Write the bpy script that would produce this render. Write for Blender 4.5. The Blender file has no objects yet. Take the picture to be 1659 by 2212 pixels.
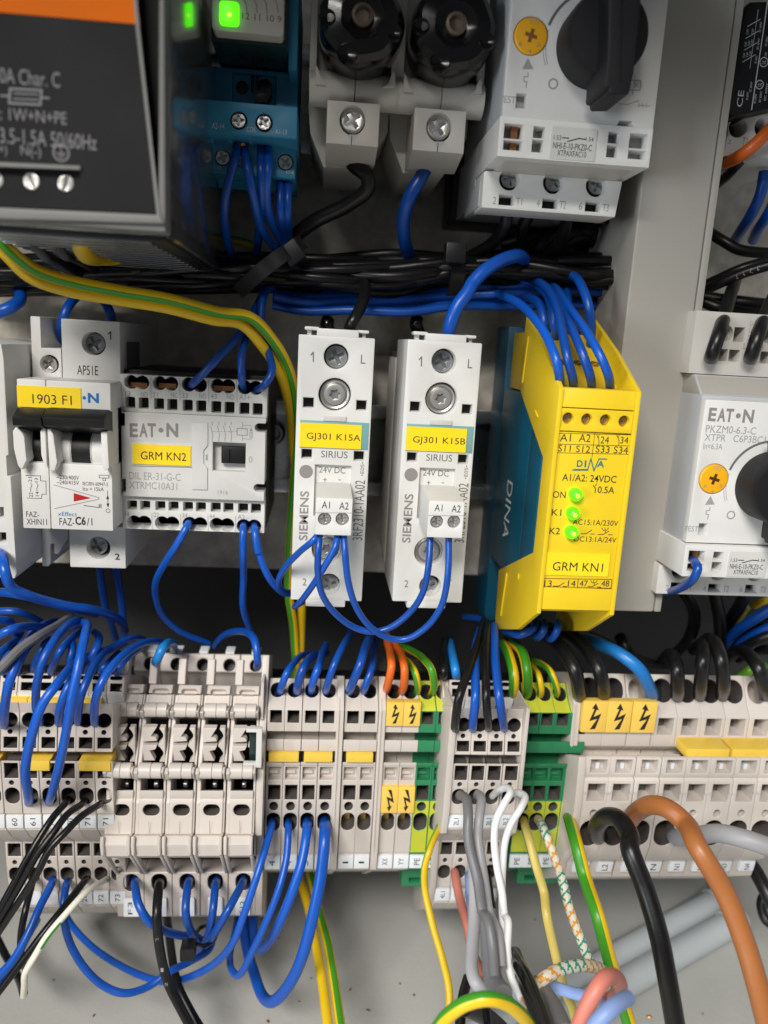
import bpy, bmesh, math, random
from math import sin, cos, pi, radians
from mathutils import Vector, Matrix, geometry

# ------------------------------------------------------------------ camera
S = 0.001                                   # everything below is in millimetres
F0, CU, CV, CAMD = 1660.0, 829.5, 1106.0, 302.0
def _unit(a): return Vector(a).normalized()
_dn = _unit((400 - CU, 8780 - CV, F0))                       # world down, in camera axes
_rx = Vector((19000 - CU, 0, F0)); _rx.y = -(_rx.x * _dn.x + _rx.z * _dn.z) / _dn.y
_rx.normalize()
_up = -_dn
_fw = _up.cross(_rx)
M3 = Matrix((_rx, _fw, _up))                # rows: world axes expressed in camera axes (x right, y down, z forward)
cam_d = bpy.data.cameras.new('camera'); cam = bpy.data.objects.new('camera', cam_d)
bpy.context.scene.collection.objects.link(cam)
r_, u_, b_ = M3 @ Vector((1, 0, 0)), M3 @ Vector((0, -1, 0)), M3 @ Vector((0, 0, -1))
cam.matrix_world = Matrix(((r_.x, u_.x, b_.x, 0), (r_.y, u_.y, b_.y, -CAMD * S), (r_.z, u_.z, b_.z, 0), (0, 0, 0, 1)))
cam_d.sensor_width = 36; cam_d.sensor_fit = 'AUTO'; cam_d.lens = 36 * F0 / 2212
cam_d.clip_start = 0.005; cam_d.clip_end = 60
cam_d.dof.use_dof = True; cam_d.dof.focus_distance = 0.232; cam_d.dof.aperture_fstop = 9.5
SC = bpy.context.scene
SC.camera = cam

# ------------------------------------------------------------------ light
W = bpy.data.worlds.new("World"); SC.world = W; W.use_nodes = True
W.node_tree.nodes['Background'].inputs[0].default_value = (0.80, 0.84, 0.92, 1)
W.node_tree.nodes['Background'].inputs[1].default_value = 0.11
def area(name, loc, aim, sx, sy, watts, col):
    l = bpy.data.lights.new(name, 'AREA'); l.shape = 'RECTANGLE'; l.size = sx * S; l.size_y = sy * S; l.energy = watts; l.color = col
    o = bpy.data.objects.new(name, l); SC.collection.objects.link(o)
    a = Vector((loc[0], -loc[1], loc[2])) * S; b = Vector((aim[0], -aim[1], aim[2])) * S
    o.location = a; o.rotation_euler = (b - a).to_track_quat('-Z', 'Y').to_euler()
    return o
area('ceiling_lamp', (-300, 860, 560), (20, 60, -170), 420, 240, 14.5, (1, 0.96, 0.90))
area('left_fill', (-640, 600, -40), (60, 40, -150), 240, 300, 3.9, (0.88, 0.94, 1))  # soft fill put in from the left front, not a known window
SC.view_settings.view_transform = 'Standard'; SC.view_settings.look = 'None'
SC.view_settings.gamma = 1; SC.view_settings.exposure = 0.0
SC.cycles.max_bounces = 6; SC.cycles.use_denoising = True
SC.cycles.sample_clamp_indirect = 4

# ------------------------------------------------------------------ picture -> cabinet millimetres (x right, d out of the plate, z up)
CR = {'F': (0, 0, 1920, 1659), 'A1': (0, 0, 640, 1659), 'A2': (480, 0, 640, 1659), 'A3': (1080, 0, 840, 1659), 'A4': (0, 600, 700, 1659), 'A5': (0, 900, 700, 1659),
      'B1': (640, 640, 600, 1659), 'B2': (640, 1140, 600, 1659), 'B3': (1160, 620, 560, 1659), 'B4': (1160, 1100, 560, 1659), 'B5': (1480, 600, 440, 1081),
      'C1': (0, 1480, 660, 1659), 'C2': (240, 1600, 520, 1643), 'C3': (640, 1580, 520, 1659), 'C4': (1060, 1580, 440, 1352), 'C5': (1360, 1560, 560, 1659),
      'C6': (0, 2040, 700, 1659), 'C7': (600, 2040, 700, 1659), 'C8': (1220, 2040, 700, 1659), 'D1': (500, 560, 500, 1659), 'D2': (0, 1540, 320, 1659),
      'D3': (1620, 1400, 300, 1659), 'D4': (0, 800, 100, 316), 'D5': (1760, 0, 160, 737), 'D6': (1700, 480, 220, 1281), 'D7': (1000, 1540, 400, 1659), 'D8': (1160, 2300, 540, 1659)}
def ray(cr, x, y):
    ox, oy, sw, ow = CR[cr]; k = sw / ow
    u, v = (ox + x * k) * 1659 / 1920, (oy + y * k) * 1659 / 1920
    return M3 @ Vector(((u - CU) / F0, (v - CV) / F0, 1))
def at(cr, x, y, d):
    w = ray(cr, x, y); t = (CAMD - d) / w.y
    return (w.x * t, d, w.z * t)
def atx(cr, x, y, X):                       # on the plane x = X -> (d, z)
    w = ray(cr, x, y); t = X / w.x
    return (CAMD - w.y * t, w.z * t)
def atz(cr, x, y, Z):                       # on the plane z = Z
    w = ray(cr, x, y); t = Z / w.z
    return (w.x * t, CAMD - w.y * t, Z)
def R(cr, x0, y0, x1, y1, d):               # upright rectangle (X0, Z0, X1, Z1)
    a, b, c, e = at(cr, x0, y0, d), at(cr, x1, y0, d), at(cr, x0, y1, d), at(cr, x1, y1, d)
    return ((a[0] + c[0]) / 2, (c[2] + e[2]) / 2, (b[0] + e[0]) / 2, (a[2] + b[2]) / 2)
def px(cr, x, y, d): p = at(cr, x, y, d); return (p[0], p[2])
def mm(cr, n, x, y, d): return abs(at(cr, x + n / 2, y, d)[0] - at(cr, x - n / 2, y, d)[0])
def rp(r): return [(r[0], r[1]), (r[2], r[1]), (r[2], r[3]), (r[0], r[3])]
def circ(cx, cz, r, n=20, rz=None):
    rz = rz or r
    return [(cx + r * cos(2 * pi * i / n), cz + rz * sin(2 * pi * i / n)) for i in range(n)]
def stad(r, n=7):                           # rounded slot inside a rectangle
    x0, z0, x1, z1 = r; w, h = x1 - x0, z1 - z0; q = min(w, h) / 2; o = []
    for cx, cz, a0 in ((x1 - q, z1 - q, 0), (x0 + q, z1 - q, 90), (x0 + q, z0 + q, 180), (x1 - q, z0 + q, 270)):
        o += [(cx + q * cos(radians(a0 + 90 * i / n)), cz + q * sin(radians(a0 + 90 * i / n))) for i in range(n + 1)]
    return dedup(o)
def rrect(r, q, n=4):
    x0, z0, x1, z1 = r; o = []
    q = min(q, (x1 - x0) / 2.01, (z1 - z0) / 2.01)
    for cx, cz, a0 in ((x1 - q, z1 - q, 0), (x0 + q, z1 - q, 90), (x0 + q, z0 + q, 180), (x1 - q, z0 + q, 270)):
        o += [(cx + q * cos(radians(a0 + 90 * i / n)), cz + q * sin(radians(a0 + 90 * i / n))) for i in range(n + 1)]
    return dedup(o)
def dedup(o):
    q = []
    for p in o:
        if not q or abs(p[0] - q[-1][0]) + abs(p[1] - q[-1][1]) > 1e-5: q.append(p)
    if abs(q[0][0] - q[-1][0]) + abs(q[0][1] - q[-1][1]) < 1e-5: q.pop()
    return q
def hr(cr, x0, y0, x1, y1, d): return rp(R(cr, x0, y0, x1, y1, d))
def hc(cr, x, y, r, d, n=20):
    p = px(cr, x, y, d); return circ(p[0], p[1], mm(cr, r, x, y, d), n)
def cross(cx, cz, r, w, a=0.0):
    o = [(w, r), (-w, r), (-w, w), (-r, w), (-r, -w), (-w, -w), (-w, -r), (w, -r), (w, -w), (r, -w), (r, w), (w, w)]
    return [(cx + p * cos(a) - q * sin(a), cz + p * sin(a) + q * cos(a)) for p, q in o]
def star(cx, cz, r, n=6, q=0.7, a=0.2):
    return [(cx + (r if i % 2 == 0 else r * q) * cos(a + pi * i / n), cz + (r if i % 2 == 0 else r * q) * sin(a + pi * i / n)) for i in range(2 * n)]

# ------------------------------------------------------------------ materials
MT = {}
def mat(name, col, rough=0.45, metal=0.0, bump=0.12, bscale=2200, mott=0.06, mscale=60, emit=None, es=0, alpha=1, trans=0, spec=0.5, dust=0.0, sss=0):
    m = bpy.data.materials.new(name); m.use_nodes = True; nt = m.node_tree; b = nt.nodes['Principled BSDF']
    N, L = nt.nodes.new, nt.links.new
    b.inputs['Roughness'].default_value = rough; b.inputs['Metallic'].default_value = metal; b.inputs['Specular IOR Level'].default_value = spec
    tc = N('ShaderNodeTexCoord')
    nz = N('ShaderNodeTexNoise'); nz.inputs['Scale'].default_value = mscale; nz.inputs['Detail'].default_value = 5; L(tc.outputs['Object'], nz.inputs['Vector'])
    mx = N('ShaderNodeMix'); mx.data_type = 'RGBA'
    c = Vector(col[:3])
    lo, hi = c * (1 - mott * 2.2), c * (1 + mott * 1.6)
    mx.inputs[6].default_value = (*lo, 1); mx.inputs[7].default_value = (*hi, 1)
    L(nz.outputs['Fac'], mx.inputs[0]); out = mx.outputs[2]
    if dust:
        n2 = N('ShaderNodeTexNoise'); n2.inputs['Scale'].default_value = 900; n2.inputs['Detail'].default_value = 3; L(tc.outputs['Object'], n2.inputs['Vector'])
        rm = N('ShaderNodeMapRange'); rm.inputs[1].default_value = 0.62; rm.inputs[2].default_value = 0.78; rm.inputs[4].default_value = dust; L(n2.outputs['Fac'], rm.inputs[0])
        m2 = N('ShaderNodeMix'); m2.data_type = 'RGBA'; m2.inputs[7].default_value = (0.42, 0.39, 0.35, 1); L(rm.outputs[0], m2.inputs[0]); L(out, m2.inputs[6]); out = m2.outputs[2]
    if name.startswith(('w_', 'beige', 'pe_')):               # no two pieces from quite the same batch
        oi = N('ShaderNodeObjectInfo'); hv = N('ShaderNodeHueSaturation'); am = .30 if name[0] == 'w' else .07
        vr = N('ShaderNodeMapRange'); vr.inputs[3].default_value = 1 - am; vr.inputs[4].default_value = 1 + am * .6; L(oi.outputs['Random'], vr.inputs[0]); L(vr.outputs[0], hv.inputs['Value']); L(out, hv.inputs['Color']); out = hv.outputs[0]
    L(out, b.inputs['Base Color'])
    rr = N('ShaderNodeMapRange'); rr.inputs[3].default_value = max(0.03, rough - 0.09); rr.inputs[4].default_value = min(1, rough + 0.11); L(nz.outputs['Fac'], rr.inputs[0]); L(rr.outputs[0], b.inputs['Roughness'])
    if bump:
        n3 = N('ShaderNodeTexNoise'); n3.inputs['Scale'].default_value = bscale; n3.inputs['Detail'].default_value = 3; L(tc.outputs['Object'], n3.inputs['Vector'])
        bp = N('ShaderNodeBump'); bp.inputs['Strength'].default_value = bump; bp.inputs['Distance'].default_value = 0.0002; L(n3.outputs['Fac'], bp.inputs['Height']); L(bp.outputs[0], b.inputs['Normal'])
    if emit:
        b.inputs['Emission Color'].default_value = (*emit, 1); b.inputs['Emission Strength'].default_value = es
    if trans:
        b.inputs['Transmission Weight'].default_value = trans; b.inputs['IOR'].default_value = 1.45
    if sss:
        b.inputs['Subsurface Weight'].default_value = sss; b.inputs['Subsurface Radius'].default_value = (0.002, 0.002, 0.002); b.inputs['Subsurface Scale'].default_value = 0.3
    MT[name] = m
    return m
mat('white', (0.66, 0.66, 0.64), 0.42, dust=0.1)
mat('eaton_grey', (0.60, 0.60, 0.58), 0.45, dust=0.1)
mat('cool_grey', (0.42, 0.44, 0.46), 0.5)
mat('fuse_grey', (0.52, 0.50, 0.46), 0.45, dust=0.1)
mat('beige', (0.60, 0.545, 0.50), 0.45, mott=0.05, dust=0.12)
mat('beige_warm', (0.62, 0.565, 0.52), 0.45, mott=0.05, dust=0.1)
mat('cavity', (0.10, 0.088, 0.08), 0.5, mott=0.1)  # shade inside the terminal holes, put into the wall colour
mat('duct_grey', (0.36, 0.345, 0.31), 0.5, bump=0.25, bscale=1500, mott=0.03, mscale=25)
mat('black', (0.007, 0.007, 0.008), 0.42, dust=0.02, spec=.4)
mat('gloss_black', (0.004, 0.004, 0.004), 0.15, bump=0.03, dust=0.015)
mat('charcoal', (0.009, 0.0095, 0.011), 0.55, bump=0.2, spec=.3)
mat('psu_black', (0.006, 0.0065, 0.007), 0.6, bump=0.3, spec=.15)
mat('psu_grey', (0.15, 0.15, 0.145), 0.5, spec=.25)
mat('psu_side', (0.42, 0.43, 0.44), 0.13, 0.9, bump=0.02, mott=0.02)
mat('psu_print', (0.14, 0.14, 0.145), 0.6, bump=0)
mat('orange_band', (0.52, 0.105, 0.002), 0.6, spec=.08)
mat('print_grey', (0.30, 0.30, 0.30), 0.6, bump=0)
mat('print_dark', (0.13, 0.13, 0.13), 0.6, bump=0)
mat('print_black', (0.012, 0.012, 0.014), 0.6, bump=0)
mat('print_white', (0.55, 0.57, 0.58), 0.6, bump=0)
mat('print_blue', (0.01, 0.13, 0.42), 0.5, bump=0)
mat('print_teal', (0.0, 0.17, 0.16), 0.5, bump=0)
mat('print_red', (0.45, 0.01, 0.012), 0.4, bump=0)
mat('logo_grey', (0.24, 0.22, 0.21), 0.55, bump=0)
mat('label_yellow', (0.92, 0.66, 0.015), 0.38, bump=0.05, mott=0.03)
mat('teal_label', (0.17, 0.36, 0.37), 0.45)
mat('relay_yellow', (0.76, 0.535, 0.015), 0.4, mott=0.05, dust=0.09)
mat('relay_teal', (0.003, 0.075, 0.13), 0.32, mott=0.05)
mat('finder_blue', (0.03, 0.23, 0.40), 0.45, mott=0.08, dust=0.08)
mat('clear_dark', (0.010, 0.026, 0.024), 0.12, bump=0)
mat('cream', (0.55, 0.53, 0.48), 0.4)
mat('dial_yellow', (0.82, 0.40, 0.008), 0.35)
mat('sticker', (0.55, 0.55, 0.53), 0.4)
mat('jumper', (0.80, 0.55, 0.07), 0.42, dust=0.05)
mat('warn', (0.85, 0.56, 0.10), 0.42)
mat('tag', (0.74, 0.77, 0.80), 0.4)
mat('pe_green', (0.022, 0.20, 0.085), 0.42, mott=0.06, dust=0.05)
mat('pe_lime', (0.50, 0.54, 0.035), 0.42, mott=0.06, dust=0.05)
mat('zinc', (0.60, 0.565, 0.49), 0.5, 0.1, bump=0.8, bscale=240, mott=0.26, mscale=190)
mat('rail', (0.62, 0.62, 0.60), 0.27, 1.0, bump=0.05)
mat('steel', (0.70, 0.68, 0.64), 0.28, .8, bump=0.06)
mat('dark_steel', (0.40, 0.41, 0.42), 0.32, .8, bump=0.06)
mat('cap_ring', (0.13, 0.10, 0.07), 0.4, .3)
mat('brass', (0.62, 0.44, 0.16), 0.35, 1.0)
mat('copper', (0.50, 0.23, 0.10), 0.35, 1.0)
mat('alu', (0.22, 0.22, 0.22), 0.4, 0.5)
mat('floor_grey', (0.50, 0.50, 0.47), 0.5, bump=0.55, bscale=650, mott=0.05, mscale=22)
mat('wall_dark', (0.035, 0.037, 0.04), 0.6, bump=0.3, bscale=800)  # shade of the gap below the mounting plate, put into the wall colour
mat('green_led', (0.03, 0.30, 0.01), 0.3, bump=0, emit=(0.10, 1.0, 0.0), es=1.3)
mat('led_hot', (0.5, 0.7, 0.05), 0.3, bump=0, emit=(0.75, 1.0, 0.05), es=1.2)
mat('w_blue', (0.003, 0.080, 0.44), 0.34, bump=0.1, bscale=900, mott=0.08, dust=0.05)
mat('w_sky', (0.012, 0.20, 0.58), 0.34, bump=0.1, mott=0.08, dust=0.05)
mat('w_pale', (0.26, 0.38, 0.72), 0.45, bump=0.05)
mat('w_black', (0.0065, 0.0065, 0.007), 0.34, bump=0.25, bscale=700, dust=0.035, spec=.4)
mat('w_grey', (0.20, 0.20, 0.21), 0.42, bump=0.1)
mat('w_lgrey', (0.36, 0.36, 0.38), 0.45)
mat('w_white', (0.66, 0.66, 0.67), 0.42)
mat('w_orange', (0.72, 0.135, 0.012), 0.36, dust=0.05)
mat('w_brown', (0.44, 0.155, 0.042), 0.4)
mat('w_salmon', (0.58, 0.19, 0.14), 0.45)
mat('w_yellow', (0.76, 0.50, 0.008), 0.36, mott=0.06, dust=0.04)
mat('w_green', (0.045, 0.27, 0.012), 0.36, mott=0.06, dust=0.04)
mat('w_lime', (0.14, 0.40, 0.02), 0.36)
mat('w_paleyel', (0.66, 0.52, 0.13), 0.4)
mat('w_teal', (0.0, 0.16, 0.11), 0.45)
mat('w_cream', (0.72, 0.70, 0.60), 0.45)
mat('b_white', (0.66, 0.62, 0.52), 0.5)
mat('b_orange', (0.62, 0.28, 0.03), 0.5)
mat('b_green', (0.012, 0.26, 0.17), 0.5)
mat('pipe', (0.52, 0.56, 0.58), 0.42, mott=0.03)
mat('crumb', (0.10, 0.055, 0.02), 0.8)

# ------------------------------------------------------------------ mesh building
def inside(p, poly):
    c = False; x, y = p; j = len(poly) - 1
    for i in range(len(poly)):
        xi, yi = poly[i][0], poly[i][1]; xj, yj = poly[j][0], poly[j][1]
        if (yi > y) != (yj > y) and x < (xj - xi) * (y - yi) / (yj - yi) + xi: c = not c
        j = i
    return c
def fill(loops):
    """triangles of an outline with holes -> (points, faces)"""
    loops = [dedup(list(l)) for l in loops]
    if len(loops) == 1 and len(loops[0]) <= 4: return loops[0], [list(range(len(loops[0])))]
    vs, es = [], []
    for l in loops:
        o = len(vs); vs += [Vector((q[0], q[1])) for q in l]; es += [(o + i, o + (i + 1) % len(l)) for i in range(len(l))]
    r = geometry.delaunay_2d_cdt(vs, es, [], 0, 1e-5)
    V2, F2 = r[0], r[2]; out = []
    for f in F2:
        c = (sum(V2[i].x for i in f) / len(f), sum(V2[i].y for i in f) / len(f))
        if inside(c, loops[0]) and not any(inside(c, h) for h in loops[1:]): out.append(list(f))
    return [(v.x, v.y) for v in V2], out
class MB:
    def __init__(s): s.v, s.f, s.m, s.mats = [], [], [], []
    def mi(s, m):
        if m not in s.mats: s.mats.append(m)
        return s.mats.index(m)
    def add(s, vs, fs, m):
        o = len(s.v); s.v += vs; k = s.mi(m) if isinstance(m, str) else None
        for i, f in enumerate(fs):
            s.f.append([a + o for a in f]); s.m.append(k if k is not None else s.mi(m[i]))
    def panel(s, outline, holes=(), d=0, thick=2, m='white', fr=None, back=True, bev=0.0):
        """plate with recesses: outline and holes in 2D, holes = [(polygon, depth, floor material or None, wall material or None)]"""
        O, U, V, N = fr or (Vector((0, d, 0)), Vector((1, 0, 0)), Vector((0, 0, 1)), Vector((0, 1, 0)))
        P = lambda a, b, c: tuple(O + U * a + V * b + N * c)
        loops = [outline] + [h[0] for h in holes]
        flat, tri = fill(loops)
        s.add([P(p[0], p[1], 0) for p in flat], tri, m)
        n = len(outline)
        s.add([P(p[0], p[1], 0) for p in outline] + [P(p[0], p[1], -thick) for p in outline], [[i, (i + 1) % n, n + (i + 1) % n, n + i] for i in range(n)], m)
        if back:
            q2, t2 = fill([outline])
            s.add([P(p[0], p[1], -thick) for p in q2], t2, m)
        for h in holes:
            poly, dep = h[0], h[1]; fm = h[2] if len(h) > 2 and h[2] else m; wm = h[3] if len(h) > 3 and h[3] else m
            k = len(poly)
            s.add([P(p[0], p[1], 0) for p in poly] + [P(p[0], p[1], -dep) for p in poly], [[i, (i + 1) % k, k + (i + 1) % k, k + i] for i in range(k)], wm)
            q3, t3 = fill([poly])
            s.add([P(p[0], p[1], -dep) for p in q3], t3, fm)
    def box(s, r, d0, d1, m='white'):
        s.panel(rp(r), (), d1, d1 - d0, m)
    def prism(s, prof, x0, x1, m='white', holes=None, sm=None):
        """side outline [(d, z)...] drawn out from x0 to x1; holes = {edge: [(polygon in (x - middle, mm along the edge), depth, floor, wall)]}; sm = {edge: material}"""
        holes = holes or {}; sm = sm or {}; n = len(prof); xm, hw = (x0 + x1) / 2, (x1 - x0) / 2
        area_ = sum(prof[i][0] * prof[(i + 1) % n][1] - prof[(i + 1) % n][0] * prof[i][1] for i in range(n))
        for i in range(n):
            a, b = prof[i], prof[(i + 1) % n]
            v = Vector((0, b[0] - a[0], b[1] - a[1])); ln = v.length
            if ln < 1e-6: continue
            v /= ln
            nn = Vector((0, v.z, -v.y)) * (1 if area_ > 0 else -1)
            q = [(-hw, 0), (hw, 0), (hw, ln), (-hw, ln)]
            mm_ = sm.get(i, m)
            loops = [q] + [h[0] for h in holes.get(i, ())]
            O, U = Vector((xm, a[0], a[1])), Vector((1, 0, 0))
            P = lambda p, c: tuple(O + U * p[0] + v * p[1] + nn * c)
            flat, tri = fill(loops)
            s.add([P(p, 0) for p in flat], tri, mm_)
            for h in holes.get(i, ()):
                poly, dep = h[0], h[1]; fm = h[2] if len(h) > 2 and h[2] else mm_; wm = h[3] if len(h) > 3 and h[3] else mm_
                k = len(poly)
                s.add([P(p, 0) for p in poly] + [P(p, -dep) for p in poly], [[j, (j + 1) % k, k + (j + 1) % k, k + j] for j in range(k)], wm)
                q3, t3 = fill([poly])
                s.add([P(p, -dep) for p in q3], t3, fm)
        q4, t = fill([prof])
        for x in (x0, x1): s.add([(x, p[0], p[1]) for p in q4], t, sm.get('cap', m))
    def lathe(s, c, prof, m='black', n=28, axis='d', mod=None):
        """profile [(radius, along)...] spun about an axis through c"""
        vs, fs = [], []
        for (r, h) in prof:
            for i in range(n):
                a = 2 * pi * i / n; q = r * (mod(a, h) if mod else 1)
                if axis == 'd': vs.append((c[0] + q * cos(a), c[1] + h, c[2] + q * sin(a)))
                else: vs.append((c[0] + h, c[1] + q * cos(a), c[2] + q * sin(a)))
        for j in range(len(prof) - 1):
            for i in range(n): fs.append([j * n + i, j * n + (i + 1) % n, (j + 1) * n + (i + 1) % n, (j + 1) * n + i])
        fs.append(list(range(n))); fs.append(list(range((len(prof) - 1) * n, len(prof) * n)))
        s.add(vs, fs, m)
    def tube(s, pts, r, m='w_blue', n=12, step=1.1, mf=None, ph=0.0, tw=0.0, cap=True):
        P = [Vector(p) for p in pts]; ds = []
        E = [P[0] * 2 - P[1]] + P + [P[-1] * 2 - P[-2]]
        for i in range(1, len(E) - 2):
            a, b, c, e = E[i - 1], E[i], E[i + 1], E[i + 2]
            k = max(3, int((c - b).length / step))
            t0, t1, t2, t3 = 0, max(1e-3, (b - a).length ** .5), 0, 0
            t2 = t1 + max(1e-3, (c - b).length ** .5); t3 = t2 + max(1e-3, (e - c).length ** .5)
            for j in range(k):                                  # centripetal Catmull-Rom
                t = t1 + (t2 - t1) * j / k
                A1 = a * ((t1 - t) / (t1 - t0)) + b * ((t - t0) / (t1 - t0)); A2 = b * ((t2 - t) / (t2 - t1)) + c * ((t - t1) / (t2 - t1)); A3 = c * ((t3 - t) / (t3 - t2)) + e * ((t - t2) / (t3 - t2))
                B1 = A1 * ((t2 - t) / (t2 - t0)) + A2 * ((t - t0) / (t2 - t0)); B2 = A2 * ((t3 - t) / (t3 - t1)) + A3 * ((t - t1) / (t3 - t1))
                ds.append(B1 * ((t2 - t) / (t2 - t1)) + B2 * ((t - t1) / (t2 - t1)))
        ds.append(P[-1])
        T = [(ds[min(i + 1, len(ds) - 1)] - ds[max(i - 1, 0)]).normalized() for i in range(len(ds))]
        up = Vector((0.13, 1, 0.21)); nv = (up - T[0] * up.dot(T[0])).normalized()
        vs, fs, ms = [], [], []; L = 0.0
        q = nv.copy(); mid = len(ds) // 2                       # angle 0 faces out of the cabinet half way along
        for t in T[:mid + 1]: q = (q - t * q.dot(t)).normalized()
        t = T[mid]; rf = Vector((0, 1, 0)) - t * t.y
        if rf.length > .05: rf.normalize(); ph += math.atan2(rf.dot(t.cross(q)), rf.dot(q))
        for i, (p, t) in enumerate(zip(ds, T)):
            nv = (nv - t * nv.dot(t)).normalized(); bn = t.cross(nv)
            if i: L += (p - ds[i - 1]).length
            for j in range(n):
                a = 2 * pi * j / n + ph + tw * L
                vs.append(tuple(p + (nv * cos(a) + bn * sin(a)) * r))
        for i in range(len(ds) - 1):
            for j in range(n):
                fs.append([i * n + j, i * n + (j + 1) % n, (i + 1) * n + (j + 1) % n, (i + 1) * n + j]); ms.append(mf(i, j, n) if mf else m)
        if cap: fs += [list(range(n)), list(range((len(ds) - 1) * n, len(ds) * n))]; ms += [m, m]
        s.add(vs, fs, ms)
    def line(s, pts, w, m, d=0, closed=False, fr=None):
        O, U, V, N = fr or (Vector((0, d, 0)), Vector((1, 0, 0)), Vector((0, 0, 1)), Vector((0, 1, 0)))
        q = list(pts) + ([pts[0]] if closed else [])
        for a, b in zip(q, q[1:]):
            t = Vector((b[0] - a[0], b[1] - a[1])); l = t.length
            if l < 1e-6: continue
            t /= l; nn = Vector((-t.y, t.x)) * w / 2; e = t * w / 2
            c = [(a[0] - e.x + nn.x, a[1] - e.y + nn.y), (a[0] - e.x - nn.x, a[1] - e.y - nn.y), (b[0] + e.x - nn.x, b[1] + e.y - nn.y), (b[0] + e.x + nn.x, b[1] + e.y + nn.y)]
            s.add([tuple(O + U * p[0] + V * p[1] + N * 0.001 * (len(s.f) % 7)) for p in c], [[0, 1, 2, 3]], m)
    def flat(s, poly, m, d=0, fr=None):
        O, U, V, N = fr or (Vector((0, d, 0)), Vector((1, 0, 0)), Vector((0, 0, 1)), Vector((0, 1, 0)))
        q, t = fill([poly])
        s.add([tuple(O + U * p[0] + V * p[1]) for p in q], t, m)
    def text(s, body, r, m='print_grey', d=0, rot=0, bold=0, fr=None):
        """flat print fitted into rectangle r"""
        O, U, V, N = fr or (Vector((0, d, 0)), Vector((1, 0, 0)), Vector((0, 0, 1)), Vector((0, 1, 0)))
        vs, fs = glyphs(body, bold)
        x0, z0, x1, z1 = r
        out = []
        for (a, b) in vs:
            if rot == 90: p, q = x0 + (1 - b) * (x1 - x0), z0 + a * (z1 - z0)
            elif rot == -90: p, q = x0 + b * (x1 - x0), z1 - a * (z1 - z0)
            else: p, q = x0 + a * (x1 - x0), z0 + b * (z1 - z0)
            out.append(tuple(O + U * p + V * q))
        s.add(out, fs, m)
    def screw(s, c, r, kind='cross', a=0.5, m='steel', fr=None, h=1.2):
        """screw head with a sunk drive"""
        O, U, V, N = fr or (Vector((0, 0, 0)), Vector((1, 0, 0)), Vector((0, 0, 1)), Vector((0, 1, 0)))
        if fr is None: O = Vector(c)
        f2 = (O, U, V, N)
        hole = cross(0, 0, r * .72, r * .17, a) if kind == 'cross' else star(0, 0, r * .55) if kind == 'torx' else [(p * cos(a) - q * sin(a), p * sin(a) + q * cos(a)) for p, q in ((-r * .86, -r * .13), (r * .86, -r * .13), (r * .86, r * .13), (-r * .86, r * .13))]
        s.panel(circ(0, 0, r, 20), [(hole, r * .45, 'dark_steel', None)], 0, h, m, fr=f2, back=False)
    def build(s, name, parent=None, org=None, bev=0.0, seg=2, smooth=True, ang=32):
        o = org or (parent['_o'] if parent is not None else (0, 0, 0))
        me = bpy.data.meshes.new(name)
        me.from_pydata([((x - o[0]) * S, -(d - o[1]) * S, (z - o[2]) * S) for x, d, z in s.v], [], s.f)
        for k in s.mats: me.materials.append(MT[k])
        me.polygons.foreach_set('material_index', s.m)
        bm = bmesh.new(); bm.from_mesh(me)
        bmesh.ops.remove_doubles(bm, verts=bm.verts, dist=2e-6)
        bmesh.ops.recalc_face_normals(bm, faces=bm.faces)
        if bev:
            es = [e for e in bm.edges if len(e.link_faces) == 2 and e.is_convex and e.calc_face_angle(0) > radians(40)]
            if es: bmesh.ops.bevel(bm, geom=es, offset=bev * S, segments=seg, profile=0.6, affect='EDGES', clamp_overlap=True)
        bm.to_mesh(me); bm.free()
        if smooth:
            me.polygons.foreach_set('use_smooth', [True] * len(me.polygons))
            me.set_sharp_from_angle(angle=radians(ang))
        me.validate()
        ob = bpy.data.objects.new(name, me); SC.collection.objects.link(ob)
        if parent is not None:
            ob.parent = parent; ob['_o'] = o
            po = parent['_o']; ob.location = Vector(((o[0] - po[0]), -(o[1] - po[1]), (o[2] - po[2]))) * S
        else:
            ob.location = Vector((o[0], -o[1], o[2])) * S; ob['_o'] = o
        return ob
GL = {}
def glyphs(body, bold=0):
    k = (body, bold)
    if k not in GL:
        cu = bpy.data.curves.new('print', 'FONT'); cu.body = body; cu.size = 1; cu.resolution_u = 3; cu.offset = bold
        ob = bpy.data.objects.new('print', cu); me = ob.to_mesh()
        xs = [v.co.x for v in me.vertices]; ys = [v.co.y for v in me.vertices]
        x0, x1, y0, y1 = min(xs), max(xs), min(ys), max(ys)
        GL[k] = ([((v.co.x - x0) / max(1e-6, x1 - x0), (v.co.y - y0) / max(1e-6, y1 - y0)) for v in me.vertices], [list(p.vertices) for p in me.polygons])
        ob.to_mesh_clear(); bpy.data.objects.remove(ob); bpy.data.curves.remove(cu)
    return GL[k]

def thing(name, label, cat, org, group=None):
    o = bpy.data.objects.new(name, None); SC.collection.objects.link(o); o.empty_display_size = 0.01
    o.location = Vector((org[0], -org[1], org[2])) * S; o['_o'] = tuple(org)
    o['label'] = label; o['category'] = cat
    if group: o['group'] = group
    return o
def tag(o, label, cat, group=None):
    o['label'] = label; o['category'] = cat
    if group: o['group'] = group
    return o
def struct(o): o['kind'] = 'structure'; return o
def dup(o, dx=0, dz=0, dd=0, label=None, parent=None):
    c = o.copy(); SC.collection.objects.link(c)
    if parent is not None: c.parent = parent
    else: c.location = o.location + Vector((dx, -dd, dz)) * S; c['_o'] = (o['_o'][0] + dx, o['_o'][1] + dd, o['_o'][2] + dz)
    if label: c['label'] = label
    for ch in o.children: dup(ch, parent=c)
    return c
rnd = random.Random(7)

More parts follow.
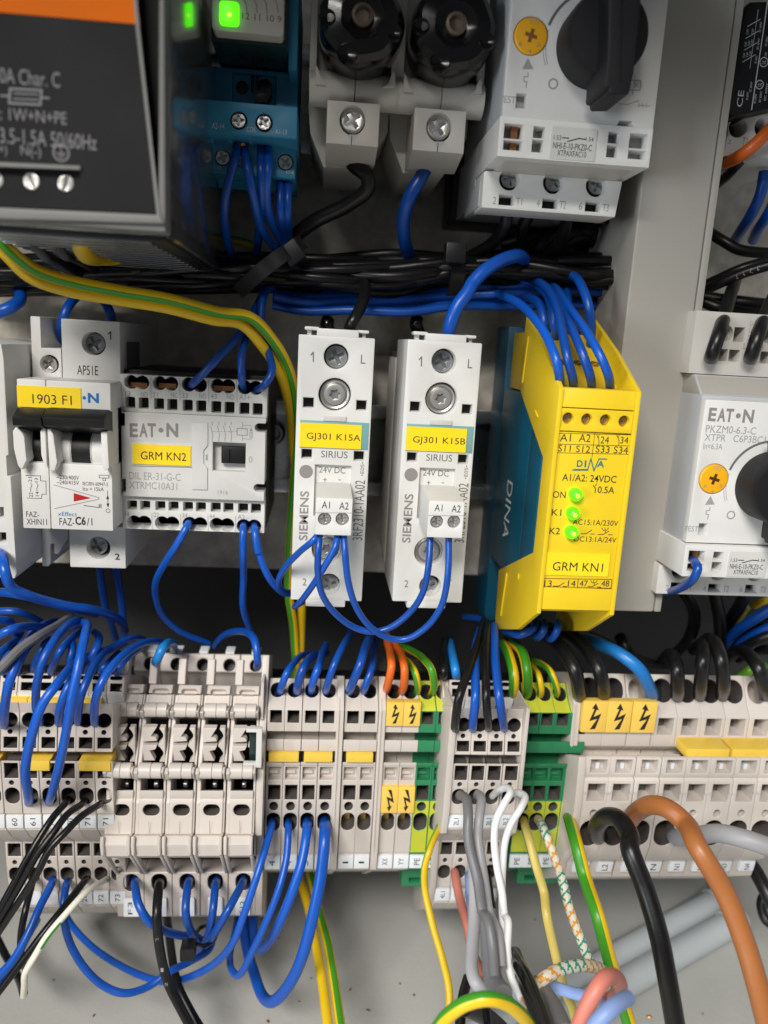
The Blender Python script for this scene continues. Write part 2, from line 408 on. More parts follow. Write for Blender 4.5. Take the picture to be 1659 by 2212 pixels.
# ------------------------------------------------------------------ cabinet
FL = -248.0                                  # floor of the cabinet
def sbox(name, x0, x1, d0, d1, z0, z1, m):
    b = MB(); b.box((x0, z0, x1, z1), d0, d1, m); return struct(b.build(name, org=((x0 + x1) / 2, d0, z0)))
sbox('mounting_plate', -230, 330, -3, 0, at('F', 800, 1235, 0)[2], 330, 'zinc')
sbox('cabinet_back_wall', -240, 340, -74, -70, FL - 2, 430, 'wall_dark')
sbox('cabinet_floor', -240, 340, -70, 420, FL - 4, FL, 'floor_grey')
sbox('cabinet_side_wall', -246, -240.2, -74, 270, FL - 4, 430, 'cool_grey')
sbox('cabinet_side_wall', 340.2, 346, -74, 270, FL - 4, 430, 'cool_grey')
sbox('shade_beam', -246, 346, 296, 312, 192, 430, 'cool_grey')  # unseen beam added to hold the lamp off the upper rows
sbox('cabinet_roof', -246, 346, -74, 300, 430.2, 436, 'cool_grey')
def one(b, cr, x0, y0, x1, y1, d, w, m): LN(b, cr, ((x0, y0 + (y1 - y0) * .3), ((x0 + x1) / 2, y0 + 2), ((x0 + x1) / 2, y1)), d, w, m)
def T(b, s, cr, x0, y0, x1, y1, d, m='print_grey', rot=0, bold=0): b.text(s, R(cr, x0, y0, x1, y1, d), m, d, rot, bold)
def LN(b, cr, pts, d, wpx, m='print_grey', closed=False):
    b.line([px(cr, x, y, d) for x, y in pts], mm(cr, wpx, pts[0][0], pts[0][1], d), m, d, closed)

def rail(zc, x0, x1, name, label):
    b = MB(); h = 17.5
    b.prism([(3, zc + 12.5), (8.6, zc + 12.5), (8.6, zc + h), (7.4, zc + h), (7.4, zc + 13.7), (1.2, zc + 13.7), (1.2, zc - 13.7), (7.4, zc - 13.7), (7.4, zc - h), (8.6, zc - h), (8.6, zc - 12.5), (3, zc - 12.5)], x0, x1, 'rail')
    t = thing(name, label, 'rail', ((x0 + x1) / 2, 0, zc))
    b.build('profile', t, bev=.15)
    return t
z_top = at('F', 650, 215, 8)[2]; z_mid = at('F', 610, 965, 8)[2]
rail(z_top, -200, at('F', 1300, 300, 8)[0], 'mounting_rail', 'steel rail behind the blue relay and the two fuse holders')
rt = rail(z_mid, -200, at('F', 1300, 1000, 8)[0], 'mounting_rail', 'steel rail showing between the grey contactor and the white relays')
b = MB(); p = at('A5', 1625, 430, 8); b.lathe(p, [(0.1, 0), (4.2, 0), (4.2, 3), (3.4, 4.6), (2.6, 4.6), (2.0, 2.4), (0.1, 2.4)], 'dark_steel')
s_ = b.build('rail_screw', rt)

# ------------------------------------------------------------------ wiring duct
x0, x1 = at('F', 1367, 536, 62)[0], at('F', 1530, 553, 62)[0]
zb = at('F', 1400, 1318, 62)[2]
t = thing('wiring_duct', 'long grey plastic wiring duct standing upright right of the yellow relay', 'cable duct', ((x0 + x1) / 2, 0, zb))
b = MB(); b.prism([(0.5, zb), (62, zb), (62, 330), (0.5, 330)], x0 + 1, x1 - 1, 'duct_grey'); b.build('channel', t, bev=.4)
b = MB(); b.prism([(50, zb - .3), (63.2, zb - .3), (63.2, 331), (50, 331)], x0, x1 - 2.6, 'duct_grey'); b.build('cover', t, bev=.9, seg=3)
b = MB(); b.prism([(48, zb - .2), (63.0, zb - .2), (63.0, 331), (48, 331)], x1 - 2.35, x1, 'duct_grey'); b.build('cover_edge', t, bev=.5)

# ------------------------------------------------------------------ power supply, close to the lens
D = 126
r = R('A1', -500, -900, 1072, 1455, D)
t = thing('power_supply', 'black power supply with an orange band and round screws, blurred in the upper left corner', 'power supply', ((r[0] + r[2]) / 2, 7, r[1]))
b = MB(); b.box((r[0], r[1], r[2], r[3]), 7, D - 5, 'psu_side'); b.build('housing', t, bev=.4)
b = MB(); fo = R('A1', -500, -900, 1066, 1450, D)
b.panel(rp(fo), [([px('A1', *q, D) for q in ((-480, -880), (1036, -880), (1030, 1392), (-480, 1322))], 4.8, 'psu_black', None)], D, 5.2, 'psu_grey'); b.build('front_frame', t, bev=.35)
b = MB(); o_ = [px('A1', *q, D) for q in ((-470, -860), (800, -860), (884, 160), (1018, 1386), (-470, 1316))]
tw = [px('A1', *q, D) for q in ((-440, 1096), (520, 1104), (520, 1300), (-440, 1270))]
b.panel(o_, [(tw, 4.2, 'black', 'black')], D + .1, 1.2, 'psu_black'); b.build('front_panel', t)
b = MB(); b.line([px('A1', *q, D + .3) for q in ((806, -860), (890, 160), (1026, 1388))], mm('A1', 22, 900, 500, D), 'psu_grey', D + .3); b.build('lit_edge', t)  # light on the cover's slanted edge, painted as a grey line
b = MB(); b.flat([px('A1', *q, D + .2) for q in ((-470, -860), (800, -860), (905, 158), (-470, 40))], 'orange_band', D + .25); b.build('orange_band', t)
b = MB(); b.panel([px('A1', *q, D + .6) for q in ((-470, 1030), (520, 1076), (520, 1100), (-470, 1062))], (), D + .8, .8, 'psu_grey'); b.build('window_lip', t)
b = MB(); b.panel([px('A1', *q, D + .6) for q in ((-470, 1326), (1040, 1396), (1066, 1452), (-470, 1404))], (), D + 1, 1.2, 'psu_grey'); b.build('bottom_trim', t, bev=.4)
for (x, y, a) in ((-30, 1170, .9), (205, 1176, 1.9), (427, 1190, 1.25)):
    b = MB(); c = at('A1', x, y, D - 1.0); b.screw((c[0], D - .8, c[2]), mm('A1', 52, x, y, D), 'slot', a, 'steel'); b.build('screw', t, bev=.2)
b = MB()
T(b, '10A Char. C', 'A1', -30, 452, 388, 552, D + .2, 'psu_print'); T(b, 'Input: 1W+N+PE', 'A1', -180, 705, 432, 810, D + .2, 'psu_print')
T(b, '100-240V~ 3.5-1.5A 50/60Hz', 'A1', -420, 835, 625, 935, D + .2, 'psu_print'); T(b, 'L(+)', 'A1', -60, 935, 45, 1015, D + .2, 'psu_print'); T(b, 'N(-)', 'A1', 135, 945, 265, 1030, D + .2, 'psu_print')
LN(b, 'A1', ((65, 575), (268, 585), (262, 678), (60, 668)), D + .2, 13, 'psu_print', True)
for y in (605, 640): LN(b, 'A1', ((90, y), (245, y + 7)), D + .2, 9, 'psu_print')
LN(b, 'A1', ((5, 620), (60, 622)), D + .2, 11, 'psu_print'); LN(b, 'A1', ((268, 632), (315, 636)), D + .2, 11, 'psu_print')
c = px('A1', 398, 992, D); q = mm('A1', 50, 398, 992, D); b.line(circ(c[0], c[1], q, 20), q * .2, 'psu_print', D + .2, True)
for i, w in enumerate((.62, .42, .2)): b.line([(c[0] - q * w, c[1] - q * (.05 + .28 * i)), (c[0] + q * w, c[1] - q * (.05 + .28 * i))], q * .13, 'psu_print', D + .2)
b.line([(c[0], c[1]), (c[0], c[1] + q * .6)], q * .13, 'psu_print', D + .2)
b.build('lettering', t)
b = MB(); b.box((r[0] + 1, r[1] - .8, r[2] - 1.5, r[1] - .05), 9, D - 8, 'black'); b.build('vent_floor', t)
m0 = None
for i in range(17):
    if m0 is None:
        b = MB(); b.box((r[0] + 3, r[1] - 1.6, r[2] - 5, r[1] - .7), D - 12, D - 9.2, 'psu_side'); m0 = b.build('vent_slat', t, bev=.3)
    else: o = dup(m0, parent=t); o.location = m0.location + Vector((0, 6.2 * i * S, 0))

# ------------------------------------------------------------------ blue relay socket with its relay
t = thing('relay', 'blue socket carrying a dark clear relay with a glowing green lamp, beside the power supply', 'relay', at('A2', 400, 1260, 10))
b = MB()
b.panel(hr('A2', 115, 450, 685, 720, 50), [(hr('A2', 262, 482, 545, 672, 50), 1.6, None), ], 50, 30, 'finder_blue')
b.panel(hr('A2', 88, 668, 682, 880, 66), [(hc('A2', 302, 780, 56, 66), 3, 'black', 'black'), (hc('A2', 467, 795, 56, 66), 3, 'black', 'black')], 66, 40, 'finder_blue')
b.panel(hr('A2', 118, 895, 672, 1140, 54), [(hc('A2', x, y, 52, 54), 3, 'black', 'black') for x, y in ((197, 1020), (330, 1030), (470, 1040), (605, 1050))], 54, 30, 'finder_blue')
for x in (125, 250, 380, 535, 650): b.box(R('A2', x - 15, 880, x + 15, 925, 60), 50, 60, 'finder_blue')
b.prism([(20, at('A2', 400, 1135, 40)[2]), (48, at('A2', 400, 1135, 48)[2]), (42, at('A2', 400, 1235, 42)[2]), (20, at('A2', 400, 1235, 20)[2])], at('A2', 165, 1200, 44)[0], at('A2', 660, 1200, 44)[0], 'finder_blue')
b.build('socket', t, bev=.35)
b = MB()
for x0, y0, x1, y1 in ((385, 470, 400, 595), (418, 470, 430, 595)): b.box(R('A2', x0, y0, x1, y1, 48.7), 48, 49.4, 'black')
b.panel(hc('A2', 326, 568, 40, 48.6), (), 48.9, .6, 'black')
b.panel([px('A2', *q, 49) for q in ((445, 545), (490, 538), (522, 570), (518, 640), (490, 690), (412, 690), (420, 630))], (), 53, 5, 'gloss_black'); b.build('lever', t, bev=.4)
rh = R('A2', 130, -200, 628, 450, 66); b = MB(); b.box((rh[0], at('A2', 400, 440, 50)[2], rh[2], rh[3]), 20, 68, 'clear_dark'); b.build('relay_housing', t, bev=.8)
b = MB(); b.box(R('A2', 632, -200, 692, 470, 60), 20, 62, 'finder_blue'); b.build('retaining_clip', t, bev=.5)
b = MB(); b.panel(rrect(R('A2', 130, -200, 597, 216, 73), 1.2), (), 73, 5.2, 'cream'); pl = b.build('cover_plate', t, bev=.4)
b = MB()
T(b, '12 11 10 9', 'A2', 325, 92, 580, 135, 73.06, 'print_dark')
for x in (330, 395, 460, 530): LN(b, 'A2', ((x, -20), (x + 22, 30), (x + 28, 80)), 73.06, 8, 'print_grey')
b.build('lettering', pl)
b = MB(); b.panel(rrect(R('A2', 178, 12, 305, 163, 74), .9), (), 74.4, 1.4, 'green_led'); b.build('lamp', t, bev=.4)
b = MB(); b.lathe(at('A2', 243, 95, 74.4), [(.1, .5), (.45, .4), (.6, 0)], 'led_hot', 12); b.build('lamp_core', t)
for (x, y, a, d_) in ((302, 782, .1, 65), (467, 796, .6, 65), (197, 1020, .4, 53), (605, 1052, .9, 53), (330, 1032, .2, 53), (470, 1042, .2, 53)):
    c = at('A2', x, y, d_ - .4); b = MB(); b.screw((c[0], d_ - .2, c[2]), mm('A2', 46, x, y, d_), 'cross', a, 'steel'); b.build('screw', t, bev=.12)
b = MB(); T(b, 'A2-14', 'A2', 128, 797, 210, 836, 66.06, 'print_white'); T(b, 'COIL', 'A2', 355, 822, 416, 855, 66.06, 'print_white'); T(b, 'A1-13', 'A2', 540, 838, 614, 870, 66.06, 'print_white')
T(b, '11-12', 'A2', 134, 1072, 188, 1096, 54.06, 'print_white'); T(b, '11-8', 'A2', 612, 1105, 660, 1128, 54.06, 'print_white'); b.build('lettering', t)

# ------------------------------------------------------------------ two fuse holders with black caps
FH = []
t = thing('fuse_holder', 'grey fuse holder with black screw cap and a black wire, next to the blue relay', 'fuse holder', at('A2', 1040, 1080, 40), 'capped fuse holders on the top rail')
def hz(y, d, x=1040): return at('A2', x, y, d)[2]
b = MB(); bx = R('A2', 768, -260, 1335, 560, 58)
b.box(bx, 8, 58, 'fuse_grey')
for xa, xb in ((768, 812), (1292, 1337)): b.box((at('A2', xa, 300, 58)[0], hz(545, 60), at('A2', xb, 300, 58)[0], bx[3]), 57, 63, 'fuse_grey')
b.panel([px('A2', *q, 48) for q in ((752, 660), (1283, 660), (1270, 850), (1128, 1082), (852, 1074), (765, 850))], (), 46, 36, 'fuse_grey')
xa, xb = at('A2', 872, 800, 66)[0], at('A2', 1213, 800, 66)[0]
pr = [(40, hz(660, 60)), (66, hz(660, 66)), (66, hz(940, 66)), (52, hz(1078, 52)), (40, hz(1080, 40))]
zl = pr[2][1]; L_ = pr[1][1] - zl
c = px('A2', 1040, 780, 66); rr = mm('A2', 84, 1040, 780, 66)
b.prism(pr, xa, xb, 'fuse_grey', {1: [(circ(c[0] - (xa + xb) / 2, pr[1][1] - c[1], rr, 24, rr * 1.06), 4.5, 'black', None)], 3: [(circ(0, 4, .1, 6), .2)]})
b.build('body', t, bev=.5)
b = MB(); zc = hz(590, 61); x_ = [at('A2', q, 590, 62)[0] for q in (760, 1052, 1056, 1338)]
for i in (0, 2): b.lathe((x_[i], 60.5, zc), [(.1, 0), (4.7, 0), (4.7, x_[i + 1] - x_[i]), (.1, x_[i + 1] - x_[i])], 'fuse_grey', 28, 'x')
b.build('hinge', t, bev=.25)
b = MB()
for q in (((800, 545), (800, 415), (818, 440), (838, 500), (870, 550)), ((1232, 565), (1275, 535), (1300, 455), (1318, 470), (1318, 560))): b.panel([px('A2', *p, 66) for p in q], (), 66, 4, 'fuse_grey')
b.build('fin', t, bev=.25)
b = MB(); c = at('A2', 1104, 112, 77); rc = mm('A2', 284, 1104, 120, 76)
b.lathe((c[0], 60, c[2]), [(rc * .98, 0), (rc * 1.0, 6), (rc * 1.0, 11), (rc * .985, 14), (rc * .93, 16.5), (rc * .80, 18), (rc * .5, 18.4), (rc * .3, 17.5)], 'gloss_black', 48, mod=lambda a, h: 1 + .022 * cos(7 * a) * (1 if h > 8 else 0))
cp = b.build('screw_cap', t, ang=25)
for ax, az, q in ((.30, -.42, 1.25), (-.30, -.80, 2.4), (.74, -.28, 2.0), (-.78, -.1, 2.0)):
    b = MB(); b.lathe((c[0] + rc * ax, 77.6, c[2] + rc * az), [(q * 1.15, .0), (q, .75), (q * .75, .55), (.1, .2)], 'gloss_black', 18); b.build('grip_dimple', cp)
b = MB(); b.lathe((c[0], 77.2, c[2]), [(2.1, 0), (2.7, .3), (2.8, 1.8), (2.0, 2.0), (1.8, .6), (.1, .5)], 'cap_ring', 24); b.build('sight_ring', cp)
b = MB(); c = at('A2', 1040, 782, 63); b.screw((c[0], 63.6, c[2]), rr * .9, 'cross', 2.2, 'steel'); b.lathe((c[0], 62, c[2]), [(.1, .2), (rr * .96, .2), (rr * .96, 1.3), (rr * .88, 1.4)], 'dark_steel', 24); b.build('screw', t, bev=.2)
b = MB(); b.line([px('A2', 1052, 470, 58.2), px('A2', 1052, 560, 58.2)], .22, 'print_black', 58.05); b.line([px('A2', 1036, 880, 66.05), px('A2', 1032, 938, 66.05)], .22, 'print_black', 66.04)
b.flat([px('A2', *q, 66.03) for q in ((1004, 872), (1082, 872), (1034, 925))], 'cool_grey', 66.03); b.build('seam', t)
pa, pb = at('F', 762, 260, 66), at('F', 949, 275, 66)
FDX, FDZ = pb[0] - pa[0], 0.0
dup(t, FDX, FDZ, label='grey fuse holder with black screw cap and a blue wire, nearer the rotary switch')

# ------------------------------------------------------------------ rotary motor protection switches
def polar_logo(b, x0, y0, x1, y1, cr, d, m):
    w = x1 - x0
    def q(a): return x0 + a * w
    T(b, 'E', cr, q(0), y0, q(.17), y1, d, m, bold=.035); T(b, 'A', cr, q(.2), y0, q(.37), y1, d, m, bold=.035); T(b, 'T', cr, q(.37), y0, q(.54), y1, d, m, bold=.035)
    c = px(cr, q(.645), (y0 + y1) / 2, d); b.flat(circ(c[0], c[1], mm(cr, w * .052, q(.64), y0, d), 16), m, d)
    T(b, 'N', cr, q(.755), y0, q(1), y1, d, m, bold=.035)
def motor_switch(label, group):
    Df, Da, Db = 80, 82, 67
    X0 = (at('A3', 391, 5, Df)[0] + at('A3', 346, 578, Df)[0]) / 2; X1 = (at('A3', 1166, 5, Df)[0] + at('A3', 1094, 633, Df)[0]) / 2; k = (X1 - X0) / 760
    Zb = px('A3', 720, 608, Df)[1]; Zt = Zb + 44.0
    l = lambda x, y: (px('A3', x, y, Df))
    t = thing('motor_protection_switch', label, 'switch', ((X0 + X1) / 2, 7, Zb), group)
    b = MB()
    b.box((X0 + .15, Zb - 1, X1 - .15, Zt + 1.2), 8, Df - 3, 'cool_grey'); b.box((X0 - 1, Zb - 18, X1 - 8, Zb - 1.2), 8, 52, 'cool_grey')
    b.prism([(Df - 4, Zt - .5), (Df - 4, Zt + 1), (70, Zt + 7), (40, Zt + 7), (40, Zt - 1)], X0 + .3, X1 - .3, 'duct_grey'); b.build('housing', t, bev=.5)
    b = MB(); b.box((px('A3', 105, 900, 22)[0], px('A3', 170, 1100, 22)[1], X1 - 1, Zb + 20), 2, 22, 'black'); b.build('adapter_plate', t, bev=.5)
    # upper terminals
    b = MB(); zt0, zt1 = Zt + 7.2, Zt + 26
    hs = []
    for i in range(3):
        cx = X0 + 9 + 14.2 * i
        hs += [(circ(cx, zt0 + 12.6, 2.4, 14), 6, 'cool_grey', None), (rp((cx + 2.6, zt0 + 10.2, cx + 6.0, zt0 + 14.6)), 6, 'cool_grey', None), (rp((cx - 2, zt0 + 4.2, cx + 1.5, zt0 + 7.8)), 5, 'cool_grey', None), (rp((cx + 2, zt0 + 4.2, cx + 5.5, zt0 + 7.8)), 5, 'cool_grey', None)]
    b.panel(rp((X0 - 1.2, zt0, X1 + 1.2, zt1)), hs, 69, 60, 'fuse_grey'); b.build('upper_terminals', t, bev=.35)
    b = MB()
    for i in range(3):
        cx = X0 + 9 + 14.2 * i
        b.text(str(2 * i + 1), (cx - 2.3, zt0 + 8.2, cx - 1.6, zt0 + 10), 'print_grey', 69.06); b.text('L%d' % (i + 1), (cx + 6.2, zt0 + 8.2, cx + 8.2, zt0 + 10), 'print_grey', 69.06)
    b.text('15-18 24AV', (X0 + 16.2, zt0 + 9, X0 + 17.4, zt0 + 16.5), 'print_grey', 69.06, rot=-90); b.build('lettering', t)
    b = MB(); kc = l(803, 236); kr = 190 * k
    no = [(X1 - 10.4, Zb), (X1 - 9.6, Zb + 1.5), (X1 - 6.2, Zb + 1.5), (X1 - 5.6, Zb)]
    dl = l(488, 178); dr = 84 * k
    b.panel([(X0, Zb), no[0], no[1], no[2], no[3], (X1, Zb), (X1, Zt), (X0, Zt)], [(rp((l(458, 0)[0], l(480, 536)[1], l(508, 0)[0], l(480, 466)[1])), 4, 'cool_grey', None), (circ(dl[0], dl[1], dr, 28), 1.0, None), (circ(*l(966, 102), 24 * k, 14), 2.5, 'dark_steel', None)], Df, 3.2, 'white')
    b.build('front_plate', t, bev=.35)
    b = MB(); b.lathe((dl[0], Df - .9, dl[1]), [(.1, 1.3), (dr * .9, 1.3), (dr * .97, .9), (dr * .97, 0)], 'dial_yellow', 28)
    dd = b.build('setting_dial', t, bev=.1)
    b = MB(); b.flat(cross(dl[0], dl[1], dr * .36, dr * .10, 1.32), 'copper', Df + .43); b.build('dial_slot', dd)
    b = MB()
    for a0, a1, m_ in ((60, 115, 'print_dark'),):
        for q in (.62, .74, .86): b.line([(dl[0] + dr * q * cos(radians(a)), dl[1] + dr * q * sin(radians(a))) for a in range(a0, a1, 11)], .12, 'logo_grey', Df + .42)
    for s_, ax, az in (('6', -.55, -.45), ('5', .5, -.4), ('4', 0, -.8)): b.text(s_, (dl[0] + dr * ax - .5, dl[1] + dr * az - .6, dl[0] + dr * ax + .4, dl[1] + dr * az + .4), 'logo_grey', Df + .42)
    b.build('lettering', dd)
    b = MB(); b.lathe((kc[0], Df + .2, kc[1]), [(kr * 1.0, 0), (kr, 8), (kr * .985, 10), (kr * .95, 11), (kr * .6, 11.4), (.1, 11.4)], 'charcoal', 48); kb = b.build('rotary_knob', t, ang=40)
    b = MB(); hp = [l(*q) for q in ((738, -70), (915, -70), (915, 70), (893, 130), (868, 400), (862, 470), (840, 575), (752, 575), (750, 548), (730, 545), (735, 460), (742, 400), (748, 130))]
    b.panel(hp, (), Df + 19, 15, 'charcoal'); b.build('handle', kb, bev=.9, seg=3)
    b = MB(); b.panel([l(*q) for q in ((800, 10), (806, 10), (800, 520), (795, 520))], (), Df + 19.25, .5, 'black'); b.build('handle_mark', kb)
    # print on the face
    b = MB(); f = Df + .05
    b.flat([l(*q) for q in ((474, 285), (500, 342), (445, 342))], 'print_grey', f)
    b.line([l(*q) for q in ((474, 360), (474, 378), (454, 380), (454, 402), (468, 404), (464, 432))], 5 * k, 'print_grey', f)
    c = l(598, 414); b.line(circ(c[0], c[1], 21 * k, 22), 7 * k, 'print_grey', f, True)
    b.text('TEST', (l(368, 0)[0], l(410, 512)[1], l(454, 0)[0], l(410, 477)[1]), 'print_grey', f)
    def arc(r0, a0, a1, w, m_): b.line([(kc[0] + r0 * k * cos(radians(a)), kc[1] + r0 * k * sin(radians(a))) for a in range(a0, a1, 4)], w * k, m_, f)
    arc(245, 100, 163, 13, 'print_dark'); arc(252, 166, 206, 3, 'print_grey'); arc(240, 166, 206, 3, 'print_grey')
    b.line([l(*q) for q in ((958, 396), (1030, 398), (1027, 446), (956, 443))], 5 * k, 'print_grey', f, True)
    b.line([l(998, 370), l(997, 396)], 4 * k, 'print_grey', f); b.line([l(992, 446), l(990, 466)], 4 * k, 'print_grey', f)
    b.line([l(978, 408), l(977, 434)], 5 * k, 'print_grey', f); b.line([l(995, 410), l(1012, 421), l(994, 432)], 4 * k, 'print_grey', f)
    b.text('310A', (l(1040, 0)[0], l(1060, 440)[1], l(1086, 0)[0], l(1060, 405)[1]), 'print_grey', f)
    b.line([l(918, 512), l(965, 516), l(1020, 497)], 4 * k, 'print_grey', f); b.line([l(1018, 520), l(1076, 524)], 3 * k, 'print_grey', f)
    for q in (1022, 1040, 1058): b.line([l(q, 510), l(q - 2, 530)], 3 * k, 'print_grey', f)
    polar_logo_mm(b, X0 + 1.4, Zt - 6.4, X0 + 15.6, Zt - 2.4, f)
    b.text('PKZM0-6.3-C', (X0 + 1.2, Zt - 9.8, X0 + 17, Zt - 7.6), 'print_grey', f); b.text('XTPR   C6P3BC1', (X0 + 1.2, Zt - 12.3, X0 + 20.5, Zt - 10.2), 'print_grey', f); b.text('In=6.3A', (X0 + 1.2, Zt - 14.8, X0 + 7.2, Zt - 13), 'print_grey', f)
    b.build('printing', t)
    # auxiliary contact block below the face
    ar = (px('A3', 328, 700, Da)[0], px('A3', 700, 800, Da)[1], px('A3', 1081, 740, Da)[0], Zb - .35)
    t2 = t
    hs = [(hr('A3', *q, Da), 5, 'cool_grey', None) for q in ((356, 612, 449, 686), (352, 694, 445, 742), (500, 625, 558, 682), (493, 690, 550, 752), (870, 650, 927, 708), (862, 716, 919, 778), (974, 660, 1066, 734), (968, 742, 1056, 786))]
    b = MB(); b.panel(rp(ar), hs, Da, 40, 'white'); b.build('contact_block', t, bev=.4)
    b = MB(); c = R('A3', 388, 622, 420, 742, Da - 2); b.box(c, Da - 4, Da - 2.4, 'copper'); b.build('contact_bar', t)
    b = MB(); b.panel(rrect(R('A3', 584, 632, 810, 792, Da), .5), (), Da + .25, .5, 'sticker'); st = b.build('type_label', t, bev=.08)
    b = MB(); f = Da + .3
    T(b, '1.53', 'A3', 601, 668, 638, 690, f, 'print_black'); T(b, '1.54', 'A3', 760, 678, 798, 698, f, 'print_black'); T(b, 'NHI-E-10-PKZ0-C', 'A3', 597, 708, 790, 740, f, 'print_black'); T(b, 'XTPAXFAC10', 'A3', 618, 745, 762, 774, f, 'print_black')
    LN(b, 'A3', ((645, 680), (675, 682)), f, 5, 'print_black'); LN(b, 'A3', ((670, 698), (725, 684), (757, 688)), f, 5, 'print_black'); b.build('lettering', st)
    b = MB(); z1 = ar[1]; z2 = px('A3', 600, 800, Db + 6)[1]
    b.prism([(Da - 3, z1 + 1), (Da - 3, z1 - .3), (Db + 2, z1 - .7), (Db - 6, z1 - .7), (Db - 6, z1 + 1)], X0 + 2, X1 - 4, 'fuse_grey'); b.build('sloped_skirt', t, bev=.3)
    # lower screw terminals
    zr = R('A3', 240, 850, 925, 1050, Db); zq = z1 - .75; o = [(px('A3', 244, 1030, Db)[0], zr[1]), (px('A3', 905, 1070, Db)[0], zr[1]), (px('A3', 946, 860, Db)[0], zq), (px('A3', 258, 830, Db)[0], zq)]
    hs = [(hc('A3', x, y, 50, Db), 5, 'black', None) for x, y in ((383, 885), (600, 902), (812, 917))] + [(hr('A3', *q, Db), 5, 'black', None) for q in ((332, 963, 406, 1012), (547, 981, 623, 1029), (759, 996, 833, 1044))]
    b = MB(); b.panel(o, hs, Db, 12, 'white'); b.box((o[0][0] + 1, zr[1] + 7, o[1][0] - 1, zr[3] - 1), 8, Db - 12, 'cool_grey'); b.build('terminal_base', t, bev=.5)
    b = MB(); b.box((o[0][0] - .3, zr[1] + 1, X0 + 1, zr[3] - 3), 40, Db - 4, 'cool_grey'); b.build('side_wing', t, bev=.4)
    for (x, y, a) in ((383, 885, .2), (600, 902, .8), (812, 917, 1.2)):
        c = at('A3', x, y, Db - 3.5); b = MB(); b.screw((c[0], Db - 3.4, c[2]), 45 * k, 'cross', a, 'dark_steel'); b.build('screw', t, bev=.15)
    b = MB(); f = Db + .05
    for s_, x0, y0, x1, y1 in (('2', 300, 972, 318, 1008), ('T1', 415, 977, 445, 1012), ('4', 516, 985, 532, 1022), ('T2', 630, 992, 662, 1030), ('6', 725, 1000, 742, 1036), ('T3', 842, 1007, 872, 1044)): T(b, s_, 'A3', x0, y0, x1, y1, f, 'print_grey')
    b.build('terminal_lettering', t)
    return t
def polar_logo_mm(b, x0, z0, x1, z1, d, m='logo_grey'):
    w = x1 - x0; q = lambda a: x0 + a * w
    for s_, a, c in (('E', 0, .17), ('A', .2, .38), ('T', .38, .55), ('N', .76, 1)): b.text(s_, (q(a), z0, q(c), z1), m, d, bold=.035)
    b.flat(circ(q(.655), (z0 + z1) / 2, w * .055, 16), m, d)
ms = motor_switch('white rotary switch with black knob and yellow dial, uppermost, left of the duct', 'rotary motor protection switches')
pa, pb = at('A3', 697, 710, 82), at('B5', 952, 1990, 82)
m2 = dup(ms, pb[0] - pa[0], pb[2] - pa[2], label='white rotary switch at the right picture edge, half cut off, below the black wires')

XS2_ = at('B5', 725, 1062, 80)[0]
lp = [atx('B5', *q, XS2_) for q in ((575, 1108), (622, 1120), (528, 1765), (470, 1740))]
b = MB(); fr = (Vector((XS2_ - .12, 0, 0)), Vector((0, 1, 0)), Vector((0, 0, 1)), Vector((-1, 0, 0)))
d0_, d1_ = max(34, min(q[0] for q in lp)), 66; z0_, z1_ = (lp[2][1] + lp[3][1]) / 2, (lp[0][1] + lp[1][1]) / 2
b.panel(rrect((d0_, z0_, d1_, z1_), 2), (), 0, .3, 'black', fr=fr); wl = b.build('warning_label', m2, org=m2['_o'])
b = MB(); fr = (Vector((XS2_ - .15, 0, 0)), Vector((0, 1, 0)), Vector((0, 0, 1)), Vector((-1, 0, 0)))
for i, tx in enumerate(('TO PROVIDE CONTINUED PROTECTION AGAINST', 'RISK OF FIRE OR ELECTRIC SHOCK ALL CURRENT', 'CARRYING PARTS MUST BE EXAMINED IF A BURN', 'OUT OF THE CURRENT ELEMENT OCCURS', 'THE COMPLETE DEVICE MUST BE REPLACED')):
    dd_ = d1_ - 3 - i * 4.2; b.text(tx, (dd_ - 2, z0_ + 2, dd_, z1_ - 2), 'print_grey', rot=-90, fr=fr)
b.build('lettering', wl)

# ------------------------------------------------------------------ contactor at the upper right edge
t = thing('contactor', 'dark contactor with white rating print above white terminals, at the upper right edge', 'contactor', at('D5', 600, 1700, 8))
b = MB(); b.panel([px('D5', *q, 52) for q in ((215, 1800), (300, 1290), (1200, 1260), (1200, 1850), (600, 1810), (560, 1760))], [(hc('D5', 392, 1468, 102, 52), 8, 'black', None), (hc('D5', 690, 1468, 104, 52), 8, 'black', None), (hc('D5', 990, 1475, 104, 52), 8, 'black', None)], 52, 44, 'white'); b.build('terminal_base', t, bev=.4)
b = MB(); b.panel([px('D5', *q, 60) for q in ((490, 60), (540, 18), (1200, 0), (1200, 1150), (330, 1350), (292, 1290), (440, 260))], (), 60, 50, 'black'); b.build('rating_cover', t, bev=.6)
b = MB(); f = 60.06
T(b, 'CE', 'D5', 385, 1040, 452, 1232, f, 'print_white', rot=90)
LN(b, 'D5', ((733, 20), (548, 1262)), f, 12, 'print_white')
for i, (x, y) in enumerate(((502, 305), (480, 442), (462, 578), (445, 714))): LN(b, 'D5', ((x, y), (x + 146, y - 84)), f, 7, 'print_white')
LN(b, 'D5', ((625, 110), (528, 785)), f, 5, 'print_white')
for (x, y, h) in ((500, 335, 60), (560, 330, 66), (480, 480, 56), (518, 470, 56), (552, 455, 62), (462, 610, 56), (498, 600, 56), (535, 585, 62), (650, 250, 120), (625, 440, 130), (600, 640, 90), (540, 940, 120), (500, 1060, 90), (590, 1080, 110), (650, 1050, 130), (715, 960, 200), (720, 420, 110), (710, 600, 70)):
    T(b, 'IEC 60947', 'D5', x - 12, y, x + 12, y + h, f, 'print_white', rot=90)
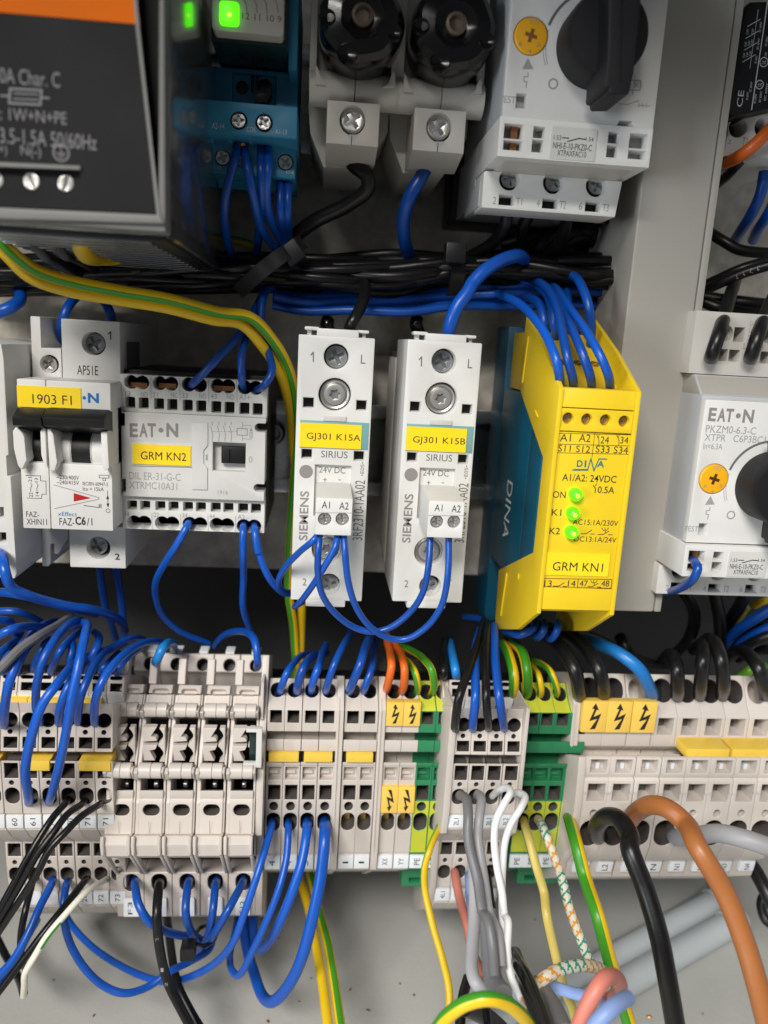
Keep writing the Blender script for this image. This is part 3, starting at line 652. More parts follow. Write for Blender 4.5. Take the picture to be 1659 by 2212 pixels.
for (x, y, r_) in ((690, 715, 62), (640, 975, 58)):
    c = px('D5', x, y, f); q = mm('D5', r_ * .75, x, y, f); b.line(circ(c[0], c[1], q, 18), q * .2, 'print_white', f, True); b.text('UL', (c[0] - q * .5, c[1] - q * .4, c[0] + q * .5, c[1] + q * .4), 'print_white', f, rot=90)
b.build('lettering', t)
b = MB(); T(b, '2', 'D5', 270, 1600, 315, 1660, 52.06, 'print_grey'); T(b, 'T1', 'D5', 440, 1580, 500, 1680, 52.06, 'print_grey'); b.build('terminal_lettering', t)

# ------------------------------------------------------------------ sliver of a device at the left edge
t = thing('control_relay', 'narrow strip of a white device cut off by the left picture edge', 'relay', at('D4', 40, 2040, 8))
b = MB(); D = 72
b.panel([px('D4', *q, D) for q in ((-300, 140), (8, 190), (28, 300), (68, 1065), (50, 1075), (58, 1230), (84, 1240), (132, 2000), (115, 2045), (-300, 2010))], [(hr('D4', -30, 1480, 26, 1565, D), 4, 'cool_grey', None), (hr('D4', -40, 1680, 46, 1765, D), 5, 'black', None), (hc('D4', 2, 1850, 46, D), 5, 'black', None)], D, 62, 'white'); b.build('housing', t, bev=.4)

# ------------------------------------------------------------------ circuit breaker and its auxiliary contact
def zz(cr, x, y, d): return at(cr, x, y, d)[2]
DU, DN = 56, 70
t = thing('circuit_breaker', 'white circuit breaker printed FAZ-C6/1 with a yellow label and black toggle', 'circuit breaker', at('A5', 560, 1230, 8))
b = MB()
ur = R('A4', 366, 474, 712, 860, DU); b.panel(rp(ur), [(hc('A4', 555, 614, 70, DU, 24), 6, 'black', None)], DU, 48, 'white')
lr = R('A5', 411, 985, 744, 1232, DU); b.panel(rp(lr), [(hc('A5', 582, 1114, 70, DU, 24), 7, 'black', None)], DU, 48, 'white')
nt = R('A5', 268, 128, 650, 300, DN); nl = R('A5', 302, 618, 672, 1008, DN)
XA, XB = (nt[0] + nl[0]) / 2, (nt[2] + nl[2]) / 2
b.box((XA, nt[1], XB, nt[3]), DU - 20, DN, 'white'); b.box((XA, nl[1], XB, nl[3]), DU - 20, DN, 'white'); b.box((XA, nl[3] - 1, XB, nt[1] + 1), DU - 20, DN - 7.5, 'white')
b.box((XB - 1.6, nl[3] - 1, XB, nt[1] + 1), DU - 10, DN - 2, 'white'); b.build('housing', t, bev=.45)
DB_ = DN
for (x, y, cr, r_) in ((560, 612, 'A4', 66), (575, 1100, 'A5', 66)):
    c = at(cr, x, y, DU - 4); b = MB(); b.screw((c[0], DU - 4.6, c[2]), mm(cr, r_, x, y, DU) * .93, 'cross', .5, 'dark_steel'); b.build('screw', t, bev=.15)
b = MB(); zc = zz('A5', 460, 535, DN - 4); xs = [at('A5', q, 535, DN - 1)[0] for q in (312, 412, 536, 606)]
for i, m_ in enumerate(('white', 'black', 'white')): b.lathe((xs[i] + .05, DN - 8, zc), [(.1, 0), (6.6, 0), (6.6, xs[i + 1] - xs[i] - .1), (.1, xs[i + 1] - xs[i] - .1)], m_, 32, 'x')
b.build('toggle_barrel', t, bev=.2)
ck = ((285, 410), (300, 400), (322, 440), (345, 600), (330, 655), (300, 650)), ((602, 425), (640, 420), (652, 640), (620, 655), (608, 600))
for q in ck:
    b = MB(); b.panel([px('A5', *p, DN + 3) for p in q], (), DN + 4, 9, 'white'); b.build('cheek', t, bev=.35)
b = MB(); tb = R('A5', 262, 296, 628, 395, DN + 5); b.prism([(DN - 8, tb[3]), (DN + 3, tb[3]), (DN + 7, tb[3] - 2.2), (DN + 6.5, tb[1]), (DN - 8, tb[1] - 4)], tb[0], tb[2], 'black'); b.build('toggle', t, bev=.5)
lb = R('A5', 102, 158, 480, 284, DN + .2)
XL_ = at('A5', 110, 700, DN)[0]
b = MB(); b.panel(rp(lb), (), DN + .3, .35, 'label_yellow'); lo = b.build('yellow_label', t)
b = MB(); T(b, '1903 F1', 'A5', 192, 206, 425, 262, DN + .33, 'print_black'); b.build('lettering', lo)
b = MB(); f = DN + .05
c = px('A5', 499, 224, f); b.flat(circ(c[0], c[1], mm('A5', 11, 499, 224, f)), 'print_blue', f); T(b, 'N', 'A5', 520, 196, 586, 255, f, 'print_blue', bold=.04); b.build('brand_mark', t); b = MB()

T(b, '~230/400V', 'A5', 335, 684, 468, 708, f, 'print_black'); T(b, '~240/415V', 'A5', 335, 714, 468, 738, f, 'print_black'); T(b, 'IEC/EN 60947-2', 'A5', 490, 724, 640, 745, f, 'print_black'); T(b, 'Icu = 15kA', 'A5', 491, 753, 615, 776, f, 'print_black')
b.flat([px('A5', *q, f) for q in ((437, 788), (540, 818), (437, 838))], 'print_red', f + .05)
LN(b, 'A5', ((320, 740), (585, 815), (585, 825), (325, 880)), f, 5, 'print_grey')
T(b, 'xEffect', 'A5', 343, 900, 456, 925, f, 'print_blue'); T(b, 'FAZ-', 'A5', 352, 937, 440, 980, f, 'print_black'); T(b, 'C6', 'A5', 446, 928, 508, 978, f, 'print_black', bold=.03); T(b, '/1', 'A5', 515, 936, 547, 980, f, 'print_black')
LN(b, 'A5', ((498, 862), (585, 874)), f, 4, 'print_black'); 
for q in (588, 598): LN(b, 'A5', ((q, 856), (q, 874)), f, 5, 'print_black')
LN(b, 'A5', ((588, 682), (645, 684), (645, 700), (588, 698)), f, 3, 'print_black', True); LN(b, 'A5', ((610, 700), (626, 700), (626, 714), (610, 714)), f, 3, 'print_black', True)
LN(b, 'A5', ((637, 775), (637, 800)), f, 3, 'print_black'); LN(b, 'A5', ((638, 805), (640, 870)), f, 4, 'print_black')
b.flat([px('A5', *q, f) for q in ((638, 800), (647, 824), (629, 824))], 'print_black', f); b.flat([px('A5', *q, f) for q in ((640, 875), (648, 850), (630, 850))], 'print_black', f)
c = px('A5', 640, 893, f); b.line(circ(c[0], c[1], mm('A5', 12, 640, 893, f), 14), .14, 'print_black', f, True); b.build('printing', t)
b = MB(); one(b, 'A4', 643, 542, 668, 588, DU + .05, 7, 'print_black'); T(b, 'AP51E', 'A4', 457, 744, 581, 800, DU + .05, 'print_black'); T(b, '2', 'A5', 681, 1146, 710, 1184, DU + .05, 'print_black', bold=.02); b.build('terminal_lettering', t)
b = MB(); X = ur[2] + .05
fr = (Vector((X, 0, 0)), Vector((0, -1, 0)), Vector((0, 0, 1)), Vector((1, 0, 0)))
b.flat(rp((-48, ur[3] - 19, -30, ur[3] - 6)), 'print_dark', fr=fr); b.build('side_print', t)

t = thing('auxiliary_contact', 'slim white contact block printed XHIN11, left half of the breaker', 'contact block', at('A5', 200, 1230, 8))
XC = XA - .12; XD = at('A5', 96, 110, DN)[0]; XD = (XD + at('A5', 138, 1000, DN)[0]) / 2
b = MB(); b.box((XD, nt[1], XC, nt[3]), 30, DN, 'white'); b.box((XD, nl[1], XC, nl[3]), 30, DN, 'white'); b.box((XD, nl[3] - 1, XC, nt[1] + 1), 30, DN - 7.5, 'white')
u2 = R('A4', 186, 455, 362, 860, 52); b.panel([(u2[0], u2[1]), (u2[2], u2[1]), (u2[2], zz('A4', 300, 640, 52)), (u2[0] + 3, zz('A4', 300, 640, 52)), (u2[0] + 3, u2[3]), (u2[0], u2[3])], [(hc('A4', 292, 735, 55, 52), 4, 'black', None)], 52, 44, 'white')
l2 = [px('A5', *q, 50) for q in ((245, 1000), (405, 1000), (400, 1060), (345, 1150), (320, 1150), (318, 1090), (300, 1090), (300, 1205), (285, 1225), (248, 1222))]; b.panel(l2, (), 50, 30, 'white'); b.build('housing', t, bev=.4)
c = at('A4', 292, 737, 49); b = MB(); b.screw((c[0], 49.5, c[2]), mm('A4', 50, 292, 737, 52), 'cross', .9, 'steel'); b.build('screw', t, bev=.15)
b = MB(); xs = [at('A5', q, 535, DN - 1)[0] for q in (148, 242)]; b.lathe((xs[0], DN - 8, zc), [(.1, 0), (6.6, 0), (6.6, xs[1] - xs[0]), (.1, xs[1] - xs[0])], 'black', 32, 'x'); b.build('toggle_barrel', t, bev=.2)
for q in (((82, 420), (98, 395), (125, 410), (150, 450), (165, 590), (135, 650), (112, 620), (88, 520)), ((244, 420), (262, 396), (276, 404), (285, 620), (296, 645), (270, 630), (250, 560))):
    b = MB(); b.panel([px('A5', *p, DN + 3) for p in q], (), DN + 4, 9, 'white'); b.build('cheek', t, bev=.35)
b = MB(); tb2 = R('A5', 84, 292, 258, 388, DN + 5); b.prism([(DN - 8, tb2[3]), (DN + 3, tb2[3]), (DN + 7, tb2[3] - 2.2), (DN + 6.5, tb2[1]), (DN - 8, tb2[1] - 4)], tb2[0], tb2[2], 'black'); b.build('toggle', t, bev=.5)
b = MB(); T(b, 'FAZ-', 'A5', 155, 898, 231, 930, f, 'print_black'); T(b, 'XHIN11', 'A5', 158, 941, 278, 976, f, 'print_black')
LN(b, 'A5', ((152, 685), (240, 686), (240, 715), (272, 718), (274, 795), (248, 795), (246, 820), (160, 818)), f, 3, 'print_black')
T(b, '22', 'A5', 172, 785, 193, 812, f, 'print_black', rot=90); T(b, '21', 'A5', 168, 695, 188, 722, f, 'print_black', rot=90); T(b, '14', 'A5', 210, 780, 230, 806, f, 'print_black', rot=90); T(b, '13', 'A5', 205, 700, 225, 724, f, 'print_black', rot=90)
LN(b, 'A5', ((182, 780), (182, 758), (190, 738), (180, 728)), f, 3, 'print_black'); LN(b, 'A5', ((219, 775), (218, 760), (226, 740), (216, 730)), f, 3, 'print_black'); b.build('printing', t)

# ------------------------------------------------------------------ small grey contactor
t = thing('contactor', 'small grey contactor with the yellow label GRM KN2 beside the circuit breaker', 'contactor', at('A5', 1150, 1030, 8))
D = 58
top = R('A5', 712, 104, 1581, 322, D); bot = R('A5', 728, 815, 1568, 1012, D)
KX0, KX1 = (top[0] + bot[0]) / 2, (top[2] + bot[2]) / 2
b = MB(); b.box((KX0 - .2, bot[1] + .1, KX1 + .4, top[3] + 1.3), 8, D - 6, 'black'); b.build('housing', t, bev=.5)
def strip(r, xs_s, ys_s, xs_c, ys_c, name):
    hs = []
    for x, (y0, y1) in zip(xs_s, ys_s): hs.append((rrect(R('A5', x - 30, y0, x + 30, y1, D), .35, 2), 5, 'black', None))
    for (xa, xb), y in zip(xs_c, ys_c):
        ca, cb = px('A5', xa, y, D), px('A5', xb, y, D); q = mm('A5', 43, xa, y, D)
        z = (ca[1] + cb[1]) / 2; half = (cb[0] - ca[0]) / 2; xm = (ca[0] + cb[0]) / 2; e = math.acos(min(1, half / q * .99)) if half < q else 0.35
        e = max(e, .35); o = []
        for i in range(13): a = -pi + e + (2 * pi - 2 * e) * i / 12; o.append((cb[0] + q * cos(a), z + q * sin(a)))
        for i in range(13): a = e + (2 * pi - 2 * e) * i / 12; o.append((ca[0] + q * cos(a), z + q * sin(a)))
        hs.append((o, 6, 'cool_grey', None))
    b = MB(); b.panel(rp(r), hs, D, 10, 'white'); return b.build(name, t, bev=.3)
sx = (771, 851, 942, 1021, 1112, 1192, 1281, 1360, 1448, 1526)
strip((KX0, top[1], KX1, top[3]), sx, [(218 + i * 4.3, 284 + i * 4.8) for i in range(10)], ((776, 842), (945, 1014), (1118, 1184), (1288, 1352), (1450, 1516)), (132, 139, 147, 155, 164), 'upper_terminals')
sx2 = (782, 860, 950, 1028, 1114, 1190, 1278, 1353, 1440, 1516)
strip((KX0, bot[1], KX1, bot[3]), sx2, [(832 + i * 2.2, 888 + i * 2.3) for i in range(10)], ((795, 855), (960, 1020), (1124, 1186), (1284, 1346), (1444, 1506)), (962, 967, 971, 977, 985), 'lower_terminals')
for xa, xb, y in ((772, 870, 150), (940, 1042, 155), (1265, 1385, 170)):
    b = MB(); b.box(R('A5', xa, y - 16, xb, y + 14, D - 3), D - 5.5, D - 3.4, 'copper'); b.build('contact_bar', t)
mid = (KX0 + .5, bot[3] + .05, KX1 - .1, top[1] - .05); Dm = 60
n1 = R('A5', 715, 315, 745, 390, Dm); n2 = R('A5', 720, 705, 755, 782, Dm); n3 = R('A5', 1508, 376, 1590, 428, Dm); n4 = R('A5', 1502, 736, 1590, 782, Dm)
def arcs(cx, cz, q, a0, a1, n=6): return [(cx + q * cos(radians(a0 + (a1 - a0) * i / n)), cz + q * sin(radians(a0 + (a1 - a0) * i / n))) for i in range(n + 1)]
q3, q4 = (n3[3] - n3[1]) / 2, (n4[3] - n4[1]) / 2
o = [(mid[0], mid[1]), (mid[2], mid[1]), (mid[2], n4[1])] + arcs(n4[0] + q4, n4[1] + q4, q4, 270, 90) + [(mid[2], n4[3]), (mid[2], n3[1])] + arcs(n3[0] + q3, n3[1] + q3, q3, 270, 90) + [(mid[2], n3[3]), (mid[2], mid[3]), (mid[0], mid[3]), (mid[0], n1[3]), (mid[0] + 1.1, n1[3]), (mid[0] + 1.1, n1[1]), (mid[0], n1[1]), (mid[0], n2[3]), (mid[0] + 1.1, n2[3]), (mid[0] + 1.1, n2[1]), (mid[0], n2[1])]
b = MB(); b.panel(dedup(o), [(hr('A5', 1260, 490, 1455, 660, Dm), 3, None)], Dm, 9, 'eaton_grey'); b.build('front_plate', t, bev=.3)
b = MB(); b.box(R('A5', 1312, 515, 1452, 612, Dm - 1), Dm - 3, Dm - .6, 'black'); b.box(R('A5', 1325, 525, 1362, 606, Dm - 1), Dm - 2, Dm - .1, 'charcoal'); b.build('manual_slider', t, bev=.15)
b = MB(); b.panel([px('A5', *q, Dm) for q in ((1135, 372), (1232, 374), (1232, 505), (1207, 535), (1207, 610), (1230, 640), (1230, 768), (1138, 766), (1138, 634), (775, 624), (775, 484), (1135, 490))], (), Dm + .5, .6, 'eaton_grey'); b.build('label_holder', t, bev=.2)
b = MB(); b.panel(hr('A5', 785, 503, 1131, 621, Dm + .6), (), Dm + .85, .3, 'label_yellow'); lo = b.build('yellow_label', t)
b = MB(); T(b, 'GRM KN2', 'A5', 834, 546, 1103, 594, Dm + .9, 'print_black'); b.build('lettering', lo)
b = MB(); f = Dm + .05
polar_logo(b, 768, 375, 1056, 457, 'A5', f, 'logo_grey')
T(b, 'DIL ER-31-G-C', 'A5', 765, 668, 1070, 712, f, 'print_grey'); T(b, 'XTRMC10A31', 'A5', 765, 724, 1050, 766, f, 'print_grey'); T(b, '1916', 'A5', 1290, 772, 1350, 797, f, 'print_grey'); T(b, 'I', 'A5', 1219, 560, 1231, 595, f + .0, 'print_grey'); T(b, '0', 'A5', 1473, 572, 1496, 609, f, 'print_grey')
for i, x in enumerate((1254, 1294, 1330, 1367)): LN(b, 'A5', ((x + 3, 368), (x + 3, 385)), f, 4); LN(b, 'A5', ((x - 6, 392), (x + 6, 440), (x + 2, 482)), f, 4)
for x in range(1262, 1400, 22): LN(b, 'A5', ((x, 423), (x + 12, 424)), f, 3)
LN(b, 'A5', ((1405, 405), (1465, 408), (1465, 447), (1405, 444)), f, 5, closed=True); LN(b, 'A5', ((1437, 370), (1437, 405)), f, 3); LN(b, 'A5', ((1437, 447), (1437, 478)), f, 3); LN(b, 'A5', ((1437, 386), (1488, 388), (1488, 470), (1437, 466)), f, 3)
b.flat([px('A5', *q, f) for q in ((1488, 400), (1498, 422), (1478, 422))], 'print_grey', f); LN(b, 'A5', ((1480, 430), (1496, 431), (1496, 458), (1480, 457)), f, 3, closed=True); b.build('printing', t)
b = MB(); f = D + .05
for s_, x0, x1, y in (('13', 742, 772, 190), ('NO', 835, 876, 196), ('21', 905, 935, 198), ('NC', 1012, 1050, 200), ('33', 1078, 1112, 202), ('NO', 1180, 1222, 205), ('43', 1248, 1284, 206), ('NO', 1345, 1386, 210), ('A1+', 1418, 1482, 212)): T(b, s_, 'A5', x0, y - 6, x1, y + 24, f, 'print_grey')
for x, y in ((893, 90), (1065, 95), (1235, 105), (1403, 110)): LN(b, 'A5', ((x, y + 15), (x + 2, y + 140)), f, 3)
b.build('terminal_lettering', t); b = MB()
for s_, x0, x1, y in (('14', 740, 766, 905), ('22', 910, 942, 908), ('34', 1080, 1110, 912), ('44', 1240, 1272, 917), ('A2 -', 1408, 1472, 922)): T(b, s_, 'A5', x0, y - 4, x1, y + 22, f, 'print_grey')
for x, y in ((900, 910), (1070, 915), (1232, 922), (1395, 925)): LN(b, 'A5', ((x, y), (x + 2, y + 95)), f, 3)
b.build('terminal_lettering', t)

# ------------------------------------------------------------------ two white solid state relays
def solid_state_relay(label, code):
    D = 69; lab = 'A' == code[-1]
    t = thing('solid_state_relay', label, 'relay', at('B2', 480, 1040, 8), 'white relays with yellow labels')
    a, c = R('B1', 295, 555, 831, 600, D), R('B2', 238, 950, 726, 1000, D)
    X0, X1 = (a[0] + c[0]) / 2, (a[2] + c[2]) / 2; Z1, Z0 = a[3], c[1]
    SH = lambda cr, x, y: px(cr, x, y, D)
    hs = [(hc('B1', 555, 695, 86, D, 28), 8, 'black', None), (hc('B1', 545, 958, 113, D, 28), 6, 'black', None), (hc('B2', 490, 648, 104, D, 28), 6, 'black', None), (hc('B2', 505, 888, 76, D, 28), 8, 'black', None)]
    for q in ((327, 980, 398, 1048), (695, 1000, 765, 1066), (316, 1336, 385, 1400), (678, 1352, 747, 1416)): hs.append((hr('B1', *q, D), 4, 'black', None))
    hs.append((hr('B2', 405, 66, 652, 420, D), 1.6, None))
    b = MB(); b.panel(rp((X0, Z0, X1, Z1)), hs, D, 30, 'white')
    b.box(R('B1', 420, 505, 712, 570, D), D - 7, D - .05, 'white'); b.box(R('B1', 335, 486, 440, 512, D), D - 6, D - .8, 'white'); b.box(R('B1', 698, 512, 785, 536, D), D - 6, D - .8, 'white')
    b.box(R('B1', 352, 500, 385, 560, D), D - 6, D - 2.5, 'white'); b.box(R('B1', 735, 520, 765, 575, D), D - 6, D - 2.5, 'white')
    b.box(R('B2', 342, 990, 617, 1044, D), D - 8, D - .05, 'white'); b.build('housing', t, bev=.5)
    b = MB(); b.box((X0 + .6, Z0 + 3, X1 - .6, Z1 - 4), 8, 40, 'alu'); b.build('heat_sink', t, bev=.3)
    m0 = None
    for i in range(5):
        b = MB(); b.box((X0 - .1, Z0 + 8 - i * 1.2, X1 + .1, Z1 - 6), 11 + i * 5.4, 12.6 + i * 5.4, 'duct_grey'); b.build('fin', t, bev=.2)
    for (cr, x, y, r_, kd, dd) in (('B1', 555, 697, 78, 'cross', 4), ('B1', 545, 958, 74, 'torx', 1.6), ('B2', 492, 642, 72, 'torx', 1.6), ('B2', 505, 885, 70, 'cross', 5)):
        p = at(cr, x, y, D - dd); b = MB(); q = mm(cr, r_, x, y, D)
        b.screw((p[0], D - dd, p[2]), q, kd, .45, 'dark_steel' if kd == 'cross' else 'steel', h=1)
        if kd == 'torx': b.lathe((p[0], D - dd - 2.2, p[2]), [(.2, .6), (q * 1.42, .6), (q * 1.42, 1.4), (q * 1.30, 1.7), (q * 1.0, 1.2), (q * .9, 1.2)], 'dark_steel', 28)
        b.build('screw', t, bev=.15)
    b = MB(); b.panel(hr('B1', 302, 1143, 777, 1330, D), (), D + .25, .4, 'teal_label'); b.build('label_holder', t, bev=.1)
    b = MB(); b.panel(hr('B1', 302, 1160, 729, 1327, D + .4), (), D + .5, .3, 'label_yellow'); lo = b.build('yellow_label', t)
    b = MB(); T(b, 'GJ301 K15' + code, 'B1', 350, 1228, 722, 1286, D + .54, 'print_black'); b.build('lettering', lo)
    b = MB(); b.box(R('B1', 466, 1108, 622, 1142, D), D, D + .6, 'sticker'); b.build('clip', t, bev=.12)
    b = MB(); p = px('B1', 346, 1490, D); b.panel(circ(p[0], p[1], mm('B1', 47, 346, 1490, D), 24), (), D + .08, .2, 'logo_grey'); b.build('status_lamp', t)
    b = MB(); f = D + .05
    T(b, 'SIRIUS', 'B1', 450, 1348, 634, 1396, f, 'print_dark')
    T(b, 'SIEMENS', 'B2', 300, 242, 362, 584, f, 'logo_grey', rot=90, bold=.02); T(b, '3RF2310-1AA02', 'B2', 676, 168, 745, 584, f, 'print_dark', rot=90); T(b, '•E05•', 'B2', 722, 42, 748, 138, f, 'print_dark', rot=90); b.build('printing', t)
    b = MB(); one(b, 'B1', 380, 664, 412, 728, f, 8, 'print_dark'); T(b, 'L', 'B1', 725, 682, 757, 745, f, 'print_dark'); b.build('terminal_lettering', t); b = MB(); T(b, '2', 'B2', 322, 846, 349, 895, f, 'print_dark'); T(b, 'T', 'B2', 628, 842, 656, 896, f, 'print_grey'); b.build('terminal_lettering', t)
    b = MB(); f = D - 1.6 + .05; T(b, '24V DC', 'B2', 436, 76, 618, 118, f, 'print_dark'); T(b, '+', 'B2', 463, 150, 490, 178, f, 'print_dark'); T(b, '-', 'B2', 570, 162, 586, 168, f, 'print_dark'); b.build('voltage_lettering', t)
    # control plug
    DP = 88; pr = R('B2', 411, 292, 664, 548, DP); zt = at('B2', 530, 208, 74)[2]
    hs = [(circ(px('B2', x, 437, DP)[0] - (pr[0] + pr[2]) / 2, pr[3] - px('B2', x, 437, DP)[1], mm('B2', 46, 475, 437, DP), 18), 2.0, 'dark_steel', None) for x in (475, 597)]
    b = MB(); b.prism([(66, zt), (74, zt), (DP, pr[3]), (DP, pr[1]), (66, pr[1])], pr[0], pr[2], 'white', {2: hs}); pg = b.build('control_plug', t, bev=.3)
    for x in (475, 597): p = at('B2', x, 437, DP); b = MB(); b.screw((p[0], DP - .7, p[2]), mm('B2', 40, 475, 437, DP), 'cross', .2, 'steel', h=.6); b.build('screw', pg, bev=.1)
    b = MB(); f = DP + .05; T(b, 'A1', 'B2', 455, 314, 511, 362, f, 'print_black'); T(b, 'A2', 'B2', 576, 320, 640, 370, f, 'print_black'); LN(b, 'B2', ((412, 392), (664, 394)), f, 4, 'print_grey'); b.build('lettering', pg)
    return t
kA = solid_state_relay('white relay labelled GJ301 K15A with blue wires crossing below its plug', 'A')
kB = solid_state_relay('white relay labelled GJ301 K15B beside the yellow safety relay', 'B')
pa, pb = at('B1', 302, 1160, 69.5), at('B1', 1040, 1186, 69.5)
KDX = pb[0] - pa[0]; KDZ = pb[2] - pa[2]
kB.location = kB.location + Vector((KDX, 0, KDZ)) * S
print('K', KDX, KDZ)

# ------------------------------------------------------------------ yellow safety relay
D = 92
XL = (at('B3', 705, 1040, D)[0] + at('B4', 545, 1250, D)[0]) / 2; XR = (at('B3', 1325, 1120, D)[0] + at('B4', 1098, 1300, D)[0]) / 2
t = thing('safety_relay', 'bright yellow and teal safety relay with three glowing green lamps, left of the duct', 'safety relay', ((XL + XR) / 2, 8, at('B4', 300, 1400, 50)[2]))
print('DINA', XR - XL)
LP = [('B3', 462, 497), ('B3', 590, 742), ('B3', 703, 1035), ('B4', 640, 0), ('B4', 545, 1292), ('B4', 400, 1402), ('B4', 226, 1402), ('B4', 256, 962), ('B4', 512, 830), ('B4', 583, 130), ('B3', 402, 1022)]
sp = [atx(c_, x, y, XL) for c_, x, y in LP]
sp[2] = (D, sp[2][1]); sp[3] = (D, sp[3][1]); sp[4] = (D, sp[4][1])
dback = max(14, sp[0][0])
for X, nm in ((XL, 'side_panel'), (XR - 1.3, 'side_panel')):
    b = MB(); b.prism(sp, X, X + 1.3, 'relay_yellow'); b.build(nm, t, bev=.3)
zlip = at('B3', 960, 1045, D)[2]; zblk0 = at('B3', 960, 1196, D)[2]; zblk1 = at('B3', 960, 1365, D)[2]; zbot = at('B4', 820, 1262, D)[2]
cx_ = [px('B3', x, y, D) for x, y in ((775, 1262), (914, 1270), (1052, 1276), (1190, 1285))]
b = MB(); b.panel(rp((XL + 1.35, zblk1, XR - 1.35, zblk0)), [(circ(p[0], p[1], mm('B3', 41, 900, 1270, D), 20), 3, 'black', None) for p in cx_], D - .3, 20, 'relay_yellow')
b.prism([(D - 24, zlip), (D - 1.2, zlip), (D - .2, zblk0 + .25), (D - 24, zblk0 + .25)], XL + 1.35, XR - 1.35, 'relay_yellow'); b.build('terminal_bar', t, bev=.3)
for i, p in enumerate(cx_):
    b = MB(); b.screw((p[0] - .15, D - 1.9, p[1] - .1), mm('B3', 37, 900, 1270, D), 'slot', (.15, 1.0, .8, .05)[i], 'brass', h=1); b.build('screw', t, bev=.12)
zs = at('B4', 820, 1098, D)[2]
b = MB(); b.panel(rp((XL + 1.35, zs, XR - 1.35, zblk1 - .2)), (), D - .9, 20, 'relay_yellow'); b.build('front_plate', t, bev=.3)
b = MB(); b.prism([(D - 24, zs - .2), (D - .4, zs - .2), (D - .4, zbot), (D - 3, zbot - 1.4), (D - 10, zbot - 2.8), (D - 24, zbot - 3)], XL + 1.35, XR - 1.35, 'relay_yellow'); b.build('lower_cover', t, bev=.3)
zt_, zb_ = at('B3', 200, 560, 12)[2], at('B4', 300, 1340, 26)[2]
b = MB(); b.box((XL + .35, zb_, XR - .35, zt_ - 1), 8, 26, 'relay_teal'); b.box((XL + .35, zbot - 1.5, XR - .35, zlip - 4), 26, D - 26, 'relay_teal'); b.box((XL + .35, zbot - 1, XR - .35, zlip - 8), D - 26, D - 12, 'relay_teal'); b.build('housing', t, bev=.6)
# terminals inside the open top
b = MB(); za = zlip - .5; b.prism([(30, za + 16), (52, za + 16), (62, za + 9), (84, za - 3), (30, za - 3)], XL + 1.4, XR - 1.4, 'relay_yellow'); b.build('entry_block', t, bev=.2)
for i in range(4):
    xx = XL + 4.2 + (XR - XL - 8) * i / 3.0; v = Vector((0, 22, -12)).normalized(); n_ = Vector((0, 12, 22)).normalized()
    b = MB(); b.screw((0, 0, 0), 1.6, 'slot', .7, 'brass', fr=(Vector((xx - 1.2, 66, za + 7.2)), Vector((1, 0, 0)), -v, n_), h=1); b.build('screw', t, bev=.1)
f = D - .85
for i, (x, y) in enumerate(((826, 402), (806, 542), (796, 682))):
    p = at('B4', x, y, D); q = mm('B4', 46, x, y, D)
    b = MB(); b.lathe((p[0], D - .9, p[2]), [(q, 0), (q, 1.6), (q * .9, 2.3), (q * .65, 2.9), (q * .3, 3.2), (.05, 3.3)], 'green_led', 20); ld = b.build('lamp', t)
    b = MB(); b.lathe((p[0] - .0, D + 2.15, p[2] - .1), [(q * .42, -.1), (q * .34, .18), (.05, .3)], 'led_hot', 12); b.build('lamp_core', ld)
b = MB()
T(b, 'A1', 'B3', 712, 1378, 792, 1432, f, 'print_black'); T(b, 'A2', 'B3', 852, 1380, 938, 1436, f, 'print_black'); T(b, '24', 'B3', 1012, 1396, 1074, 1448, f, 'print_black'); T(b, '34', 'B3', 1158, 1398, 1218, 1450, f, 'print_black')
for x in (990, 1138): LN(b, 'B3', ((x - 6, 1385), (x + 10, 1425), (x + 8, 1458)), f, 5, 'print_black'); LN(b, 'B3', ((x + 6, 1405), (x + 10, 1385)), f, 4, 'print_black')
T(b, 'S11 S12', 'B3', 697, 1462, 935, 1512, f, 'print_black'); T(b, 'S33 S34', 'B3', 975, 1468, 1216, 1520, f, 'print_black')
LN(b, 'B3', ((688, 1452), (1228, 1466)), f, 4, 'print_black'); LN(b, 'B3', ((696, 1372), (1240, 1384), (1222, 1528), (680, 1516)), f, 4, 'print_black', True); LN(b, 'B3', ((968, 1374), (948, 1550)), f, 4, 'print_black')
T(b, 'A1/A2: 24VDC', 'B4', 727, 258, 1130, 310, f, 'print_black', bold=.005); T(b, '0.5A', 'B4', 990, 345, 1114, 395, f, 'print_black', bold=.005); T(b, 'ON', 'B4', 658, 380, 754, 430, f, 'print_black'); T(b, 'K1', 'B4', 651, 513, 721, 560, f, 'print_black'); T(b, 'K2', 'B4', 634, 650, 711, 698, f, 'print_black')
LN(b, 'B4', ((958, 335), (974, 362), (970, 390)), f, 6, 'print_black'); LN(b, 'B4', ((975, 340), (982, 322)), f, 5, 'print_black')
T(b, 'AC15:1A/230V', 'B4', 806, 592, 1143, 632, f, 'print_black'); T(b, 'DC13:1A/24V', 'B4', 816, 717, 1130, 756, f, 'print_black')
LN(b, 'B4', ((868, 694), (905, 694), (945, 668)), f, 5, 'print_black'); LN(b, 'B4', ((938, 697), (965, 697)), f, 5, 'print_black'); LN(b, 'B4', ((992, 700), (1030, 700), (1072, 676)), f, 5, 'print_black'); LN(b, 'B4', ((1070, 702), (1098, 702)), f, 5, 'print_black'); LN(b, 'B4', ((1048, 690), (1044, 650)), f, 4, 'print_black'); LN(b, 'B4', ((1022, 652), (1032, 670), (1058, 668), (1070, 652)), f, 4, 'print_black')
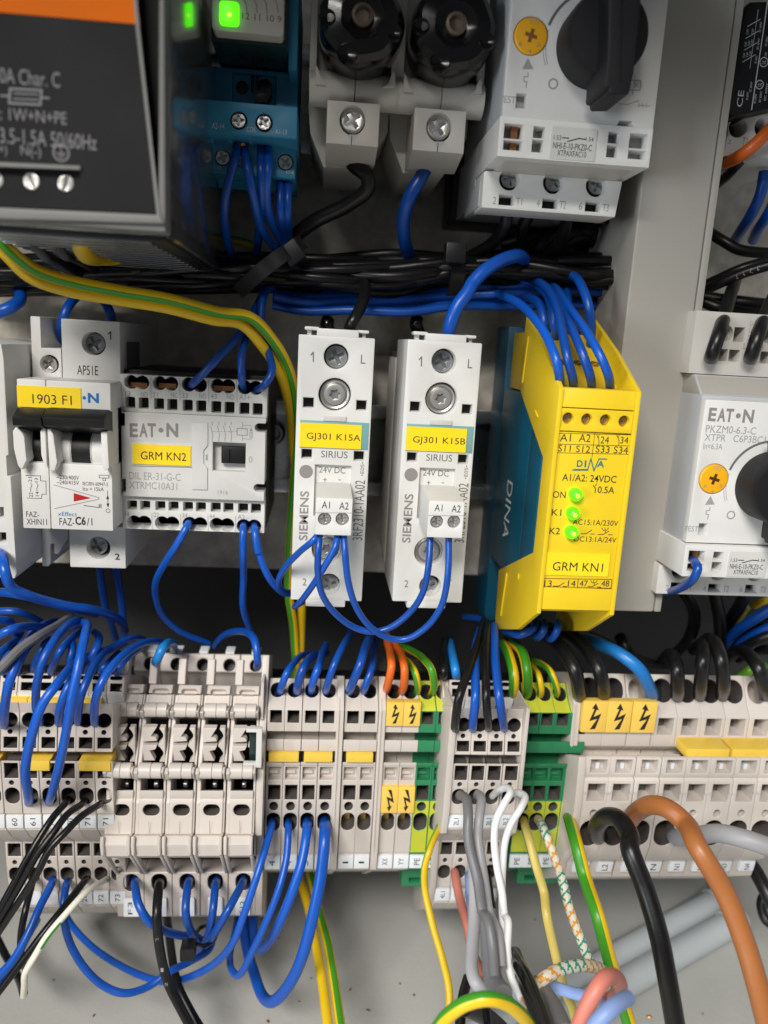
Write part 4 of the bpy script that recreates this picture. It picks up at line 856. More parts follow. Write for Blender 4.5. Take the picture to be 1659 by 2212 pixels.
T(b, 'D', 'B3', 836, 1572, 880, 1622, f, 'print_teal', bold=.03); T(b, 'I', 'B3', 893, 1572, 906, 1624, f, 'print_teal', bold=.02); T(b, 'A', 'B3', 985, 1576, 1040, 1625, f, 'print_teal', bold=.03)
LN(b, 'B3', ((805, 1645), (915, 1646), (940, 1560), (962, 1650), (1000, 1562), (1055, 1564)), f, 9, 'print_teal'); LN(b, 'B3', ((815, 1638), (918, 1638)), f, 4, 'print_teal')
b.build('printing', t)
b = MB(); b.panel(hr('B4', 602, 842, 1080, 1010, D), (), D - .6, .35, 'label_yellow'); lo = b.build('yellow_label', t)
b = MB(); T(b, 'GRM KN1', 'B4', 657, 908, 1030, 972, D - .56, 'print_black'); b.build('lettering', lo)
b = MB(); LN(b, 'B4', ((568, 1025), (1095, 1034), (1088, 1102), (562, 1095)), f, 4, 'print_black', True); LN(b, 'B4', ((846, 1030), (840, 1098)), f, 5, 'print_black')
for s_, x0, x1 in (('13', 594, 650), ('14', 770, 826), ('47', 857, 916), ('48', 1018, 1076)): T(b, s_, 'B4', x0, 1040, x1, 1086, f, 'print_black')
LN(b, 'B4', ((662, 1082), (700, 1082), (742, 1058)), f, 5, 'print_black'); LN(b, 'B4', ((735, 1085), (760, 1085)), f, 5, 'print_black'); LN(b, 'B4', ((918, 1086), (950, 1086), (992, 1062)), f, 5, 'print_black'); LN(b, 'B4', ((990, 1090), (1014, 1090)), f, 5, 'print_black'); LN(b, 'B4', ((966, 1078), (960, 1040)), f, 4, 'print_black'); LN(b, 'B4', ((940, 1042), (950, 1058), (976, 1056), (986, 1042)), f, 4, 'print_black')
b.build('contact_printing', t)
b = MB(); fr = (Vector((XL + .28, 0, 0)), Vector((0, 1, 0)), Vector((0, 0, 1)), Vector((-1, 0, 0)))
a_, c_ = atx('B4', 350, 315, XL), atx('B4', 285, 720, XL); b.text('DINA', (min(a_[0], c_[0]) - 1, c_[1], max(a_[0], c_[0]) + 1, a_[1]), 'print_white', rot=-90, fr=fr); b.build('side_lettering', t)
fr = (Vector((XL - .02, 0, 0)), Vector((0, 1, 0)), Vector((0, 0, 1)), Vector((-1, 0, 0)))
for cr, p_, q_ in (('B3', (478, 655), (432, 1000)), ('B4', (318, 985), (272, 1300)), ('B3', (528, 1200), (545, 1250)), ('B4', (408, 990), (400, 1030))):
    u, v = atx(cr, *p_, XL), atx(cr, *q_, XL); w_ = .7
    b = MB(); b.panel([(u[0] - w_, u[1]), (u[0] + w_, u[1]), (v[0] + w_, v[1]), (v[0] - w_, v[1])], (), 0, .5, 'relay_yellow', fr=(Vector((XL - .35, 0, 0)), fr[1], fr[2], fr[3])); b.build('moulded_rib', t, bev=.15)

# ------------------------------------------------------------------ terminal row
def prof(cr, x, rows):
    """[(d, y)] -> [(d, z)]; y None keeps the last z"""
    o = []
    for d, y in rows: o.append((d, at(cr, x, y, d)[2] if y is not None else o[-1][1]))
    return o
def edge_holes(pr, i, items):
    """items: (kind, x offset mm, width mm, z top, z bottom, depth, floor, wall) along edge i (running downwards)"""
    a, b = pr[i], pr[i + 1]; ln = math.hypot(b[0] - a[0], b[1] - a[1]); dz = a[1] - b[1]; out = []
    for kind, xo, w, zt, zb, dep, fm, wm in items:
        t0, t1 = (a[1] - zt) / dz * ln, (a[1] - zb) / dz * ln
        t0, t1 = max(.06, t0), min(ln - .06, t1)
        r = (xo - w / 2, t0, xo + w / 2, t1)
        poly = rp(r) if kind == 'r' else stad(r, 5) if kind == 's' else rrect(r, .3, 2) if kind == 'q' else circ(xo, (t0 + t1) / 2, w / 2, 14, (t1 - t0) / 2)
        out.append((poly, dep, fm, wm))
    return out
zrail = at('F', 800, 1462, 30)[2]
b = MB(); h = 35
b.prism([(24, zrail), (33, zrail), (33, zrail - 1.2), (25.2, zrail - 1.2), (25.2, zrail - h + 1.2), (33, zrail - h + 1.2), (33, zrail - h), (24, zrail - h)], -200, 300, 'rail')
t = thing('mounting_rail', 'steel rail whose bright edge shows above the bottom row of terminal blocks', 'rail', (50, 0, zrail - h))
b.build('profile', t, bev=.15)
b = MB()
for xx in (-150, 30, 230): b.box((xx, zrail - 30, xx + 16, zrail - 5), .2, 24, 'steel')
b.build('standoff', t, bev=.3)

# --- narrow front entry terminals -------------------------------------------
DT = 66
rowsT = [(34, 378), (57, 372), (62, 532), (DT, 622), (DT, 796), (58, None), (58, 852), (DT + .4, 856), (DT + .9, 905), (DT + .4, 952), (57, None), (57, 1034), (DT + .6, 1037), (DT + .6, 1064), (DT, 1068), (DT, 1205), (DT, 1347), (DT - 1, 1760), (DT - 1.6, 1766), (DT - 1.6, 1895), (34, 1912)]
XT = 470
prT = prof('C3', XT, rowsT)
zT = lambda y, d=DT: at('C3', XT, y, d)[2]
cxs = [at('C3', x, 1400, DT)[0] for x in (140, 275, 412, 548)]
PT = (cxs[3] - cxs[0]) / 3
print('pitch', PT)
def slim_terminal(x, label, m='beige', lime=None, mark='1', group=None, top_open=True, warn=False):
    t = thing('terminal_block', label, 'terminal', (x, 34, prT[-1][1]), group)
    w = PT - .16; hs = {}
    dk = 'black' if m == 'beige' else 'black'
    hs[1] = edge_holes(prT, 1, [('s', 0, w * .80, zT(405, 58), zT(526, 62), 7, 'black', 'cavity')])
    if not warn:
        hs[3] = edge_holes(prT, 3, [('r', 0, w * .68, zT(628), zT(728), 7, 'black', 'cavity')])
    hs[14] = edge_holes(prT, 14, [('r', .1, w * .78, zT(1078), zT(1182), 2.6, None, None)])
    h15 = [] if warn else [('r', .05, w * .74, zT(1222), zT(1338), 7, 'black', 'cavity')]
    hs[15] = edge_holes(prT, 15, h15)
    h16 = [('s', 0, w * .82, zT(1446), zT(1592), 7, 'black', 'cavity')]
    if not warn: h16.insert(0, ('c', 0, w * .54, zT(1356), zT(1430), 5, 'black', 'cavity'))
    hs[16] = edge_holes(prT, 16, h16)
    sm = {1: lime, 2: lime, 16: lime} if lime else None
    b = MB(); b.prism(prT, x - w / 2, x + w / 2, m, hs, {k: v for k, v in (sm or {}).items()})
    b.build('body', t, bev=.16, seg=1)
    b = MB()
    b.box((x - w * .30, zT(1145), x + w * .22, zT(1124)), DT - 2.7, DT - 1.4, m); b.build('latch', t)
    if m == 'beige' and mark in ('1', 'XX', 'YY'):
        b = MB(); b.box((x - w * .24, zT(1592) + .6, x + w * .18, zT(1520)), DT - 7.5, DT - 6.2, 'brass'); b.build('contact', t)
    b = MB(); zz_ = (zT(1880, DT - 1.5), zT(1778, DT - 1.5)); b.box((x - w * .47, zz_[0], x + w * .47, zz_[1]), DT - 2, DT - .9, 'tag'); tg = b.build('marker_tag', t, bev=.15)
    b = MB(); hgt = zz_[1] - zz_[0]; b.text(mark, (x - w * .18, zz_[0] + hgt * (.26 if mark != '1' else .42), x + w * .16, zz_[1] - hgt * (.2 if len(mark) > 1 else .34 if mark != '1' else .44)), 'print_black', DT - .85, rot=90); b.build('lettering', tg)
    return t
TX = {}
for i, (x, mk, lb) in enumerate(zip(cxs, ('4', '4', '5', '5'), ('beige terminal block beside the fuse terminals, its lower wire leftmost of four', 'beige terminal block with a thin blue wire, second right of the fuse terminals', 'beige terminal block with a thick blue wire, third right of the fuse terminals', 'beige terminal block with the thickest looping blue wire, fourth right of the fuse terminals'))):
    slim_terminal(x, lb, mark=mk, group='beige slim terminal blocks')
x1s = [at('C3', x, 1400, DT)[0] for x in (738, 868)]
slim_terminal(x1s[0], 'beige terminal block tagged 1 with empty brass lower hole, left of its twin', mark='1', group='beige slim terminal blocks')
slim_terminal(x1s[1], 'beige terminal block tagged 1 with empty brass lower hole, right of its twin', mark='1', group='beige slim terminal blocks')
x2s = [at('C3', x, 1400, DT)[0] for x in (1058, 1190)]
slim_terminal(x2s[0], 'beige terminal block tagged XX with yellow lightning covers and an orange wire', mark='XX', warn=True, group='terminal blocks under lightning covers')
slim_terminal(x2s[1], 'beige terminal block tagged YY with yellow lightning covers and an orange wire', mark='YY', warn=True, group='terminal blocks under lightning covers')
x3s = [at('C3', x, 1400, DT)[0] for x in (1318, 1448)]
slim_terminal(x3s[0], 'green and yellow earth terminal block touching the YY block, lower hole empty', 'pe_green', 'pe_lime', 'PE', group='earth terminal blocks')
slim_terminal(x3s[1], 'green and yellow earth terminal block with a thin striped wire drooping below', 'pe_green', 'pe_lime', 'PE', group='earth terminal blocks')
x4s = [at('C4', x, 1330, DT)[0] for x in (765, 875, 992, 1112)]
for x, lb in zip(x4s, ('green and yellow earth terminal block holding the pale yellow wire', 'green and yellow earth terminal block holding the braided wire', 'green and yellow earth terminal block with an empty lower hole, beside the braided wire', 'green and yellow earth terminal block holding the bold green striped wire, rightmost')):
    slim_terminal(x, lb, 'pe_green', 'pe_lime', 'PE', group='earth terminal blocks')
for xa, xb, lb in ((1320, 1440, 'left'), (0, 0, 'right')):
    if xa: p0, p1 = at('C3', 1160, 1870, 50), at('C3', 1415, 2000, 50)
    else: p0, p1 = at('C4', 715, 1760, 50), at('C4', 1010, 1905, 50)
    t = thing('rail_foot', 'green earth foot clamped under the %s pair of green terminals' % lb if xa else 'green earth foot clamped under the four green terminals beside the big blocks', 'rail foot', (p0[0], 34, p1[2]))
    b = MB(); b.panel(rp((p0[0], p1[2], p1[0], p0[2])), [(rp((p0[0] + 3, p1[2] + 1.6, p0[0] + 7, p1[2] + 3.6)), 3, 'black', None)], 52, 24, 'pe_green'); b.build('body', t, bev=.4)
# end plates between the groups
rowsE = [(34, 345), (58, 345), (64, 520), (DT + 1.2, 620), (DT + 1.2, 1760), (DT, 1900), (34, 1930)]
prE = prof('C3', XT, rowsE)
def end_plate(x0, x1, label, pr=prE, m='beige'):
    t = thing('end_plate', label, 'end plate', ((x0 + x1) / 2, 34, pr[-1][1]), 'end plates between terminal groups')
    b = MB(); b.prism(pr, x0, x1, m); b.build('plate', t, bev=.3)
    b = MB(); b.prism([(p[0] + .5, p[1]) for p in pr[2:5]] + [(60, pr[4][1]), (60, pr[2][1])], x0 + .35, x0 + .75, m); b.build('rib', t)
end_plate((cxs[3] + x1s[0]) / 2 - 1.35, (cxs[3] + x1s[0]) / 2 + .95, 'beige end plate between the four wired blocks and the pair tagged 1')
end_plate((x1s[1] + x2s[0]) / 2 - 1.1, (x1s[1] + x2s[0]) / 2 + 1.15, 'beige end plate between the pair tagged 1 and the XX block')
# jumpers and lightning covers
def jumper(x0, x1, z0, z1, d0, d1, label):
    b = MB(); b.box((x0, z0, x1, z1), d0, d1, 'jumper'); b.lathe((x0 + (x1 - x0) * .22, d1 - .1, (z0 + z1) / 2), [(.1, .25), (.45, .25), (.5, 0)], 'jumper', 10)
    o = b.build('jumper', org=((x0 + x1) / 2, d0, z0), bev=.18); tag(o, label, 'jumper', 'yellow jumpers in the terminal slots')
for xa, xb, lb in ((cxs[0] - 2, cxs[1] + 2.2, 'yellow jumper on the terminals with four blue wires, left of two'), (cxs[2] - 1.9, cxs[3] + 1.8, 'yellow jumper on the terminals with four blue wires, right of two'), (x1s[0] - 1.7, x1s[1] + 1.7, 'yellow jumper across the two blocks tagged 1')):
    jumper(xa, xb, zT(1026, 67), zT(962, 67), 57.2, 68, lb)
def warn_cover(x0, x1, z0, z1, d, label, up=True, tilt=0):
    t = thing('warning_cover', label, 'warning cover', ((x0 + x1) / 2, d - 1, z0), 'yellow lightning covers')
    b = MB(); b.box((x0, z0, x1, z1), d - 3, d, 'warn'); b.build('cover', t, bev=.25)
    cx, w, h = (x0 + x1) / 2 + .15, x1 - x0, z1 - z0
    s_ = 1 if up else -1; cz = (z0 + z1) / 2
    P = [(-.03, .46), (.13, .22), (.03, .24), (-.06, -.0), (.24, .12), (.06, -.40), (-.16, -.42), (.10, -.06), (-.22, -.14), (-.06, .26), (-.16, .28)]
    b = MB(); b.flat([(cx + a * w * (1 if up else 1), cz + s_ * c_ * h * .96) for a, c_ in P], 'print_black', d + .05); b.build('lightning_mark', t)
for x, lb in zip(x2s, ('above the XX tag', 'above the YY tag')):
    warn_cover(x - PT * .5 + .05, x + PT * .5 - .05, zT(728), zT(538), DT + 1.4, 'upper yellow lightning cover %s, arrow pointing up' % lb, True)
    warn_cover(x - PT * .5 + .05, x + PT * .5 - .05, zT(1425), zT(1215), DT + 1.4, 'lower yellow lightning cover %s, arrow pointing down' % lb, False)

# --- two level terminals ------------------------------------------------------
DM = 79
rowsL = [(34, 372), (60, 372), (62, 372), (64, 505), (64, 512), (60, 585), (DM - 1, 588), (DM - 2, 660), (DM, 945), (DM - 7, None), (DM - 7, 1008), (DM, 1012), (DM, 1150), (DM - .6, 1395), (DM - 1.4, 1402), (DM - 1.6, 1515), (DM - 5, 1560), (66, 1600), (66, 1712), (65, 1955), (64.5, 2075), (60, 2110), (34, 2125)]
XLv = 468
prL = prof('C4', XLv, rowsL)
zL = lambda y, d=DM: at('C4', XLv, y, d)[2]
c4 = [at('C4', x, 1172, DM)[0] for x in (275, 403, 530, 660)]
PL = (c4[3] - c4[0]) / 3
def level_proto(x):
    w = PL - .14; hs = {}
    hs[2] = edge_holes(prL, 2, [('s', 0, w * .72, zL(385, 62), zL(418, 63), 6, 'black', 'cavity'), ('r', .2, w * .70, zL(440, 63), zL(500, 64), 6, 'black', 'cavity')])
    hs[7] = edge_holes(prL, 7, [('s', 0, w * .80, zL(672), zL(782), 8, 'black', 'cavity'), ('c', 0, w * .28, zL(796), zL(830), 5, 'black', 'cavity'), ('r', .15, w * .74, zL(848), zL(922), 6, 'black', 'cavity')])
    hs[11] = edge_holes(prL, 11, [('r', .12, w * .76, zL(1030), zL(1140), 6, 'black', 'cavity')])
    hs[12] = edge_holes(prL, 12, [('c', 0, w * .28, zL(1156), zL(1192), 5, 'black', 'cavity'), ('s', 0, w * .80, zL(1210), zL(1332), 8, 'black', 'cavity')])
    hs[17] = edge_holes(prL, 17, [('r', .1, w * .76, zL(1615, 66), zL(1708, 66), 5, 'black', 'cavity')])
    hs[18] = edge_holes(prL, 18, [('c', 0, w * .28, zL(1730, 65.5), zL(1765, 65.5), 5, 'black', 'cavity'), ('s', 0, w * .80, zL(1786, 65.5), zL(1896, 65.5), 7, 'black', 'cavity')])
    b = MB(); b.prism(prL, x - w / 2, x + w / 2, 'beige', hs); return b
def level_terminal(x, label, marks, proto=None):
    t = thing('terminal_block', label, 'terminal', (x, 34, prL[-1][1]), 'two level terminal blocks')
    if proto is None: o = level_proto(x).build('body', t, bev=.16, seg=1)
    else: o = dup(proto, parent=t); o.location = proto.location
    w = PL
    for k, (mk, z0, z1, d) in enumerate(((marks[0], zL(1502, DM - 1), zL(1410, DM - 1), DM - .9), (marks[1], zL(2058, 66), zL(1968, 66), 66.2))):
        b = MB(); b.box((x - w * .46, z0, x + w * .46, z1), d - 1, d, 'tag'); tg = b.build('marker_tag', t, bev=.15)
        if mk: b = MB(); hg = z1 - z0; b.text(mk, (x - w * .15, z0 + hg * .2, x + w * .15, z1 - hg * .2), 'print_black', d + .05, rot=90); b.build('lettering', tg)
    b = MB(); zt_ = zL(545, 63); b.prism([(62.2, zL(514, 64)), (64.6, zL(516, 64.6)), (62.6, zL(582, 60)), (60.2, zL(584, 60))], x - w * .47, x + w * .47, 'tag'); b.build('marker_tag', t, bev=.1)
    return t, o if proto is None else proto
p0_ = None
for x, mk, lb in zip(c4, (('2L1', '4L1'), ('2L2', '4L2'), ('3L1', 'N'), ('3L2', 'N')), ('two level terminal block tagged 2L1 with a dark grey wire above salmon pink', 'two level terminal block tagged 2L2 with a bent grey wire, between green groups', 'two level terminal block tagged 3L1 with a white wire, between green groups', 'two level terminal block tagged 3L2 with a white wire, beside the green earth group')):
    t_, p_ = level_terminal(x, lb, mk, None)
    p0_ = p_
rowsS = [(34, 372), (60, 372), (65, 505), (62, 560), (DM + .6, 575), (DM + .8, 1400), (DM - 1, 1545), (67, 1600), (67, 1960), (60, 2120), (34, 2130)]
prS = prof('C4', XLv, rowsS)
end_plate(c4[3] + PL * .5, c4[3] + PL * .5 + 1.3, 'beige end plate closing the two level blocks beside the earth group', prS)
end_plate(c4[0] - PL * .5 - 2.2, c4[0] - PL * .5, 'beige end plate between the drooping striped wire and the 2L1 block', prS)
cl = [at('C1', x, 1240, DM)[0] for x in (-45, 73, 190, 308, 427, 540, 655)]
PLL = (cl[6] - cl[0]) / 6
print('pitch left', PLL, PL)
for i, (x, mk, lb) in enumerate(zip(cl, (('', ''), ('60', ''), ('61', ''), ('70', '20'), ('70', '20'), ('71', '72'), ('71', '73')), ('two level terminal block cut by the left picture edge, wires massed above', 'two level terminal block tagged 60 with its front hole empty', 'two level terminal block tagged 61 with a blue wire in front', 'two level terminal block with the second front blue wire, right of the 61 block', 'two level terminal block tagged 70 and 20, behind the leftmost front black wire', 'two level terminal block tagged 71 and 72, behind the middle front black wire', 'two level terminal block tagged 71 and 73, against the fuse terminals'))):
    level_terminal(x, lb, mk, None) if PLL else 0
for xa, xb, y0, y1, lb in ((cl[0] - 6, cl[0] + 2.2, 1038, 1098, 'yellow jumper cut by the left picture edge on the left terminal blocks'), (cl[2] - 2.2, cl[3] + .6, 1036, 1096, 'yellow jumper between the two front blue wires on the left'), (cl[5] - 1.8, cl[6] + 2.2, 1034, 1096, 'yellow jumper touching the left flank of the fuse terminals')):
    jumper(xa, xb, at('C1', 300, y1, DM - 2)[2], at('C1', 300, y0, DM - 2)[2], DM - 6.8, DM + .6, lb)
for xa, xb, lb in ((cl[0] - 3, cl[1] + .9, 'long yellow jumper behind the left wires, nearest the picture edge'), (cl[1] + 1.1, cl[3] + 1.2, 'long yellow jumper behind the left wires, middle one'), (cl[3] + 1.5, cl[5] + 1.6, 'long yellow jumper behind the left wires, nearest the fuse terminals')):
    jumper(xa, xb, at('C1', 300, 716, 65)[2], at('C1', 300, 664, 65)[2], 58, 66, lb)

# --- fuse terminals with hinged carriers ---------------------------------------
rowsB = [(22, 105), (33, 108), (37, 250), (36, 262), (34.5, 300), (34.5, 1720), (60, 1730), (66, 1836), (66, 2010), (65, 2176), (34, 2185)]
XF = 790
zf = lambda y, d, x=XF: at('C2', x, y, d)[2]
prB = prof('C2', XF, rowsB)
cf = [at('C2', x, 1350, 76)[0] for x in (197, 434, 671, 908, 1144)]
PF = (cf[4] - cf[0]) / 4
print('fuse pitch', PF)
carp = [(54, 150), (56, 340), (60, 436), (62, 520), (67, 530), (70.5, 570), (69, 618), (66, 628), (74, 1004), (78, 1012), (79.5, 1055), (78, 1104), (75, 1112), (76, 1250), (77, 1290), (77.5, 1400), (79, 1530), (82, 1545), (83, 1620), (82, 1705), (78, 1718)]
def fuse_terminal(x, label, mark, first):
    t = thing('fuse_terminal', label, 'fuse terminal', (x, 34, prB[-1][1]), 'hinged fuse terminals')
    w = PF - .2; x0, x1 = x - w / 2, x + w / 2
    hs = {1: edge_holes(prB, 1, [('s', .9, w * .46, zf(142, 34), zf(242, 36.7), 7, 'black', 'cavity')]), 7: edge_holes(prB, 7, [('s', .35, w * .56, zf(1848, 66), zf(1985, 66), 8, 'black', 'cavity')])}
    b = MB(); b.prism(prB, x0, x1, 'beige', hs); b.build('base', t, bev=.25, seg=1)
    b = MB(); b.box((x - .9, zf(103, 32), x + 2.3, zf(86, 32)), 27, 32.5, 'tag'); b.build('marker_tag', t, bev=.15)
    P = lambda d, y: (d, zf(y, d))
    m = 'beige_warm'; L_, Rr = x0 + .1, x1 - .1
    # the two side walls of the carrier
    wall = [P(d, y) for d, y in carp[2:]] + [P(60, 1718), P(58, 436)]
    b = MB(); b.prism(wall, L_, L_ + 1.25, m); b.prism([(d - .6, z) for d, z in wall], Rr - .75, Rr, m)
    # cross bands, floors and the face with its oval slot
    for y0, y1, d in ((528, 622, 68.8), (1008, 1106, 78.2)):
        zc = (zf(y0, d) + zf(y1, d)) / 2; r_ = abs(zf(y0, d) - zf(y1, d)) / 2
        b.lathe((L_ + 1.0, d - 1.8, zc), [(.1, 0), (r_ + .25, 0), (r_ + .25, (Rr - L_) / 2 - .55), (.1, (Rr - L_) / 2 - .55)], m, 20, 'x')
        b.lathe((x + .5, d - 1.8, zc), [(.1, 0), (r_ + .25, 0), (r_ + .25, (Rr - L_) / 2 - 1.3), (.1, (Rr - L_) / 2 - 1.3)], m, 20, 'x')
    face = [P(76.2, 1250), P(77, 1290), P(77.5, 1400), P(79, 1530), P(82, 1545), P(83, 1620), P(82, 1705), P(78, 1718), P(70, 1718), P(70, 1250)]
    ov = edge_holes(face, 1, [('x', 0, w * .62, zf(1302, 77.2), zf(1390, 77.4), 5, 'black', 'cavity')])
    r4 = ov[0][0]; ys = [p[1] for p in r4]; ov = [(stad((-w * .27, min(ys), w * .30, max(ys)), 5), 5, 'black', 'cavity')]
    b.prism(face, L_ + 1.0, Rr - .6, m, {1: ov})
    b.prism([P(76, 1190), P(76.2, 1252), P(70, 1252), P(70, 1180)], L_ + 1.0, Rr - .6, m)
    top = [P(60, 432), P(62.5, 522), P(58, 522), P(56, 432)]
    b.prism(top, L_ + .9, Rr - .6, m, {0: [(rp((-w * .3, 1.2, w * .22, 5.0)), 1.2, None, None)] if abs(top[0][1] - top[1][1]) > 6.4 else []})
    lip = [P(58.5, 356), P(61, 424), P(56, 424), P(54, 356)]
    b.prism(lip, L_ + .9, Rr - .6, m, {0: [(stad((-w * .28, 1.3, w * .28, 3.2), 4), 2, None, None)]})
    b.prism([P(54, 150), P(57.5, 352), P(53, 352), P(50, 150)], L_ + .2, L_ + 2.7, m)
    b.build('carrier', t, bev=.22, seg=1)
    # spring clip teeth in the open window: left comb and right wavy rail
    d0 = 71.5; zt, zb = zf(655, 68), zf(975, 73); hgt = zt - zb
    q = lambda a, u: (L_ + 1.2 + (Rr - L_ - 2.0) * a, zt - hgt * u)
    for pts, nm in (([(0, 0), (.62, 0), (.36, .27), (.58, .30), (.64, .40), (0, .43)], 'comb'), ([(0, .54), (.64, .54), (.56, .66), (.30, .70), (.54, 1.0), (0, 1.0)], 'comb')):
        c_ = MB(); c_.panel([q(*p) for p in pts], (), d0, 2.6, m); c_.build(nm, t, bev=.12, seg=1)
    wav = [(1.0, -.02), (.76, -.02)] + [(.76 + .17 * sin(pi * i / 8), .02 + .42 * i / 8) for i in range(9)] + [(.70, .47), (.70, .54)] + [(.76 + .17 * sin(pi * i / 8), .57 + .41 * i / 8) for i in range(9)] + [(.74, 1.02), (1.0, 1.02)]
    c_ = MB(); c_.panel([q(*p) for p in dedup(wav)], (), d0 + .4, 2.4, m); c_.build('wavy_rail', t, bev=.12, seg=1)
    c_ = MB(); c_.box((L_ + 1.1, zf(990, 60), Rr - .5, zf(640, 60)), 58.5, 59.5, 'black'); c_.box((L_ + 1.1, zf(1245, 66), Rr - .5, zf(1115, 66)), 64, 65, 'black'); c_.build('black_backing', t)  # plain black sheets behind the two open windows
    c_ = MB(); c_.lathe((L_ + 1.6, 63, zf(800, 64)), [(.1, 0), (2.0, 0), (2.0, w - 4), (.1, w - 4)], 'clear_dark', 16, 'x'); c_.lathe((x - .3, 69, zf(1150, 70)), [(.1, 0), (1.2, 0), (1.2, 1.4), (.1, 1.4)], 'dark_steel', 12, 'x'); c_.build('fuse_clip', t, bev=.1)
    # latch ears and legs
    for xx, nm in ((L_ - .05, 'ear'), (Rr - 1.15, 'ear')):
        c_ = MB(); c_.prism([P(79.5, 1535), P(83.6, 1552), P(84.2, 1620), P(83.6, 1700), P(80, 1722), P(76, 1722), P(76, 1535)], xx, xx + 1.15, m); c_.build(nm, t, bev=.3, seg=1)
    c_ = MB(); c_.prism([P(81.5, 1700), P(81.5, 1716), P(68, 1842), P(66, 1842), P(66, 1820), P(76, 1705)], L_, L_ + 1.0, m); c_.prism([P(81.5, 1700), P(81.5, 1716), P(68, 1842), P(66, 1842), P(66, 1820), P(76, 1705)], Rr - .9, Rr, m); c_.build('leg', t, bev=.2, seg=1)
    c_ = MB(); c_.line([(x - .05, zf(1405, 77.6)), (x + .1, zf(1520, 78.8))], .1, 'print_dark', 79.2); c_.build('seam', t)
    z0, z1 = zf(2178, 67), zf(2042, 67)
    c_ = MB(); c_.panel(rrect((x - w * .22, z0, x + w * .32, z1), .4, 2), (), 67.2, 1.0, 'tag'); tg = c_.build('marker_tag', t, bev=.12)
    c_ = MB(); c_.text(mark, (x - w * .06, z0 + 1, x + w * .10, z1 - 1), 'print_black', 67.25, rot=90); c_.build('lettering', tg)
for i, x in enumerate(cf):
    fuse_terminal(x, ('beige fuse terminal with open comb window tagged F3, leftmost of five', 'beige fuse terminal with a black wire below its legs, second of five', 'beige fuse terminal with open comb window, middle one of five', 'beige fuse terminal with open comb window, fourth of five from the left', 'beige fuse terminal tagged F12 next to the tall end bracket')[i], ('F3', 'F0', 'F1', 'F1', 'F12')[i], i == 0)
# tall end bracket right of the fuse terminals
PB = [(34, zf(108, 34)), (57, zf(108, 57)), (60, zf(250, 60)), (66, zf(640, 66)), (74, zf(1000, 74)), (76.5, zf(1400, 76.5)), (77, zf(1545, 77)), (67, zf(1560, 67)), (66, zf(2176, 66)), (34, zf(2190, 34))]
t = thing('end_bracket', 'tall beige end bracket hugging the right flank of the fuse terminals', 'end bracket', (cf[4] + PF / 2 + 1, 34, PB[-1][1]))
xb = cf[4] + PF / 2 - .05; b = MB(); b.prism(PB, xb, xb + 2.3, 'beige'); b.build('plate', t, bev=.35)
b = MB(); zt, zb = zf(620, 70), zf(1000, 76)
b.panel([(xb - 3.4, zt), (xb + 1.6, zt), (xb + 1.6, zb), (xb - 4.2, zb), (xb - 4.2, zb + 1.5), (xb - .2, zb + 1.5), (xb - .2, zt - 1.2), (xb - 3.4, zt - 1.2)], (), 76.6, 2, 'white'); b.build('clip_frame', t, bev=.2)
b = MB(); b.box((xb - 2.6, zf(990, 72), xb - .2, zf(650, 70)), 72.3, 73, 'clear_dark'); b.build('clear_window', t, bev=.15)
b = MB(); b.prism([(67, zf(255, 60)), (67, zf(610, 66)), (60, zf(610, 66)), (60, zf(255, 60))], xb + .5, xb + 1.2, 'beige'); b.build('rib', t)

# --- big terminals on the right -------------------------------------------------
rowsG = [(36, 380), (58, 372), (63, 590), (66, 690), (66, 905), (62, 930), (60, None), (60, 975), (75, 978), (76, 1000), (76, 1120), (75.4, 1138), (76.4, 1160), (76.4, 1320), (76, 1650), (74, 1742), (70, 1752), (69, 1868), (36, 1885)]
XG = 800
prG = prof('C5', XG, rowsG)
zG = lambda y, d=76: at('C5', XG, y, d)[2]
cg = [at('C5', x, 1245, 76)[0] for x in (378, 562, 750, 936, 1118, 1298)]
PG = (cg[5] - cg[0]) / 5
cg += [cg[5] + PG, cg[5] + 2 * PG]
print('big pitch', PG)
gl = ('L1', 'L2', 'L3', 'N', 'N1', 'N2', 'N3', 'N4')
glb = ('big beige terminal block tagged L1 with the black cable in front', 'big beige terminal block tagged L2 behind the bend of the brown cable', 'big beige terminal block whose upper hole is empty, under the third lightning cover', 'big beige terminal block tagged N with a sky blue wire above', 'big beige terminal block with a black hooped wire, right of the sky blue wire', 'big beige terminal block with the taller-left twin black hoop above', 'big beige terminal block with the right twin black hoop above', 'big beige terminal block cut by the right edge')
